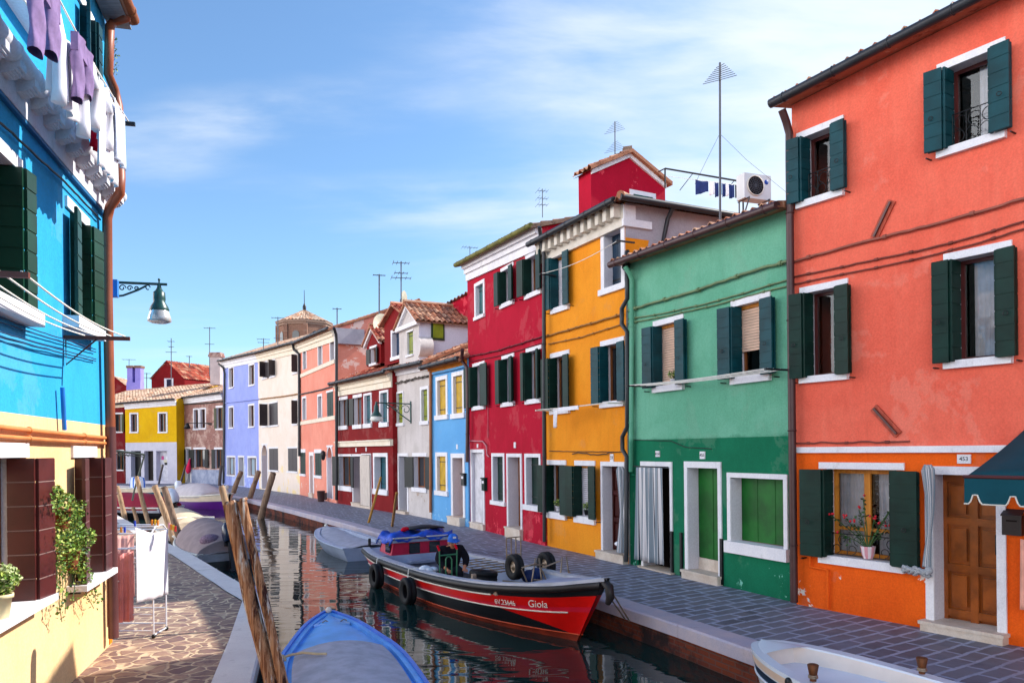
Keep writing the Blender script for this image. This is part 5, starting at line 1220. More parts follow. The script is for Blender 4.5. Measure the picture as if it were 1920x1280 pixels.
# lettering on the near bow
WPAINT = M_paint("white_lettering", C(232, 224, 216), .5, .04)
def on_hull(txt, t, f, size, shear, sp):
    k = min(range(len(rb_.S)), key=lambda i: abs(rb_.S[i][1] - t)); a, c = rb_.pt(rb_.S[k - 2], f, -1), rb_.pt(rb_.S[min(k + 2, len(rb_.S) - 1)], f, -1)
    ux = (c - a).normalized(); n = (rb_.pt(rb_.S[k], f + .1, -1) - rb_.pt(rb_.S[k], f - .1, -1)).normalized(); uy = (-n - ux * (-n).dot(ux)).normalized()
    lettering(txt, size, (rb_.pt(rb_.S[k], f, -1)) + ux.cross(uy) * .02, ux, uy, WPAINT, rb_.e, shear, sp)
on_hull("6V.23646", 3.3, .4, .135, .1, .95); on_hull("Gioia", 4.1, .38, .185, .32, 1.0)
ropes = MB(); ropes.tube([P(5.15, -.03, .42), G(1172, 1160, -.12)], .012, 6); ropes.tube([P(5.17, .05, .42), G(1180, 1163, -.1)], .012, 6)
part("mooring_rod", ropes, SILV, rb_.e)
TYRE = M_paint("black_tyre", C(20, 20, 24), .7, .2, 12, .3)
def tyre(mb, c, R_, r, axis, m=0):
    mb.lathe(c, [(R_ - r * 1.5, -r * .6), (R_ - r * .9, -r * .95), (R_ - r * .2, -r), (R_, -r * .7), (R_ + .004, -r * .3), (R_ - .008, -r * .25), (R_ - .008, r * .25), (R_ + .004, r * .3), (R_, r * .7), (R_ - r * .2, r), (R_ - r * .9, r * .95), (R_ - r * 1.5, r * .6), (R_ - r * 1.5, -r * .6)], 26, m, axis)
for i, (t, z, lab) in enumerate(((-1.75, -.2, "black tyre fender hanging at the stern end of the work boat"), (.2, -.22, "black tyre fender hanging amidships on the work boat"))):
    h, zs = rb_.at(t); mb = MB(); c = P(t, -h - .11, z); tyre(mb, c, .27, .09, rb_.m); e = solo("tyre_fender", mb, TYRE, lab, "tyre", "tyre fenders on the work boat")
    mb = MB(); mb.tube([c + V((0, 0, .22)), P(t, -h - .09, zs + .02), P(t, -h + .12, zs + .03)], .01, 6); part("rope", mb, ROPE, e)
mb = MB(); c = P(1.25, -.05, .12); tyre(mb, c, .27, .1, V((.1, .05, 1))); solo("spare_tyre", mb, TYRE, "black tyre lying flat in the hold of the work boat", "tyre")
# handcart
e = thing("handcart", "upturned rusty two wheeled handcart with spoked legs in the work boat bow", "handcart", P(2.0, .4, -.3)); ax_ = rb_.m
w1, w2 = at(965, 1062, 14.0), at(1024, 1057, 14.42)
for c in (w1, w2):
    mb = MB(); tyre(mb, c, .235, .085, ax_); wl = part("wheel", mb, TYRE, e)
    mb = MB(); mb.lathe(c, [(.01, -.06), (.03, -.07), (.04, -.03), (.1, -.02), (.125, -.05), (.13, -.055), (.13, .055), (.1, .02), (.04, .03), (.01, .04)], 20, 0, ax_); part("rim", mb, SILV, wl)
mb = MB(); mb.tube([w1, w2], .016, 8)
a, b2 = at(950, 1070, 14.3), at(977, 1068, 14.15); h_ = .62
for q in (0, .34, .66, 1): p = a.lerp(b2, q); mb.tube([p - V((0, 0, .06 if q in (0, 1) else -.28)), p + V((0, 0, h_))], .012, 6)
for z in (.3, h_): mb.tube([a + V((0, 0, z)), b2 + V((0, 0, z))], .012, 6)
def seg(Y, *pp): mb.tube([at(x, y, Y) for x, y in pp], .013, 6)
seg(13.3, (997, 1091), (1004, 1046), (1011, 1046), (1016, 1093)); seg(13.3, (1011, 1058), (1028, 1094)); seg(13.3, (1006, 1055), (978, 1064)); seg(13.55, (1050, 1088), (1054, 1044), (1062, 1043), (1068, 1088)); seg(13.55, (1064, 1066), (1077, 1086)); seg(13.4, (1016, 1064), (1052, 1050))
seg(13.7, (978, 1066), (988, 1090)); seg(13.5, (942, 1088), (1000, 1094), (1030, 1094)); seg(13.9, (1000, 1086), (1055, 1089))
part("frame", mb, SILV, e)
mb = MB(); mb.ball(at(993, 1080, 14.1), .16, 0, 12, .8); mb.ball(at(1005, 1076, 14.2), .14, 0, 12, .9); solo("bag", mb, M_paint("navy_bag", C(20, 40, 90), .7, .3), "navy blue bag between the wheels of the upturned handcart", "bag")
mb = MB()
for q in range(7): mb.tube([P(-.5 + .28 * q, .1, .15), P(-.5 + .28 * q, .9, .17)], .012, 5)
for y in (.1, .37, .64, .9): mb.tube([P(-.5, y, .15), P(1.2, y, .15)], .012, 5)
for t_ in (-.5, 1.2):
    for y in (.1, .9): mb.tube([P(t_, y, .16), P(t_, y, -.25)], .012, 5)
solo("steel_grating", mb, SILV, "pale steel grating resting in the hold beside the standing man", "grating")
mb = MB(); mb.box(P(1.6, -.75, .12), rb_.h * 1.5, rb_.m * .12, V((0, 0, .06))); mb.box(P(1.5, -.45, .1), rb_.h * 1.2, rb_.m * .1, V((0, 0, .05))); mb.box(P(1.9, -.62, .1), rb_.h * .07, rb_.m * .07, V((0, 0, .2))); solo("plank_pile", mb, M_wood("grey_planks", C(120, 104, 92), C(160, 140, 124), 'Y'), "weathered planks lying inside the near gunwale of the work boat", "planks")
# hand truck
GT = M_paint("green_tube", C(40, 110, 76), .4)
e = thing("hand_truck", "green tubular hand truck with red grips standing before the man", "hand truck", at(840, 1085, 14.6))
mb = MB(); sg = lambda *pp, r=.014: mb.tube([at(x, y, 14.6) for x, y in pp], r, 6)
sg((825, 1094), (824, 1030)); sg((856, 1088), (857, 1027)); sg((825, 1041), (857, 1038)); sg((836, 1090), (836, 1048), (839, 1043), (844, 1043), (847, 1048), (847, 1086)); part("frame", mb, GT, e)
for x0, y0_, x1, y1_ in ((824, 1032, 820, 1022), (857, 1029, 853, 1020)): mb = MB(); mb.tube([at(x0, y0_, 14.6), at(x1, y1_, 14.6)], .022, 8); part("grip", mb, REDC, e)

# blue boat in the foreground
BLU = M_paint("cobalt_gunwale", C(36, 104, 214), .3, .1, 2, .6); LBL = M_paint("light_blue_deck", C(92, 164, 234), .35, .14, 3, .5); GCV = M_paint("pale_grey_cover", C(172, 172, 184), .8, .14, 5, .2)
fb_ = Boat("blue_boat", "light blue boat with a pale grey cover in the foreground", (-2.68, 11.02), (-.31, .95),
           [(-6.3, -6.4, .62, .5, .0, -.7), (-5.0, -5.0, .74, .62, -.02, -.72), (-3.2, -3.2, .78, .66, .0, -.72), (-2.1, -2.05, .73, .58, .04, -.72), (-1.45, -1.35, .58, .42, .08, -.7), (-.8, -.6, .36, .2, .13, -.68), (-.3, -.1, .12, .05, .16, -.65), (-.22, .0, .03, .02, .17, -.6)], 50)
fb_.hull([0, .12, .3, .5, .8, 1, 1.3, 2], [WHL, LBL, M_paint("white_hull", C(206, 210, 216), .4, .08)], lambda t, f, j: 1 if f < .3 else 2)
fb_.strip(.02, .03, BLU, "fender_rail"); fb_.rim(.11, .02, .05, LBL); fb_.deck(-6.5, .0, .09, -.03, LBL, "deck", .05)
fb_.rim(.045, .045, .03, BLU, "coaming"); fb_.deck(-6.2, -1.72, .17, .03, GCV, "cover", .1, .08)
mb = MB(); mb.ball(fb_.P(-.06, 0, .22), .045, 0, 10); part("bow_knob", mb, WHL, fb_.e)
mb = MB(); mb.box(fb_.P(-.62, -.24, .115), fb_.h * .03, fb_.m * .48, V((0, 0, .03))); mb.tube([fb_.P(-.6, -.24, .13), fb_.P(-.25, -.04, .15)], .012, 6); mb.tube([fb_.P(-.6, .24, .13), fb_.P(-.25, .04, .15)], .012, 6); part("breakwater", mb, M_paint("pale_blue_trim", C(150, 190, 236), .4), fb_.e)
for q in (-.28, .28): mb = MB(); mb.tube([fb_.P(-.5, q * .45, .14), fb_.P(-.5, q * .45 + .05, .17), fb_.P(-.5, q * .45 + .1, .14)], .008, 5); part("cleat", mb, SILV, fb_.e)
mb = MB()
for i in range(9):
    t = -.78 - i * .085; mb.box(fb_.P(t, .0 - .012 * (i % 2), .105 - .003 * i), fb_.h * (.05 if i % 3 else .02), fb_.m * (.05 if i % 2 else .03), V((0, 0, .012)))
part("deck_lettering", mb, WHL, fb_.e)
mb = MB(); q = [fb_.P(-2.02, -.72, .09), fb_.P(-2.0, -.6, .12), fb_.P(-2.06, -.45, .15), fb_.P(-2.25, -.3, .17), fb_.P(-2.3, -.2, .175)]; mb.tube(q, .016, 8); mb.ring(fb_.P(-2.02, -.7, .08), .05, .016, fb_.h, 12); solo("mooring_rope", mb, M_paint("hemp_rope", C(190, 174, 144), .9), "frayed rope end lying on the blue boat grey cover", "rope")

# white boat at the right edge
wb = Boat("white_boat", "white boat with a tan band and navy stripe moored in the bottom right", (2.76, 8.48), (-.4, .917),
          [(-4.6, -4.6, .7, .6, .24, -.7), (-3.2, -3.2, .74, .64, .25, -.72), (-1.8, -1.8, .7, .56, .28, -.72), (-.95, -.9, .58, .4, .3, -.7), (-.45, -.35, .4, .22, .32, -.68), (-.2, -.05, .2, .08, .33, -.66), (-.13, .03, .04, .02, .33, -.6)], 46)
NAVY = M_paint("navy_stripe", C(14, 40, 66), .4, .15); TANP = M_paint("tan_band", C(222, 196, 176), .5, .08); GEL = M_paint("white_gelcoat", C(216, 224, 236), .25, .04, 2, .5)
wb.hull([0, .03, .15, .17, .29, .4, .7, 1, 1.4, 2], [GEL, TANP, NAVY], lambda t, f, j: (0, 1, 0, 2, 0, 0, 0, 1, 1)[j]); wb.strip(.3, .014, GEL, "fender_rail", out=.004)
wb.rim(.13, .012, .04, GEL); wb.inside(-4.4, -.22, .125, .17, M_paint("inner_gelcoat", C(222, 208, 198), .35, .05), GEL); wb.deck(-.4, .02, .1, .012, GEL, "fore_deck", .02)
CLW = M_wood("varnished_bollard", C(110, 60, 22), C(70, 40, 20))
for y, t in ((-.54, -1.28), (.56, -1.55)):
    mb = MB(); c = wb.P(t, y, .32); mb.lathe(c, [(.03, 0), (.03, .05), (.036, .06), (.052, .15), (.045, .155), (.0, .155)], 14); mb.ring(c + V((0, 0, .05)), .035, .01, (0, 0, 1), 14, 1); mb.ring(c + V((0, 0, .035)), .037, .01, (0, 0, 1), 14, 1); part("bollard", mb, [CLW, SILV], wb.e)
mb = MB(); mb.lathe(wb.P(-1.05, -.6, .25), [(.05, 0), (.05, .02), (.0, .03)], 16, 0, wb.m * -1); part("vent", mb, IRON, wb.e)
# grey skiff behind the work boat
gs = Boat("grey_skiff", "pale grey skiff moored astern of the black and red work boat", (-6.05, 24.7), (-.47, .88),
          [(-4.6, -4.6, .72, .6, -.1, -.7), (-3, -3, .8, .66, -.1, -.7), (-1.6, -1.5, .7, .5, -.05, -.7), (-.6, -.35, .4, .2, .02, -.68), (-.2, .05, .06, .03, .05, -.6)], 30)
SKG = M_paint("skiff_grey", C(160, 172, 196), .45, .1, 2)
gs.hull([0, .15, .5, 1, 1.4, 2], [SKG, M_paint("skiff_brown", C(90, 70, 60), .7)], lambda t, f, j: 0 if f < 1 else 1); gs.strip(.03, .03, SKG, "fender_rail"); gs.rim(.15, .012, .04, M_paint("skiff_rim", C(186, 194, 212), .5)); gs.deck(-4.6, 0, .1, -.04, GCV, "cover", .1)
mb = MB(); mb.box(gs.P(-4.2, .3, -.05), gs.h * 3.0, gs.m * .05, V((0, 0, .1))); part("thwart", mb, SKG, gs.e); mb = MB(); mb.ball(gs.P(0, 0, .1), .06, 0, 8); part("bow_knob", mb, WHL, gs.e)

def covered(name, label, O, head, L_, B, fb, hm, hm2, cm, motor=None, cover_h=.35, cov=(0.02, .8), n=30, group=None, hump=0, screen=False):
    b = Boat(name, label, O, head, [(-L_ / 2, -L_ / 2, B * .42, B * .36, WZ + fb, -.75), (-L_ * .25, -L_ * .25, B * .5, B * .42, WZ + fb, -.75), (L_ * .05, L_ * .05, B * .49, B * .4, WZ + fb * 1.05, -.75), (L_ * .28, L_ * .3, B * .36, B * .25, WZ + fb * 1.2, -.72), (L_ * .42, L_ * .46, B * .15, B * .08, WZ + fb * 1.32, -.7), (L_ * .45, L_ * .5, B * .03, B * .015, WZ + fb * 1.36, -.6)], n, group=group)
    b.hull([0, .1, .45, .6, 1, 1.4, 2], [hm, hm2], lambda t, f, j: 0 if f < .45 else 1); b.strip(.02, .04, WHL, "fender_rail"); b.rim(.14, .012, .05, WHL)
    b.deck(-L_ / 2 - .1, L_, .1, -.02, hm, "deck", .06)
    if cm:
        mb = MB(); rows, t0, t1 = [], -L_ / 2 + L_ * cov[0], -L_ / 2 + L_ * cov[1]
        for i in range(25):
            f = i / 24; t = t0 + (t1 - t0) * f; h, zs = b.at(t); env = min(1, math.sin(PI * min(1, max(0, f * .9 + .08))) ** .6 * 1.08)
            rows.append([b.P(t, (h + .02) * (2 * j / 16 - 1), zs + .02 + cover_h * env * (1 - abs(2 * j / 16 - 1) ** 2.2) + .025 * math.sin(i * 1.7) * (1 - abs(2 * j / 16 - 1)) * (1 if hump else .5) - (.12 if j in (0, 16) else 0)) for j in range(17)])
        mb.grid(rows); mb.face(rows[0]); mb.face(list(reversed(rows[-1]))); part("cover", mb, cm, b.e)
    if motor: b.outboard(-L_ / 2 - .12, WZ + fb + motor[1], motor[0], motor[2] if len(motor) > 2 else 0, 1.15)
    return b
WHITEM = M_paint("white_cowl", C(214, 222, 234), .35, .06); CREAMH = M_paint("cream_hull", C(224, 206, 184), .4, .08)
pb_ = covered("covered_motorboat", "purple and cream motorboat under a pale grey cover by the far quay", (-16.7, 41.2), (.72, -.69), 6.2, 2.0, .62, CREAMH, M_paint("purple_hull", C(92, 26, 130), .35, .12), M_paint("pale_canvas", C(190, 180, 182), .85, .08), (WHITEM, .25), .62, (.04, .72))
mb = MB(); mb.lathe(pb_.P(2.7, 0, WZ + .85), [(.1, 0), (.06, .1), (.05, .2), (.12, .28), (.12, .36), (.0, .42)], 12); part("bow_lamp", mb, WHL, pb_.e)
tb_ = covered("open_boat", "small cream and teal boat with blue striped cushions beyond the slanted poles", (-24.0, 50.8), (.86, -.5), 5.2, 1.7, .62, CREAMH, M_paint("teal_hull", C(20, 92, 116), .4), None, None, group=None)
mb = MB(); 
for k, (t, y) in enumerate(((-1.6, .1), (-.9, .3))): mb.lathe(tb_.P(t, y, WZ + .62), [(.36, 0), (.36, .45), (.3, .7), (0, .78)], 14)
solo("cushion", mb, M_stripe("blue_white_stripe", C(40, 110, 210), C(220, 226, 236), .34), "blue and white striped covers sitting on the cream and teal boat", "cover")
db_ = covered("covered_motorboat", "dark navy boat moored farthest left beyond the brown drainpipe", (-30.5, 53.0), (-.9, .4), 5.5, 1.9, .62, M_paint("dark_navy_hull", C(22, 36, 58), .4), M_paint("dark_navy_hull_low", C(14, 22, 36), .4), M_paint("navy_canvas", C(30, 52, 86), .85), (M_paint("dark_cowl", C(60, 74, 96), .4), .2), .3)
mar = covered("covered_motorboat", "boat under a maroon cover with a white outboard beside the drying rack", (-18.0, 35.5), (-.95, .3), 5.2, 1.9, .5, M_paint("grey_white_hull", C(176, 178, 190), .4), BLK, M_paint("maroon_canvas", C(136, 14, 44), .8, .15), None, .6, (.02, .95))
mar.outboard(-2.75, WZ + .65, WHITEM, .5, 1.7)
bei = covered("covered_motorboat", "boat with a beige cover and curved windscreen at the quay bend", (-11.0, 25.6), (-.55, .835), 5.0, 1.8, .42, M_paint("off_white_hull", C(206, 204, 204), .35), BLK, M_paint("beige_canvas", C(206, 184, 156), .85, .1), None, .55, (.3, .95))
mb = MB(); mb.grid([[bei.P(-.9 + .5 * (1 - abs(2 * j / 12 - 1)), .8 * (2 * j / 12 - 1), -.02 + .0), ] + [bei.P(-1.1 + .5 * (1 - abs(2 * j / 12 - 1)), .7 * (2 * j / 12 - 1), .38)] for j in range(13)]); part("windscreen", mb, GLASS, bei.e)
mb = MB(); mb.tube([bei.P(-1.1 + .5 * (1 - abs(2 * j / 12 - 1)), .7 * (2 * j / 12 - 1), .38) for j in range(13)], .02, 6); part("windscreen_frame", mb, WHL, bei.e)
gry = covered("covered_motorboat", "boat under a grey brown tarpaulin with a black outboard by the near quay bend", (-8.35, 21.0), (-.55, .835), 4.4, 1.75, .42, M_paint("grey_hull", C(150, 146, 150), .5), BLK, M_paint("taupe_canvas", C(140, 122, 122), .9, .12, 4), (M_paint("black_blue_cowl", C(22, 34, 56), .25), .3, .35), .62, (.03, .98), hump=1)
mb = MB(); mb.ball(gry.P(-1.75, -.35, .28), .26, 0, 14, .6); solo("tarpaulin", mb, M_paint("speckled_cloth", C(120, 96, 112), .9, .5, 30), "speckled cloth tied over the black outboard of the taupe covered boat", "cloth")

# ------------------------------------------------------------------ mooring poles
def pole(label, tx, ty, bx, by, r, mat, name="mooring_pole", group="mooring poles in the canal", Y=None, cat="mooring pole"):
    b = G(bx, by, WZ); t = at(tx, ty, Y or b.y); d = (b - t).normalized(); mb = MB(); n = 14; L_ = (b - t).length; k1, k2 = R.random() * 6, R.random() * 6; x = d.orthogonal().normalized(); y = d.cross(x)
    pts = []; rs = []
    for i in range(n + 1):
        f = i / n; pts.append(t + d * ((L_ + .9) * f) + (x * math.sin(f * 5 + k1) + y * math.cos(f * 4 + k2)) * r * .25); rs.append(r * (.9 + .18 * f + .05 * math.sin(f * 23 + k1)))
    mb.tube(pts, rs, 10); mb.tube([t - d * .03, t], [r * .7, r * .9], 10)
    return solo(name, mb, mat, label, cat, group)
PW = M_wood("weathered_pole", C(96, 74, 62), C(150, 120, 96), 'Z'); PL_ = M_wood("pale_pole", C(140, 104, 72), C(186, 156, 124), 'Z', .8); PD = M_wood("dark_pole", C(62, 50, 48), C(96, 80, 76), 'Z')  # weathered, pale and dark wood for the poles
k = NT("rotting_pole"); o = k.tc(); g = k.noise(k.mapp(o, (40, 40, 1.4)), 1, 7, .7, .8)
c = k.mix(k.ramp(g, .32, .62), C(112, 62, 36), C(186, 140, 104)); c = k.mix(k.ramp(k.noise(k.mapp(o, (7, 7, .5)), 1.3, 6, .7, .5), .5, .6), c, C(58, 32, 28)); c = k.mix(k.ramp(k.noise(k.mapp(o, (14, 14, 1.0)), 1.5, 6, .7), .54, .64), c, C(206, 196, 184))
k.bump(g, .8, .02); PF = k.out(c, .8, 0, .2)
mp_ = pole("thick foreground pole split and stained, leaning across the left pavement edge", 432, 944, 534, 1382, .075, PF)
pole("foreground pole just right of the thick split one, touching its top", 457, 938, 549, 1382, .052, PF)
pole("short pale pole top poking up behind the two big foreground poles", 416, 914, 503, 1235, .05, PL_)
pole("tall brown pole leaning right before the cream house quay", 512, 886, 489, 972, .15, PW); pole("brown pole leaning right behind the purple motorboat bow", 485, 883, 464, 950, .15, PW); pole("brown pole leaning right before the lavender house shop door", 452, 884, 434, 938, .16, PW)
pole("slim pale pole nearest the maroon boat's windward side, tallest of the left group", 256, 894, 284, 1000, .085, PL_); pole("pale pole leaning left behind the white towel", 291, 911, 330, 1030, .1, PL_); pole("dark topped pole leaning left at the bow of the beige covered boat", 307, 914, 350, 1042, .1, PW)
pole("short pale pole beside the brown drainpipe and maroon cover", 219, 912, 238, 985, .1, PL_); pole("orange stub pole in front of the white outboard", 250, 951, 262, 1000, .07, PL_)
pole("thin dark pole before the yellow portico", 305.5, 871, 296, 918, .08, PD); pole("thin dark pole at the bow of the cream and teal boat", 348, 870, 334, 921, .08, PD); pole("dark pole standing before the brick house marble base", 415, 873, 411, 921, .13, PD)
BAM = M_wood("bamboo_pole", C(150, 104, 34), C(190, 140, 60), 'Z')
pole("bamboo punt pole leaning at the grey skiff", 714, 895, 684, 1004, .045, BAM, "punt_pole", "bamboo punt poles", None, "pole"); pole("bamboo punt pole standing at the stern of the work boat", 744, 924, 733, 1000, .045, BAM, "punt_pole", "bamboo punt poles", 19.5, "pole")
e = thing("canopy_frame", "dark iron canopy frame with a slanting strut beyond the brown drainpipe", "canopy frame", at(254, 916, 30)); mb = MB()
mb.tube([at(190, 841, 29.5), at(271, 852, 30)], .045, 8); mb.tube([at(190, 848, 29.5), at(270, 856, 30)], .02, 6); mb.tube([at(271, 852, 30), at(252, 918, 30), at(248, 938, 30)], .035, 8)
for x in (226, 240): mb.tube([at(x + 3 * math.cos(i * .6) , 852 + 3 * math.sin(i * .6), 30) for i in range(11)], .012, 5)
part("frame", mb, M_paint("grey_green_iron", C(70, 76, 70), .5), e)
# ------------------------------------------------------------------ small things on and around the houses
AL = M_paint("aluminium_tube", C(84, 86, 94), .5, .1, 4, .4, .4)
def antenna(label, bx, by, ty, Y, els, r=.018, boomdir=V((1, .25, 0)), lean=0):
    """els: (survey row, boom length, number of rods, rod half length) from the top down"""
    b, t = at(bx, by, Y), at(bx - lean, ty, Y); e = thing("tv_antenna", label, "antenna", b, "television antennas on the roofs")
    mb = MB(); mb.tube([b - V((0, 0, .25)), t], r, 6); part("mast", mb, AL, e)
    for (y, bl, n, hl) in els:
        mb = MB(); c = at(bx - lean, y, Y); d = boomdir.normalized(); q = V((-d.y, d.x, 0)); 
        mb.tube([c - d * bl * .5, c + d * bl * .5], r * .6, 5)
        for i in range(n):
            f = i / max(1, n - 1); p = c + d * (bl * (f - .5)); w = hl * (1 - .45 * f); mb.tube([p - q * w, p + q * w], r * .45, 4)
        part("aerial", mb, AL, e)
def vfan(label, bx, by, ty, Y, fans, r=.018):
    """antenna whose rods stack up as a narrowing comb"""
    b, t = at(bx, by, Y), at(bx, ty, Y); e = thing("tv_antenna", label, "antenna", b, "television antennas on the roofs")
    mb = MB(); mb.tube([b - V((0, 0, .25)), t], r, 8); part("mast", mb, AL, e)
    for (y0, y1, wpx, n) in fans:
        mb = MB(); c0, c1 = at(bx, y0, Y), at(bx, y1, Y); d = V((.93, -.37, 0)); back = V((.37, .93, 0)) * .04; w = wpx * Y / FPX
        mb.tube([c1 - back * 1.0, c0 + back * 1.0], r * .5, 5)
        for i in range(n):
            f = i / (n - 1); p = (c1 - back).lerp(c0 + back, f); hw = w * (1 - .75 * f); mb.tube([p - d * hw + V((0, 0, -.02)), p, p + d * hw + V((0, 0, .03))], r * .3, 4)
        part("aerial", mb, AL, e)
vfan("tall antenna mast with one comb aerial standing on the green house eave", 1350, 424, 118, 14.1, [(122, 152, 31, 8)], .022)
vfan("antenna with two stacked comb aerials on the crimson roof room", 1153, 292, 228, 20.9, [(229, 248, 20, 6), (266, 284, 20, 6)], .016)
for dx, sx in ((1308, 330), (1475, 360)):
    pass
e = bpy.data.objects["tv_antenna"]; mb = MB(); mb.tube([at(1349, 252, 14.1), at(1325, 300, 14.6), at(1303, 345, 15.2)], .004, 4); mb.tube([at(1351, 252, 14.1), at(1400, 300, 14.3), at(1476, 362, 14.4)], .004, 4); part("guy_wire", mb, AL, e)
antenna("grid antenna above the crimson house eave beside its roof room", 1017, 392, 355, 22.5, [(358, .3, 4, .25), (372, .3, 4, .25), (384, .3, 4, .25)], .012)
antenna("small antenna over the far end of the crimson house eave", 881, 492, 462, 25, [(464, .5, 6, .22)], .012)
antenna("tall slim antenna rising before the pink gable wall", 711, 676, 514, 35.5, [(516, .55, 4, .12)], .035)
antenna("tallest antenna over the white dormer with crossed aerials", 752, 574, 490, 36, [(493, .75, 5, .4), (512, .6, 4, .35), (521, .9, 5, .45)], .03)
antenna("short antenna on the salmon house ridge", 632, 606, 577, 38, [(579, .4, 3, .2)], .03)
antenna("antenna behind the lavender house roof left of the brick church tower", 521, 646, 594, 52, [(596, .8, 4, .3), (634, .5, 3, .2)], .03)
antenna("low antenna on the lavender house roof end", 494, 652, 634, 52, [(636, .8, 4, .3), (642, .7, 3, .3)], .03)
antenna("antenna with a bow tie aerial before the far dark red gable house", 321, 718, 634, 70, [(640, .5, 2, .5), (650, .4, 3, .4), (660, .9, 3, .2)], .04)
antenna("antenna beside the brick house chimney", 393, 700, 613, 72, [(615, 1.0, 4, .3), (645, .8, 3, .2)], .04)
antenna("short antenna behind the lavender chimney stack", 275, 726, 699, 75, [(700, .7, 3, .4), (708, .6, 3, .3)], .04)
antenna("far antenna over the roofs just left of the lavender chimney", 242, 720, 673, 80, [(674, 1.2, 4, .4)], .035)
antenna("small antenna on the ridge of the far dark red gable house", 355, 684, 667, 76, [(668, .5, 4, .3)], .04)
def dish(label, x, y, Y, r, aim):
    c = at(x, y, Y); e = thing("satellite_dish", label, "satellite dish", c - V((0, 0, r))); a = V(aim).normalized()
    mb = MB(); mb.lathe(c, [(0, -.06 * r / .3), (r * .5, -.03), (r, .05), (r + .01, .05)], 22, 0, a); part("bowl", mb, M_paint("cream_dish_%d" % x, C(206, 200, 176), .6), e)
    mb = MB(); mb.tube([c - a * .03, c - a * .15, c - a * .15 - V((0, 0, r * 2.2))], .03, 6); mb.tube([c + a * .03 - V((0, 0, r)), c + a * r * 1.1], .015, 5); part("bracket", mb, AL, e)
dish("large pale satellite dish beside the dark red dormer", 717, 610, 34.5, .52, (.75, -.8, .1)); dish("pale satellite dish on the ridge behind the white dormer", 756, 561, 38, .42, (.9, .5, .1))

# crimson roof room and back wing
e = thing("roof_room", "crimson gabled roof room with white verge above the ochre house", "roof room", at(1175, 400, 20.8))
Fq = Fac(V((at(1108, 330, 20.3).x, 20.3, 0)), V((at(1247, 340, 21.5).x, 21.5, 0))); zb = at(1170, 400, 20.5).z; ze = Fq.sz(1112, 318)[1]; zp = Fq.sz(1178, 290)[1] + .03; ze2 = ze
mb = MB(); w = Fq.L; mb.face([Fq.P(0, zb - .6), Fq.P(w, zb - .6), Fq.P(w, ze2), Fq.P(w / 2, zp), Fq.P(0, ze)], 0)
for s in (0, w): mb.face([Fq.P(s, zb - .6), Fq.P(s, ze), Fq.P(s, ze, -.6), Fq.P(s, zb - .6, -.6)], 0)
mb.face([Fq.P(0, zb - .6, -.6), Fq.P(w, zb - .6, -.6), Fq.P(w, ze, -.6), Fq.P(w / 2, zp, -.6), Fq.P(0, ze, -.6)], 0)
part("wall", mb, crim, e); mb = MB()
for a, b in ((-.12, w / 2), (w + .12, w / 2)):
    k = (zp - ze) / (w / 2); e0, e1 = Fq.P(a, ze - .12 * k + .06, .18), Fq.P(a, ze - .12 * k + .06, -.7); r0, r1 = Fq.P(b, zp + .06, .18), Fq.P(b, zp + .06, -.7); roof_plane(mb, e0, e1, r0, r1, .22); dz = V((0, 0, .07)); mb.face([q - dz for q in (e0, e1, r1, r0)]); mb.face([e0 - dz, r0 - dz, r0 + dz * .4, e0 + dz * .4])
part("roof", mb, TILES, e); mb = MB()
for a in (0, w): p, c = Fq.P(a, ze - .02, 0), Fq.P(w / 2, zp, 0); mb.box(p, c - p, V((0, 0, -.12)), Fq.n * .06)
part("verge_trim", mb, WHITE, e); mb = MB(); s, z = Fq.sz(1180, 372); Fq.box(mb, s, s + .9, z - .6, z + .25, 0, .03); Fq.box(mb, s + .12, s + .78, z - .6, z + .13, .03, .04, 1); part("window", mb, [WHITE, M_paint("green_boards", C(20, 70, 50), .5)], e)
mb = MB(); c = Fq.P(w / 2, zp + .05, -.1); mb.box(c - V((.1, .1, 0)), V((.24, 0, .03)), V((0, .2, 0)), V((0, 0, .14))); part("ridge_cap", mb, TILES_DARK, e)
e = thing("house", "crimson house wing with tiled verge behind the white dormer roof", "house", at(850, 620, 29))
mb = MB(); A_, B_ = at(824, 580, 31), at(884, 548, 29.5); up = V((0, 0, 1)); lowz = lambda p: V((p.x, p.y, 5.5)); bk = V((.87, .49, 0)) * 3
mb.face([lowz(A_), lowz(B_), B_, A_]); mb.face([lowz(A_), A_, A_ + bk, lowz(A_) + bk]); part("wall", mb, crim, e)
mb = MB(); d = (B_ - A_).normalized(); roof_plane(mb, A_ - up * .02 - bk * .05, B_ - up * .02 - bk * .05, A_ + bk + up * .3, B_ + bk + up * .3, .24); part("roof", mb, TILES_DARK, e)

# air conditioner
e = thing("air_conditioner", "white air conditioner fan unit on a steel stand over the ochre house roof", "air conditioner", at(1420, 398, 16.8)); Y = 16.8
a, b = at(1396, 370, Y), at(1446, 374, Y + .25); d = (b - a); d.z = 0; n = V((d.y, -d.x, 0)).normalized(); h = .55; u = d.normalized()
if n.y > 0: n = -n
mb = MB(); mb.box(a, d, V((0, 0, h)), -n * .28); part("case", mb, M_paint("white_case", C(206, 208, 210), .4, .05), e)
mb = MB(); c = a + u * d.length * .4 + V((0, 0, h * .52)) + n * .012; mb.lathe(c - n * .004, [(0, 0), (.21, 0)], 24, 0, n)
for i in range(1, 6): mb.ring(c + n * .012, .04 * i, .005, n, 22, 1, 5)
for i in range(8): a_ = i * PI / 8; v = u * math.cos(a_) + V((0, 0, 1)) * math.sin(a_); mb.tube([c + n * .014 - v * .21, c + n * .014 + v * .21], .004, 4, 1)
mb.ring(c + n * .01, .215, .012, n, 26, 2, 6); part("fan_grille", mb, [DARKIN, AL, WHL], e)
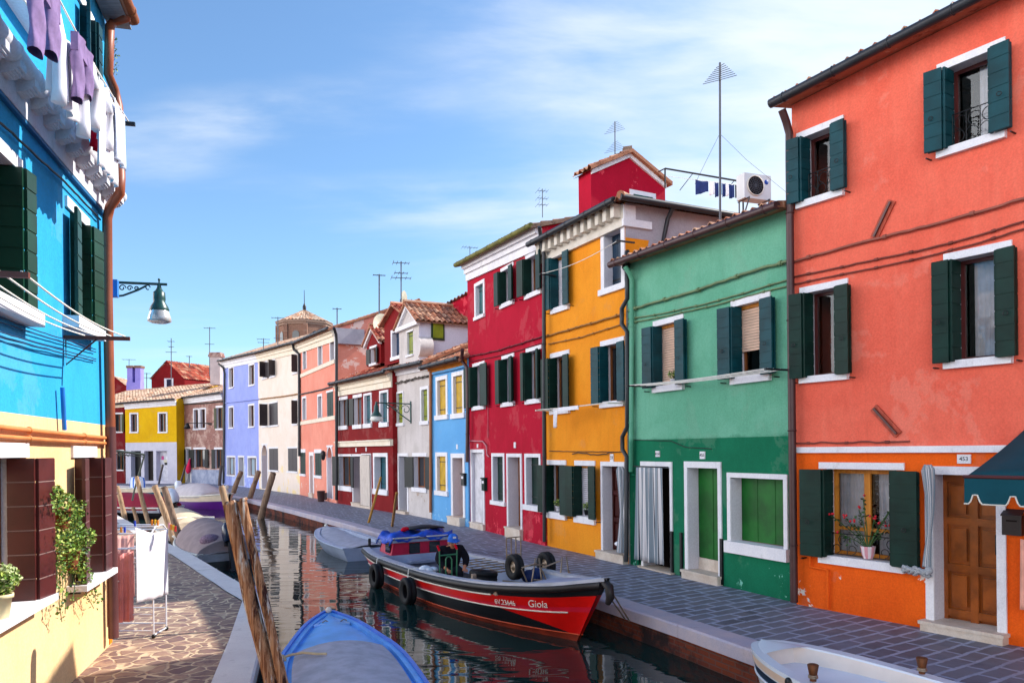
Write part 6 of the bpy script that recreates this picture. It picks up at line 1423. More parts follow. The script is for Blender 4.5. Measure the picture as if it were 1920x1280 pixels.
mb = MB(); c = a + u * d.length * .82 + V((0, 0, h * .72)) + n * .006; mb.lathe(c, [(0, .004), (.05, .003), (.055, 0)], 16, 0, n); part("badge", mb, M_paint("blue_badge", C(24, 60, 150), .4), e)
mb = MB()
for q in (.12, .88): p = a + u * d.length * q; mb.tube([p + n * .06, p - n * .34], .018, 6); mb.tube([p + n * .06, p - n * .1 - V((0, 0, .28))], .016, 6); mb.tube([p - n * .3, p - n * .3 - V((0, 0, .4))], .018, 6)
part("stand", mb, AL, e)

# roof terrace rail with small washing
e = thing("roof_terrace_rail", "dark tubular rail of the roof terrace behind the ochre house roof", "railing", at(1247, 350, 20)); mb = MB()
A_, B_ = at(1247, 316, 20), at(1393, 341, 18.2); mb.tube([A_, B_], .022, 8); mb.tube([A_, at(1247, 352, 20)], .022, 6); mb.tube([at(1235, 322, 20.6), A_], .018, 6); mb.tube([B_, B_ - V((0, 0, .7))], .022, 6); mb.tube([A_.lerp(B_, .38), A_.lerp(B_, .2) - V((0, 0, .5))], .01, 5); mb.tube([A_.lerp(B_, .9), A_.lerp(B_, .75) - V((0, 0, .4))], .01, 5)
part("rail", mb, IRON, e); mb = MB(); l0, l1 = at(1250, 330, 19.6), at(1392, 348, 18); mb.tube([l0, l1], .006, 4); part("line", mb, ROPE, e)
NV = M_paint("navy_cloth", C(24, 44, 100), .9, .2, 9); BL2 = M_paint("black_cloth", C(24, 24, 30), .9); SK2 = M_paint("sky_cloth", C(120, 160, 200), .9)
for i, (f0, f1, hgt, m, lab) in enumerate(((.40, .57, .62, NV, "largest navy cloth on the roof terrace line"), (.58, .65, .56, WHC, "white and narrow cloth right after the largest navy cloth on the terrace line"), (.655, .70, .6, NV, "narrow navy cloth after the first white cloth on the terrace line"), (.705, .745, .5, SK2, "pale blue cloth in the middle of the terrace line"), (.75, .79, .55, NV, "navy cloth right after the pale blue cloth on the terrace line"), (.795, .83, .5, WHC, "second white cloth on the terrace line, between two navy cloths"), (.835, .9, .58, NV, "navy cloth next to the black cloth on the terrace line"), (.91, .985, .52, BL2, "black cloth at the air conditioner end of the terrace line"))):
    mb = MB(); p0, p1 = l0.lerp(l1, f0), l0.lerp(l1, f1); cloth(mb, p0, p1, p0.z - hgt * .62, V((-.3, -.95, 0)), 1.5, .02, 10, 8, ph=i); solidify(solo("cloth", mb, m, lab, "cloth", "washing on the roof terrace"), .006)

# striped door curtains, bead curtain, awning, letterboxes
STR = M_stripe("striped_canvas", C(212, 208, 210), C(122, 134, 144), 5.5, True, C(58, 66, 78))
s0, s1 = Fg.sz(1201, 960)[0], Fg.sz(1250, 960)[0]; zt = Fg.sz(1225, 876)[1]; zb_c = .16
mb = MB(); cloth(mb, Fg.P(s0, zt, .1), Fg.P(s1, zt, .1), zb_c, Fg.n, 4, .045, 44, 16, taper=1.08, sag=0); solidify(solo("door_curtain", mb, STR, "grey and white striped curtain hanging over door 455A of the green house", "curtain"), .005)
mb = MB(); mb.tube([Fg.P(s0 - .1, zt + .02, .1), Fg.P(s1 + .2, zt + .02, .1)], .012, 6); part("curtain_rail", mb, IRON, eG)
def tied(label, F, x, yt, ym, yb, w0, t=.12, tail=True):
    mb = MB(); s, z0 = F.sz(x, yt, t); zm = F.sz(x, ym, t)[1]; z1 = F.sz(x, yb, t)[1]; rows, uvs = [], []
    for i in range(25):
        f = i / 24; z = z0 + (z1 - z0) * f; d = abs(z - zm) / max(z0 - zm, zm - z1, .01); w = w0 * (.35 + .65 * min(1, d)) * (1 if f > .04 else .6)
        rows.append([F.P(s + .03 * math.sin(f * 4) + w * (1 + .28 * math.cos(k * PI / 3 + f)) * math.cos(k * PI / 18), z + .015 * math.sin(k * 1.3), t + w * .5 * math.sin(k * PI / 18) * (1 + .35 * math.cos(k * PI / 3 + f))) for k in range(36)]); uvs.append([(k / 14, f) for k in range(36)])
    mb.grid(rows, 0, True, True, uvs); mb.face(rows[0]); mb.face(rows[-1])
    return solo("door_curtain", mb, STR, label, "curtain")
tied("striped curtain gathered beside the mahogany door of the ochre house", Fy, 1163, 875, 960, 1035, .12)
tied("striped curtain bunched between shutter and door 453 of the coral house", Fc, 1739, 872, 1000, 1062, .075, .17)
mb = MB(); s, z = Fc.sz(1700, 1068, .2); 
for q in range(5): mb.tube([Fc.P(s - .05 + .36 * i / 11, z + .03 * math.sin(i * 1.1 + q * 2) + (q - 2) * .012, .2 + .03 * math.cos(i * .9 + q * 1.7)) for i in range(12)], [.018 + .012 * math.sin(i * .8 + q) ** 2 for i in range(12)], 7)
mb.ball(Fc.P(s + .3, z + .03, .2), .055, 0, 8); solo("cloth", mb, STR, "knotted end of striped cloth under the right shutter of the coral house", "cloth")
mb = MB(); s, z = Fy.sz(1160, 1040, .1); mb.ball(Fy.P(s, .42, .1), .09, 0, 10, .6); solo("cloth", mb, WHC, "white rag on the doorstep of the ochre house", "cloth")
e = thing("bead_curtain", "pale bead curtain hanging in the dark red house doorway", "curtain", Fd.P(Fd.sz(688, 900)[0], 0, .05)); s0, s1 = Fd.sz(679, 900)[0], Fd.sz(696, 900)[0]; mb = MB(); zt = Fd.sz(687, 853)[1]
for i in range(22): s = s0 + (s1 - s0) * i / 21; mb.tube([Fd.P(s + R.uniform(-.01, .01), zt - (zt - .12) * q / 6, .06 + R.uniform(0, .02)) for q in range(7)], .02, 5)
part("strands", mb, M_paint("ivory_beads", C(216, 204, 194), .6, .1, 30), e)
mb = MB(); s, z = Fc.sz(1900, 980, .05); Fc.box(mb, s - .11, s + .11, z - .15, z + .1, .0, .1); mb.face([Fc.P(s - .12, z + .1, .115), Fc.P(s + .12, z + .1, .115), Fc.P(s + .12, z + .17, 0), Fc.P(s - .12, z + .17, 0)]); Fc.box(mb, s - .12, s + .12, z + .085, z + .1, 0, .115); Fc.box(mb, s - .06, s + .06, z + .02, z + .04, .1, .104, 1)
solo("letterbox", mb, [M_paint("black_letterbox", C(34, 28, 30), .4), DARKIN], "black letterbox right of the chestnut door 453", "letterbox")
for (F, x, y, lab, m) in ((Fr, 911, 907, "dark green letterbox between the white door and window of the crimson house", GREENSH), (Fb, 872, 898, "dark letterbox beside the orange door of the light blue house", IRON)):
    s, z = F.sz(x, y); mb = MB(); F.box(mb, s - .12, s + .12, z - .2, z + .16, 0, .1); F.box(mb, s - .14, s + .14, z + .16, z + .2, 0, .13); F.box(mb, s - .08, s + .08, z + .02, z + .1, .1, .105, 1); solo("letterbox", mb, [m, WHITE], lab, "letterbox")
# awning
AW = M_paint("teal_awning", C(8, 66, 78), .8, .1, 3, .2); wz = at(1810, 893, 1)
sF, zF = Fc.sz(1809, 893, 1.5); zW = Fc.sz(1925, 822, 0.02)[1]; sW = sF + .02; sE = sF + 3.4
e = thing("awning", "teal canvas awning with white scalloped edge above the coral house letterbox", "awning", Fc.P(sF + 1.5, zF, .4)); zW = zF + .55
mb = MB(); rows = [[Fc.P(sW + (sE - sW) * i / 12, zW + (zF - zW) * j / 6 - .02 * math.sin(PI * j / 6), max(.04, .04 + 1.46 * j / 6)) for j in range(7)] for i in range(13)]; mb.grid(rows); solidify(part("canopy", mb, AW, e), .01)
mb = MB(); trim_ = MB(); n_ = 9; w_ = (sE - sF) / n_; low = []
for i in range(n_):
    for q in range(16):
        x = q / 16; low.append((sF + w_ * (i + x), zF - .3 + (.1 if .2 < x < .42 else (.03 if .15 < x < .47 else 0))))
for k in range(len(low) - 1): mb.face([Fc.P(low[k][0], zF - .015, 1.51), Fc.P(low[k + 1][0], zF - .015, 1.51), Fc.P(low[k + 1][0], low[k + 1][1], 1.515), Fc.P(low[k][0], low[k][1], 1.515)])
trim_.tube([Fc.P(a, b, 1.522) for a, b in low], .009, 5); solidify(part("valance", mb, AW, e), .008); part("valance_trim", trim_, WHL, e); mb = MB(); mb.tube([Fc.P(sF - .01, zF, 1.51), Fc.P(sE, zF, 1.51)], .02, 8); mb.tube([Fc.P(sF + .9, zF - .02, 1.5), Fc.P(sF + .9, zF - .1, .02)], .015, 6); part("front_bar", mb, BROWNSH, e)
# pink cloth at far right of the coral wall
mb = MB(); s, z = Fc.sz(1925, 1100, .1); cloth(mb, Fc.P(s - .03, 1.35, .18), Fc.P(s + .5, 1.35, .18), .5, Fc.n, 2, .03, 16, 10); solidify(solo("towel", mb, M_paint("peach_towel", C(226, 160, 140), .9), "pale pink towel hanging low at the right end of the coral wall", "towel"), .006)

# flower pots on window sills
def geranium():
    s, z = Fc.sz(1630, 1046, -.05); c = Fc.P(s, Fc.sz(1620, 1046)[1] + .0, -.02)
    e = thing("geranium", "leggy red geranium in a pink and white pot on the coral house window sill", "plant", c); mb = MB(); mb.lathe(c, [(.06, 0), (.085, .06), (.1, .16), (.105, .18), (.09, .18), (.085, .15)], 16); part("pot", mb, M_stripe("pink_pot", C(214, 150, 160), C(226, 210, 214), .37), e)
    st, fo, fl = MB(), MB(), MB()
    for (dx, dz, n) in ((-.05, .72, 1), (.42, .70, 1), (-.36, .4, 3), (-.55, .42, 3), (-.2, .34, 3), (.2, .36, 4), (.12, .42, 4), (.3, .3, 2), (-.12, .55, 2), (-.45, .18, 2), (.36, .55, 1)):
        p = c + Fc.u * dx + V((0, 0, .16 + dz)) + Fc.n * R.uniform(-.02, .06); st.tube([c + V((0, 0, .14)), c + Fc.u * dx * .4 + V((0, 0, .16 + dz * .45)), p], .007, 5)
        for _ in range(16): leafquad(fo, p - (p - c) * R.random() * .35 + V((R.gauss(0, .03), R.gauss(0, .03), R.gauss(0, .02))), R.uniform(.015, .03), R.randrange(2))
        for _ in range(n): fl.ball(p + V((R.gauss(0, .025), R.gauss(0, .025), R.uniform(0, .05))), .019, 0, 6)
    part("stem", st, LEAFD, e); part("foliage", fo, [LEAFD, M_paint("dark_leaf", C(26, 44, 24), .5)], e); part("flower", fl, M_paint("geranium_red", C(200, 20, 40), .6), e)
geranium()
for (F, x, y, lab, m) in ((Fy, 1046, 957, "leafy plant in a white pot on the left ground window sill of the ochre house", WHITE), (Fy, 1099, 965, "small plant in a dark pot on the ground window sill beside the ochre house door", IRON), (Fg, 1262, 722, "white pot with a low plant on the left upper window sill of the green house", WHITE)):
    s, z = F.sz(x, y, .02); potplant(lab, F.P(s, F.sz(x, y + 1)[1] + .01, .0), .07, .12, m, .12, 200, [LEAFD, LEAFA, LEAFB])
# clothes lines on the far bank
def wall_line(name, label, F, xa, ya, xb, yb, ts, arms, m, sag=.03):
    e = thing(name, label, "clothes line", F.px(xa, ya, ts[0])); a, b = F.sz(xa, ya, ts[-1]), F.sz(xb, yb, ts[-1]); z = (a[1] + b[1]) / 2
    for t in ts: mb = MB(); mb.tube([F.P(a[0] + (b[0] - a[0]) * i / 10, a[1] + (b[1] - a[1]) * i / 10 - sag * math.sin(PI * i / 10), t) for i in range(11)], .008, 5); part("rope", mb, ROPE, e)
    for s, zz in ((a[0], a[1]), (b[0], b[1])): mb = MB(); F.box(mb, s - .02, s + .02, zz - .03, zz, 0, ts[-1] + .06); part("arm", mb, m, e)
wall_line("clothes_line", "double clothes line with iron arms under the green house upper windows", Fg, 1180, 722, 1440, 690, (.2, .34, .48, .6), 1, IRON)
wall_line("clothes_line", "short white clothes line under the mid windows of the ochre house", Fy, 1008, 768, 1142, 754, (.4, .5), 1, WHL, .01)
wall_line("clothes_line", "single rope line across the top windows of the ochre house", Fy, 1016, 513, 1160, 450, (.4,), 1, IRON, .1)
mb = MB(); p = Fy.px(1041, 769, .5); cloth(mb, p - Fy.u * .09, p + Fy.u * .1, p.z - .42, Fy.n, 2, .03, 12, 8, taper=.5); solidify(solo("cloth", mb, WHC, "small white rag on the short line of the ochre house", "cloth"), .005)
mb = MB(); p = Fy.px(1050, 766, .52); mb.box(p - Fy.u * .05 - V((0, 0, .06)), Fy.u * .9, V((0, 0, .09)), Fy.n * .02); solo("cloth", mb, WHC, "folded white cloth laid along the short line of the ochre house", "cloth")
# lamp on the white house
s, z = Fw.sz(771, 757, 0); e = thing("street_lamp", "green street lamp on a scrolled bracket reaching out from the white house", "street lamp", Fw.P(s, z, 0)); T = lambda t, dz: Fw.P(s, z + dz, t); tl = 1.6
for t_ in [x / 20 for x in range(16, 80)]:
    p = Fw.P(s, z, t_) - CAM
    if CX + FPX * p.x / p.y < 708: tl = t_; break
mb = MB(); mb.tube([T(0, 0), T(tl, .02)], .025, 7); mb.tube([T(0, -.7), T(tl * .3, -.42), T(tl * .6, -.1), T(tl * .75, 0)], .022, 6); mb.tube([T(.02, -.75), T(.02, .1)], .035, 6)
for c, r in ((.22, .2), (.6, .13), (.95, .08)): mb.tube([T(c + r * (1 - .05 * i) * math.cos(i * .5), -.25 + r * (1 - .05 * i) * math.sin(i * .5) + c * .12) for i in range(15)], .016, 5)
part("bracket", mb, LG, e); mb = MB(); mb.lathe(T(tl, 0), [(.03, .06), (.05, -.05), (.09, -.12), (.1, -.3), (.2, -.45), (.21, -.5)], 14); part("lamp_cap", mb, LG, e); mb = MB(); mb.lathe(T(tl, 0), [(.2, -.5), (.25, -.62), (.2, -.68), (.02, -.7)], 14); part("lamp_glass", mb, M_paint("lamp_white", C(214, 212, 206), .3), e)
e = thing("street_lamp", "small black wall lamp on a horizontal bar across the brick house windows", "street lamp", Fk.px(395, 793, .1)); mb = MB(); mb.tube([Fk.px(396, 793, .1), Fk.px(352, 793, .8)], .035, 6); mb.tube([Fk.px(396, 796, .1), Fk.px(385, 793, .3)], .03, 6); part("bracket", mb, IRON, e); mb = MB(); c = Fk.px(351, 797, .82); mb.lathe(c, [(.05, .2), (.12, .1), (.28, -.25), (.1, -.3)], 12); part("lamp_cap", mb, IRON, e)
e = thing("wall_lantern", "small dark wall lantern beside the arched door of the salmon house", "lantern", Fp.px(606, 855, .1)); mb = MB(); c = Fp.px(606, 855, .22); mb.lathe(c, [(.04, .28), (.12, .2), (.13, .18), (.08, -.15), (.03, -.2)], 8); mb.tube([c + V((0, 0, .1)), Fp.px(608, 853, 0)], .03, 5); part("lantern", mb, IRON, e)
mb = MB(); b = G(602, 940); mb.lathe(b, [(.16, 0), (.2, .5), (.21, .52), (.19, .54), (.15, .52), (0, .5)], 14); mb.box(b + V((.17, -.06, .08)), V((.1, 0, 0)), V((0, .16, 0)), V((0, 0, .36))); solo("litter_bin", mb, M_paint("brown_bin", C(58, 34, 34), .6), "dark brown litter bin before the salmon house", "bin")

# far buildings
ct = at(571, 600, 88); e = thing("church_tower", "octagonal brick church drum with a conical tile roof behind the cream house", "tower", V((ct.x, ct.y, 0))); r_ = 48 * 88 / FPX; zt = at(571, 606, 88).z; zp = at(571, 586, 88).z + .3
c0 = V((ct.x, ct.y, 0)); oct_ = lambda r, z, k: c0 + V((r * math.cos(k * PI / 4 + .3), r * math.sin(k * PI / 4 + .3), z))
mb = MB(); uv8 = 2 * r_ * math.sin(PI / 8)
for k in range(8): mb.face([oct_(r_, 0, k), oct_(r_, 0, k + 1), oct_(r_, zt, k + 1), oct_(r_, zt, k)], 0, [(k * uv8, 0), (k * uv8 + uv8, 0), (k * uv8 + uv8, zt), (k * uv8, zt)])
BR2 = M_brick("tower_brick", C(150, 112, 92), C(126, 92, 78), C(160, 140, 124), .5, .14)
part("wall", mb, BR2, e); mb = MB()
for k in range(8):
    for z0, z1, rr in ((zt - .5, zt - .25, r_ + .12), (zt - .25, zt, r_ + .25)): mb.face([oct_(rr, z0, k), oct_(rr, z0, k + 1), oct_(rr, z1, k + 1), oct_(rr, z1, k)]); mb.face([oct_(rr, z0, k), oct_(rr, z0, k + 1), oct_(r_ * .9, z0, k + 1), oct_(r_ * .9, z0, k)])
    a = oct_(r_ + .05, zt - 3.5, k); 
    for q in (k,): p = oct_(r_ + .02, 0, q); mb.box(V((p.x - .2, p.y - .2, zt - 6)), V((.4, 0, 0)), V((0, .4, 0)), V((0, 0, 5.6)))
part("cornice", mb, BR2, e); mb = MB()
for k in range(8): roof_plane(mb, oct_(r_ + .3, zt, k), oct_(r_ + .3, zt, k + 1), c0 + V((.05 * math.cos(k), .05 * math.sin(k), zp)), c0 + V((.05 * math.cos(k + 1), .05 * math.sin(k + 1), zp)), .4, .6)
part("roof", mb, TILES_PALE, e); mb = MB(); mb.lathe(c0 + V((0, 0, zp - .1)), [(.2, 0), (.22, .5), (.12, .7), (.05, .9), (.03, 2.4)], 10); part("finial", mb, IRON, e)
for k in range(8):
    mb = MB(); p0, p1 = oct_(r_ + .015, 0, k), oct_(r_ + .015, 0, k + 1); m = (p0 + p1) / 2; d = (p1 - p0).normalized(); pts = [m - d * .38 + V((0, 0, zt - 3.2)), m + d * .38 + V((0, 0, zt - 3.2))] + [m + d * .38 * math.cos(a * PI / 8) + V((0, 0, zt - 1.6 + .38 * math.sin(a * PI / 8))) for a in range(9)]; o_n = (m - c0); o_n.z = 0; o_n = o_n.normalized() * .05
    mb.face([p + o_n for p in pts]); part("window", mb, PANE, e)
def far_house(label, Y, gl, gp, gr, rr, wm, tm, depth_px=None, low=4.0, win=None):
    """gable seen end on: left eave, peak, right eave of the gable and the far end of the ridge, as survey pixels"""
    a, p, b = at(*gl, Y), at(*gp, Y), at(*gr, Y); e = thing("house", label, "house", V((p.x, Y, 0))); bk = at(*rr, Y + 5) - p; bk.z = 0
    mb = MB(); z0 = V((0, 0, 1)); f = lambda q, z: V((q.x, q.y, z)); zz = (a.z + b.z) / 2
    mb.face([f(a, 0), f(b, 0), f(b, zz), p, f(a, zz)]); mb.face([f(b, 0), f(b, 0) + bk, f(b, zz) + bk, f(b, zz)], 0); mb.face([f(a, 0), f(a, zz), f(a, zz) + bk, f(a, 0) + bk], 0)
    part("wall", mb, wm, e); mb = MB(); o = V((0, 0, .06))
    for q, sg in ((a, -1), (b, 1)): ev = f(q, zz) + (f(q, zz) - p) * .06 + o; roof_plane(mb, ev - bk * .03, ev + bk * 1.03, p + o - bk * .03, p + bk * 1.03 + o, .3, .45)
    part("roof", mb, tm, e)
    if win: mb = MB(); c = at(*win, Y - .03); mb.box(c, V((.9, 0, 0)), V((0, .05, 0)), V((0, 0, 1.0))); mb.box(c + V((.25, -.02, .1)), V((.5, 0, 0)), V((0, .02, 0)), V((0, 0, .8)), 1); part("window", mb, [WHITE, PANE], e)
    return e
far_house("far dark red gable house with a ribbed tile roof above the brick house", 76, (284, 713), (314, 677), (346, 706), (398, 685), dred, TILES_RED, win=(308, 728))
far_house("far low house with a crooked tile roof behind the brown drainpipe", 78, (196, 722), (214, 706), (236, 724), (246, 716), dred, TILES_PALE)
c = at(254, 735, 72); e = thing("chimney", "lavender twin flue chimney over the yellow house roof", "chimney", c - V((0, 0, 2))); mb = MB(); mb.box(c + V((-.65, -.4, -2)), V((1.3, 0, 0)), V((0, .8, 0)), V((0, 0, 2.9)), 0); part("stack", mb, M_stucco("lilac_render", C(150, 140, 214), C(130, 120, 196)), e)
for dx in (-.6, .15):
    mb = MB(); mb.box(c + V((dx, -.35, .9)), V((.5, 0, 0)), V((0, .7, 0)), V((0, 0, 1.35)), 0); mb.box(c + V((dx - .06, -.42, 2.25)), V((.62, 0, 0)), V((0, .84, 0)), V((0, 0, .22)), 1); part("flue", mb, [M_stucco("lilac_render_b", C(150, 140, 214), C(130, 120, 196)), BR2], e)
# small vine plant growing out of the turquoise house eave
e = thing("wall_plant", "dry sprig growing behind the drainpipe under the turquoise house eave", "plant", FL.px(208, 140, .02)); mb = MB(); fo = MB()
for i in range(9):
    y = 70 + i * 8; p0 = FL.px(208, y + 14, .0); p1 = FL.px(217 + R.uniform(-4, 4), y, .06); mb.tube([p0, p1], .003, 4)
    for _ in range(7): leafquad(fo, p0.lerp(p1, R.random()) + V((R.gauss(0, .02), R.gauss(0, .02), R.gauss(0, .02))), .016, R.randrange(2))
part("stem", mb, LEAFD, e); part("foliage", fo, [LEAFD, LEAFB], e)

# ------------------------------------------------------------------ the man in the boat
SKIN = M_paint("skin", C(196, 128, 96), .55, .08, 6, .3); JACK = M_paint("dark_jacket_cloth", C(26, 24, 32), .9, .25, 8, .1); CAPM = M_paint("blue_cap_cloth", C(52, 108, 206), .8, .25, 14, .1); TROU = M_paint("dark_trousers", C(34, 36, 46), .9)
def skin_obj(name, nodes, edges, mat, parent=None, sub=2):
    me = bpy.data.meshes.new(name); org = ORG[parent.name]; me.from_pydata([tuple(V(n[0]) - org) for n in nodes], edges, []); me.materials.append(mat)
    o = bpy.data.objects.new(name, me); COL.objects.link(o); o.parent = parent; ORG[o.name] = org
    o.modifiers.new("skin", 'SKIN'); 
    if not me.skin_vertices: me.skin_vertices.new() if hasattr(me.skin_vertices, "new") else None
    for i, n in enumerate(nodes):
        d = me.skin_vertices[0].data[i]; r = n[1]; d.radius = r if isinstance(r, tuple) else (r, r); d.use_root = (i == 0)
    sb = o.modifiers.new("subdivision", 'SUBSURF'); sb.levels = sb.render_levels = sub
    for p in me.polygons: p.use_smooth = True
    return o
mc = at(846, 1040, 15.1); fx = V((.35, -.93, 0)).normalized(); sx = V((.93, .35, 0)).normalized(); fl_ = V((mc.x, mc.y, -.25)) - fx * .12
man = thing("person", "man in a blue cap and dark jacket bending forward in the work boat", "person", fl_)
def B(s, f, z): return fl_ + sx * s + fx * f + V((0, 0, z))
# bent at the waist and knees: pelvis back, chest forward, head down, hands on the grating in front
pel, wst, chs, nk, hd = B(0, -.02, .42), B(0, .04, .56), B(.0, .12, .74), B(0, .2, .86), B(0, .27, .94)
nodes = [(pel, .13), (wst, .125), (chs, .14), (nk, .05), (B(0, .24, .9), .055), (hd, (.075, .085)), (B(0, .28, 1.01), .07)]
edges = [(0, 1), (1, 2), (2, 3), (3, 4), (4, 5), (5, 6)]
hands = []
for sg in (-1, 1):
    b = len(nodes); nodes += [(B(.17 * sg, .12, .78), .06), (B(.28 * sg, .2, .6), .045), (B(.19 * sg, .4, .46), .035), (B(.165 * sg, .45, .43), .028)]; edges += [(2, b), (b, b + 1), (b + 1, b + 2), (b + 2, b + 3)]
    hands.append((B(.165 * sg, .45, .43), sg))
    k = len(nodes); nodes += [(B(.1 * sg, 0, .4), .09), (B(.14 * sg, .22, .36), .07), (B(.14 * sg, .12, .07), .045), (B(.14 * sg, .24, .03), .035)]; edges += [(0, k), (k, k + 1), (k + 1, k + 2), (k + 2, k + 3)]
for h, sg in hands:
    w0 = len(nodes) - 1; base = [i for i, n in enumerate(nodes) if (n[0] - h).length < 1e-6][0]
    pm = len(nodes); nodes.append((h + fx * .05 - V((0, 0, .01)), (.038, .018))); edges.append((base, pm))
    for q, (off, ln) in enumerate(((-.03, .05), (-.01, .058), (.01, .055), (.03, .045))):
        i = len(nodes); p = h + fx * .09 + sx * off; nodes += [(p, .0095), (p + fx * ln * .6 - V((0, 0, .02)), .0085), (p + fx * ln * .75 - V((0, 0, .045)), .007)]; edges += [(pm, i), (i, i + 1), (i + 1, i + 2)]
    i = len(nodes); p = h + fx * .03 - sx * .045 * sg; nodes += [(p, .011), (p + fx * .045 - V((0, 0, .02)), .009)]; edges += [(pm, i), (i, i + 1)]
skin_obj("body", nodes, edges, SKIN, man)
jn = [(B(0, -.03, .38), (.2, .17)), (wst, (.215, .17)), (chs, (.24, .17)), (B(0, .175, .83), (.1, .085))]; je = [(0, 1), (1, 2), (2, 3)]
for sg in (-1, 1):
    b = len(jn); jn += [(B(.2 * sg, .12, .78), .1), (B(.29 * sg, .2, .6), .08), (B(.2 * sg, .39, .468), .055)]; je += [(2, b), (b, b + 1), (b + 1, b + 2)]
skin_obj("jacket", jn, je, JACK, man)
tn = [(B(0, -.02, .38), .14)]; te = []
for sg in (-1, 1): b = len(tn); tn += [(B(.11 * sg, .02, .39), .105), (B(.15 * sg, .23, .36), .085), (B(.145 * sg, .12, .09), .06)]; te += [(0, b), (b, b + 1), (b + 1, b + 2)]
skin_obj("trousers", tn, te, TROU, man)
cu = (V((0, 0, 1)) + fx * .08).normalized(); cf = (fx - cu * fx.dot(cu)).normalized(); cc = B(0, .262, 1.015)
mb = MB(); mb.lathe(cc, [(.092, -.02), (.095, .02), (.088, .055), (.062, .085), (.026, .098), (0, .1)], 18, 0, cu); rows = []
for j in range(5): rows.append([cc + cf * (.085 + .05 * j / 4) * math.cos(a) * (1 if abs(a) < 1.4 else .9) + sx * (.1 + .01 * j) * math.sin(a) - cu * (.015 + .012 * j * (1 - .4 * abs(a))) for a in [x * .22 - 1.32 for x in range(13)]])
mb.grid(rows); mb.box(cc + cf * .098 + cu * .02 - sx * .03, sx * .06, cu * .035, cf * .012, 1); part("cap", mb, [CAPM, WHC], man)
mb = MB()
for sg in (-1, 1): mb.ball(hd + cf * .078 + sx * .032 * sg + cu * .01, .011, 0, 8); 
part("eyes", mb, IRON, man); mb = MB(); mb.tube([hd + cf * .08 + cu * .015, hd + cf * .115 - cu * .03, hd + cf * .085 - cu * .04], [.011, .017, .012], 8); mb.tube([hd + cf * .08 - cu * .062 - sx * .025, hd + cf * .09 - cu * .06, hd + cf * .08 - cu * .062 + sx * .025], .007, 6, 1)
for sg in (-1, 1): mb.ball(hd + sx * .088 * sg - cu * .005, .024, 0, 8, 1.3)
part("face", mb, [SKIN, M_paint("lips", C(150, 80, 70), .5)], man); mb = MB(); mb.lathe(hd - cf * .012, [(.09, -.01), (.093, .03), (.09, .05)], 14, 0, cu); part("hair", mb, M_paint("grey_hair", C(120, 112, 108), .8), man)
mb = MB(); mb.ball(B(-.55, .2, .44), .13, 0, 10, .6); mb.ball(B(-.4, .25, .43), .1, 0, 10, .6); mb.ball(B(-.5, .3, .42), .09, 0, 10, .8); solo("bag", mb, M_paint("white_plastic_bag", C(206, 214, 226), .3, .15, 8), "crumpled white plastic bag beside the man in the work boat", "bag")

# parasol in the brick doorway and notices on the portico door
e = thing("parasol", "closed pink and white parasol leaning in the brick house doorway", "parasol", Fk.px(353, 903, .15)); mb = MB(); p0, p1 = Fk.px(350.5, 900, .2), Fk.px(356, 858, .2); mb.tube([p0, p1], .03, 6); part("pole", mb, WHL, e)
mb = MB(); d = p1 - p0; mb.tube([p0 + d * .3, p0 + d * .4, p0 + d * .6, p0 + d * .75, p0 + d * .97], [.05, .2, .2, .12, .05], 10, 0); part("canopy", mb, M_paint("hot_pink_canvas", C(214, 24, 80), .8, .25, 5), e)
mb = MB()
for x, y, w_, h_, m in ((305, 858, .22, .3, 1), (310, 864, .3, .24, 0), (311, 869, .26, .2, 2), (303, 873, .2, .16, 0)):
    q = Fa.px(x, y, -.46); mb.box(q - Fa.u * w_ / 2 - V((0, 0, h_ / 2)), Fa.u * w_, V((0, 0, h_)), Fa.n * .01, m)
part("notice", mb, [M_paint("cream_notice", C(220, 214, 190), .7), M_paint("pink_notice", C(214, 90, 150), .7), M_paint("dark_notice", C(50, 50, 54), .7)], eA)
SUN_EL, SUN_E, SKY_E, EXPO = 38, 4.3, .126, .82
SKY_SAT, SKY_VAL, SKY_TINT = .97, 1.08, (.68, .88, 1.0, 1)
CLOUD = (.84, 1.42, .88); CLOUD_COL = (4.7, 5.0, 5.3, 1); CLOUD_OFF = (.9, .3, 0); FILL_COL = (22, 21.5, 21.3, 1)
BLOBS = ((-.36, .435, .36, .08, -.06, .46), (-.5, .38, .2, .05, .1, .22), (.2, .46, .6, .3, .2, .26), (.5, .55, .45, .3, .3, .2), (-.2, .33, .45, .06, .05, .26), (.05, .3, .5, .12, -.1, .2), (-.05, .6, .6, .2, .3, .15))
# ------------------------------------------------------------------ light and sky
SAZ, SEL = math.atan2(.93, .37), math.radians(SUN_EL)
SD = V((math.sin(SAZ) * math.cos(SEL), math.cos(SAZ) * math.cos(SEL), math.sin(SEL)))
sl = bpy.data.lights.new("sun", 'SUN'); sl.energy = SUN_E; sl.angle = math.radians(.5); sl.color = (1, .95, .86)
so = bpy.data.objects.new("sun", sl); COL.objects.link(so); so.rotation_euler = SD.to_track_quat('Z', 'Y').to_euler(); so.location = (20, 10, 40)
w = bpy.data.worlds.new("World"); sc.world = w; w.use_nodes = True
t = w.node_tree; N = t.nodes; Lk = t.links; bg = N["Background"]; bg.inputs[1].default_value = SKY_E
sky = N.new("ShaderNodeTexSky"); sky.sky_type = 'NISHITA'; sky.sun_disc = False; sky.sun_elevation = SEL; sky.sun_rotation = SAZ
sky.air_density = 1.0; sky.dust_density = .6; sky.ozone_density = 2.0
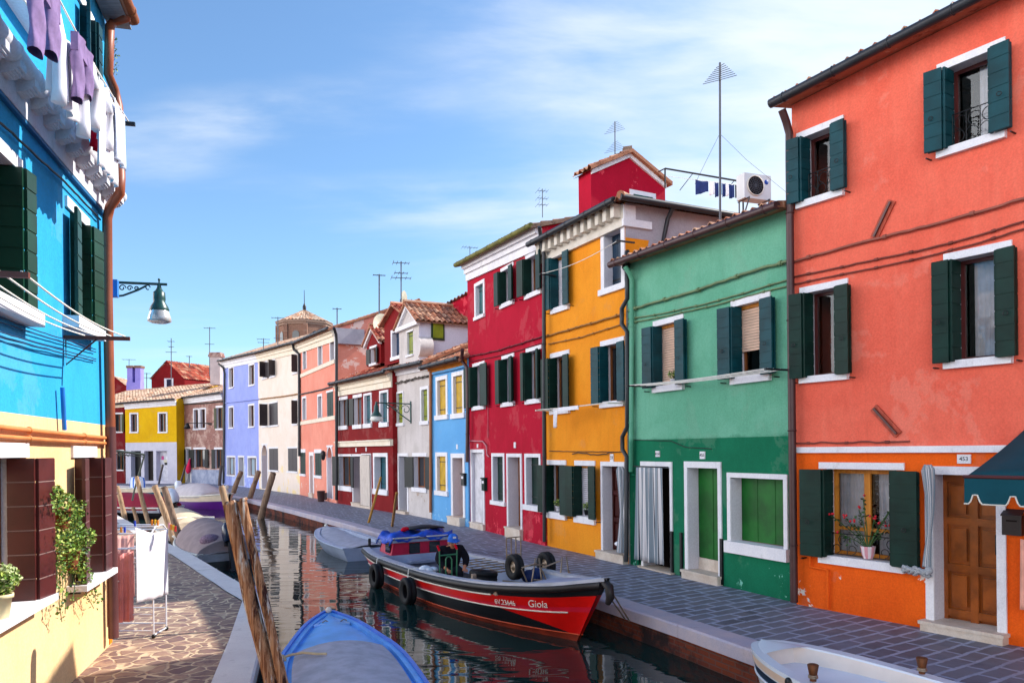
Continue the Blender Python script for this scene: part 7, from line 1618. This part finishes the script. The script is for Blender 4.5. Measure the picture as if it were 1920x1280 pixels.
def nd(typ, **k):
    x = N.new(typ)
    for a, v in k.items():
        if a.startswith("i_"):
            q = a[2:]; q = int(q) if q.isdigit() else q.replace("_", " ")
            if isinstance(v, bpy.types.NodeSocket): Lk.new(v, x.inputs[q])
            else: x.inputs[q].default_value = v
        else: setattr(x, a, v)
    return x
tc = nd("ShaderNodeTexCoord").outputs["Generated"]
sep = nd("ShaderNodeSeparateXYZ", i_0=tc)
# cirrus: direction projected on a high flat layer, so streaks flatten towards the horizon
zz = nd("ShaderNodeMath", operation='ADD', i_0=sep.outputs[2], i_1=.12).outputs[0]
px_ = nd("ShaderNodeMath", operation='DIVIDE', i_0=sep.outputs[0], i_1=zz).outputs[0]; py_ = nd("ShaderNodeMath", operation='DIVIDE', i_0=sep.outputs[1], i_1=zz).outputs[0]
pl = nd("ShaderNodeCombineXYZ", i_0=px_, i_1=py_).outputs[0]
mp = nd("ShaderNodeMapping", i_Vector=pl, i_Scale=(.55, 1.25, 1), i_Rotation=(0, 0, .25), i_Location=CLOUD_OFF).outputs[0]
n1 = nd("ShaderNodeTexNoise", i_Vector=mp, i_Scale=.8, i_Detail=9, i_Roughness=.58, i_Distortion=.45).outputs["Fac"]
n2 = nd("ShaderNodeTexNoise", i_Vector=mp, i_Scale=.32, i_Detail=3, i_Roughness=.5).outputs["Fac"]
dirn = V((.75, .62, .24)).normalized()       # thicker veil towards the sun side
dt = nd("ShaderNodeVectorMath", operation='DOT_PRODUCT', i_0=tc, i_1=dirn).outputs["Value"]
veil = nd("ShaderNodeMapRange", interpolation_type='SMOOTHSTEP', i_0=dt, i_1=.52, i_2=1.0, i_3=0.0, i_4=.42).outputs[0]
a1 = nd("ShaderNodeMath", operation='ADD', i_0=n1, i_1=veil).outputs[0]
back = nd("ShaderNodeVectorMath", operation='DOT_PRODUCT', i_0=tc, i_1=V((-.85, -.5, .15)).normalized()).outputs["Value"]
bank = nd("ShaderNodeMapRange", interpolation_type='SMOOTHSTEP', i_0=back, i_1=.05, i_2=.75, i_3=0.0, i_4=1.0).outputs[0]   # unseen bright sky behind the viewer, added as fill for the shaded facades
low = nd("ShaderNodeMapRange", interpolation_type='SMOOTHSTEP', i_0=sep.outputs[2], i_1=0.0, i_2=.34, i_3=.2, i_4=0.0).outputs[0]
a1 = nd("ShaderNodeMath", operation='ADD', i_0=a1, i_1=low).outputs[0]
a2 = nd("ShaderNodeMath", operation='MULTIPLY_ADD', i_0=n2, i_1=.5, i_2=a1).outputs[0]
az = nd("ShaderNodeMath", operation='DIVIDE', i_0=sep.outputs[0], i_1=sep.outputs[1]).outputs[0]; elv = nd("ShaderNodeMath", operation='DIVIDE', i_0=sep.outputs[2], i_1=sep.outputs[1]).outputs[0]
def blob(a, b, sa, sb, tilt, k):              # one bank of cirrus: a soft elongated patch in azimuth / elevation
    v = nd("ShaderNodeCombineXYZ", i_0=az, i_1=elv).outputs[0]
    v = nd("ShaderNodeVectorMath", operation='SUBTRACT', i_0=v, i_1=(a, b, 0)).outputs[0]
    v = nd("ShaderNodeMapping", i_Vector=v, i_Rotation=(0, 0, tilt), i_Scale=(1, 1, 1)).outputs[0]
    v = nd("ShaderNodeVectorMath", operation='DIVIDE', i_0=v, i_1=(sa, sb, 1)).outputs[0]
    l = nd("ShaderNodeVectorMath", operation='LENGTH', i_0=v).outputs["Value"]
    return nd("ShaderNodeMapRange", interpolation_type='SMOOTHSTEP', i_0=l, i_1=0.0, i_2=1.0, i_3=k, i_4=0.0).outputs[0]
wv = nd("ShaderNodeMapping", i_Vector=nd("ShaderNodeCombineXYZ", i_0=az, i_1=elv).outputs[0], i_Rotation=(0, 0, -.12), i_Scale=(2.2, 8.5, 1)).outputs[0]
wisp = nd("ShaderNodeTexNoise", i_Vector=wv, i_Scale=1.5, i_Detail=8, i_Roughness=.55, i_Distortion=.25).outputs["Fac"]
wisp = nd("ShaderNodeMapRange", i_0=wisp, i_1=.3, i_2=.7, i_3=.3, i_4=1.15).outputs[0]
tot = None
for bl in BLOBS:
    q = blob(*bl); tot = q if tot is None else nd("ShaderNodeMath", operation='ADD', i_0=tot, i_1=q).outputs[0]
a2 = nd("ShaderNodeMath", operation='MULTIPLY_ADD', i_0=tot, i_1=wisp, i_2=a2).outputs[0]
cl = nd("ShaderNodeMapRange", interpolation_type='SMOOTHSTEP', i_0=a2, i_1=CLOUD[0], i_2=CLOUD[1], i_3=0.0, i_4=CLOUD[2]).outputs[0]
tint = nd("ShaderNodeMix", data_type='RGBA', blend_type='MULTIPLY'); tint.inputs[0].default_value = 1; Lk.new(sky.outputs[0], tint.inputs[6]); tint.inputs[7].default_value = SKY_TINT
hs = nd("ShaderNodeHueSaturation", i_Saturation=SKY_SAT, i_Value=SKY_VAL, i_Color=tint.outputs[2]).outputs[0]
mx = nd("ShaderNodeMix", data_type='RGBA'); Lk.new(cl, mx.inputs[0]); Lk.new(hs, mx.inputs[6]); mx.inputs[7].default_value = CLOUD_COL
mb_ = nd("ShaderNodeMix", data_type='RGBA'); lowb = nd("ShaderNodeMapRange", interpolation_type='SMOOTHSTEP', i_0=sep.outputs[2], i_1=.3, i_2=.62, i_3=1.0, i_4=0.0).outputs[0]
bank = nd("ShaderNodeMath", operation='MULTIPLY', i_0=bank, i_1=lowb).outputs[0]
Lk.new(nd("ShaderNodeMath", operation='MULTIPLY', i_0=bank, i_1=nd("ShaderNodeMapRange", i_0=n1, i_1=.3, i_2=.6, i_3=.6, i_4=1.0).outputs[0]).outputs[0], mb_.inputs[0])
Lk.new(mx.outputs[2], mb_.inputs[6]); mb_.inputs[7].default_value = FILL_COL
Lk.new(mb_.outputs[2], bg.inputs[0])
sc.view_settings.view_transform = 'Standard'; sc.view_settings.look = 'None'; sc.view_settings.gamma = 1; sc.view_settings.exposure = EXPO
sc.cycles.max_bounces = 6; sc.cycles.transparent_max_bounces = 6; sc.cycles.caustics_reflective = False; sc.cycles.caustics_refractive = False
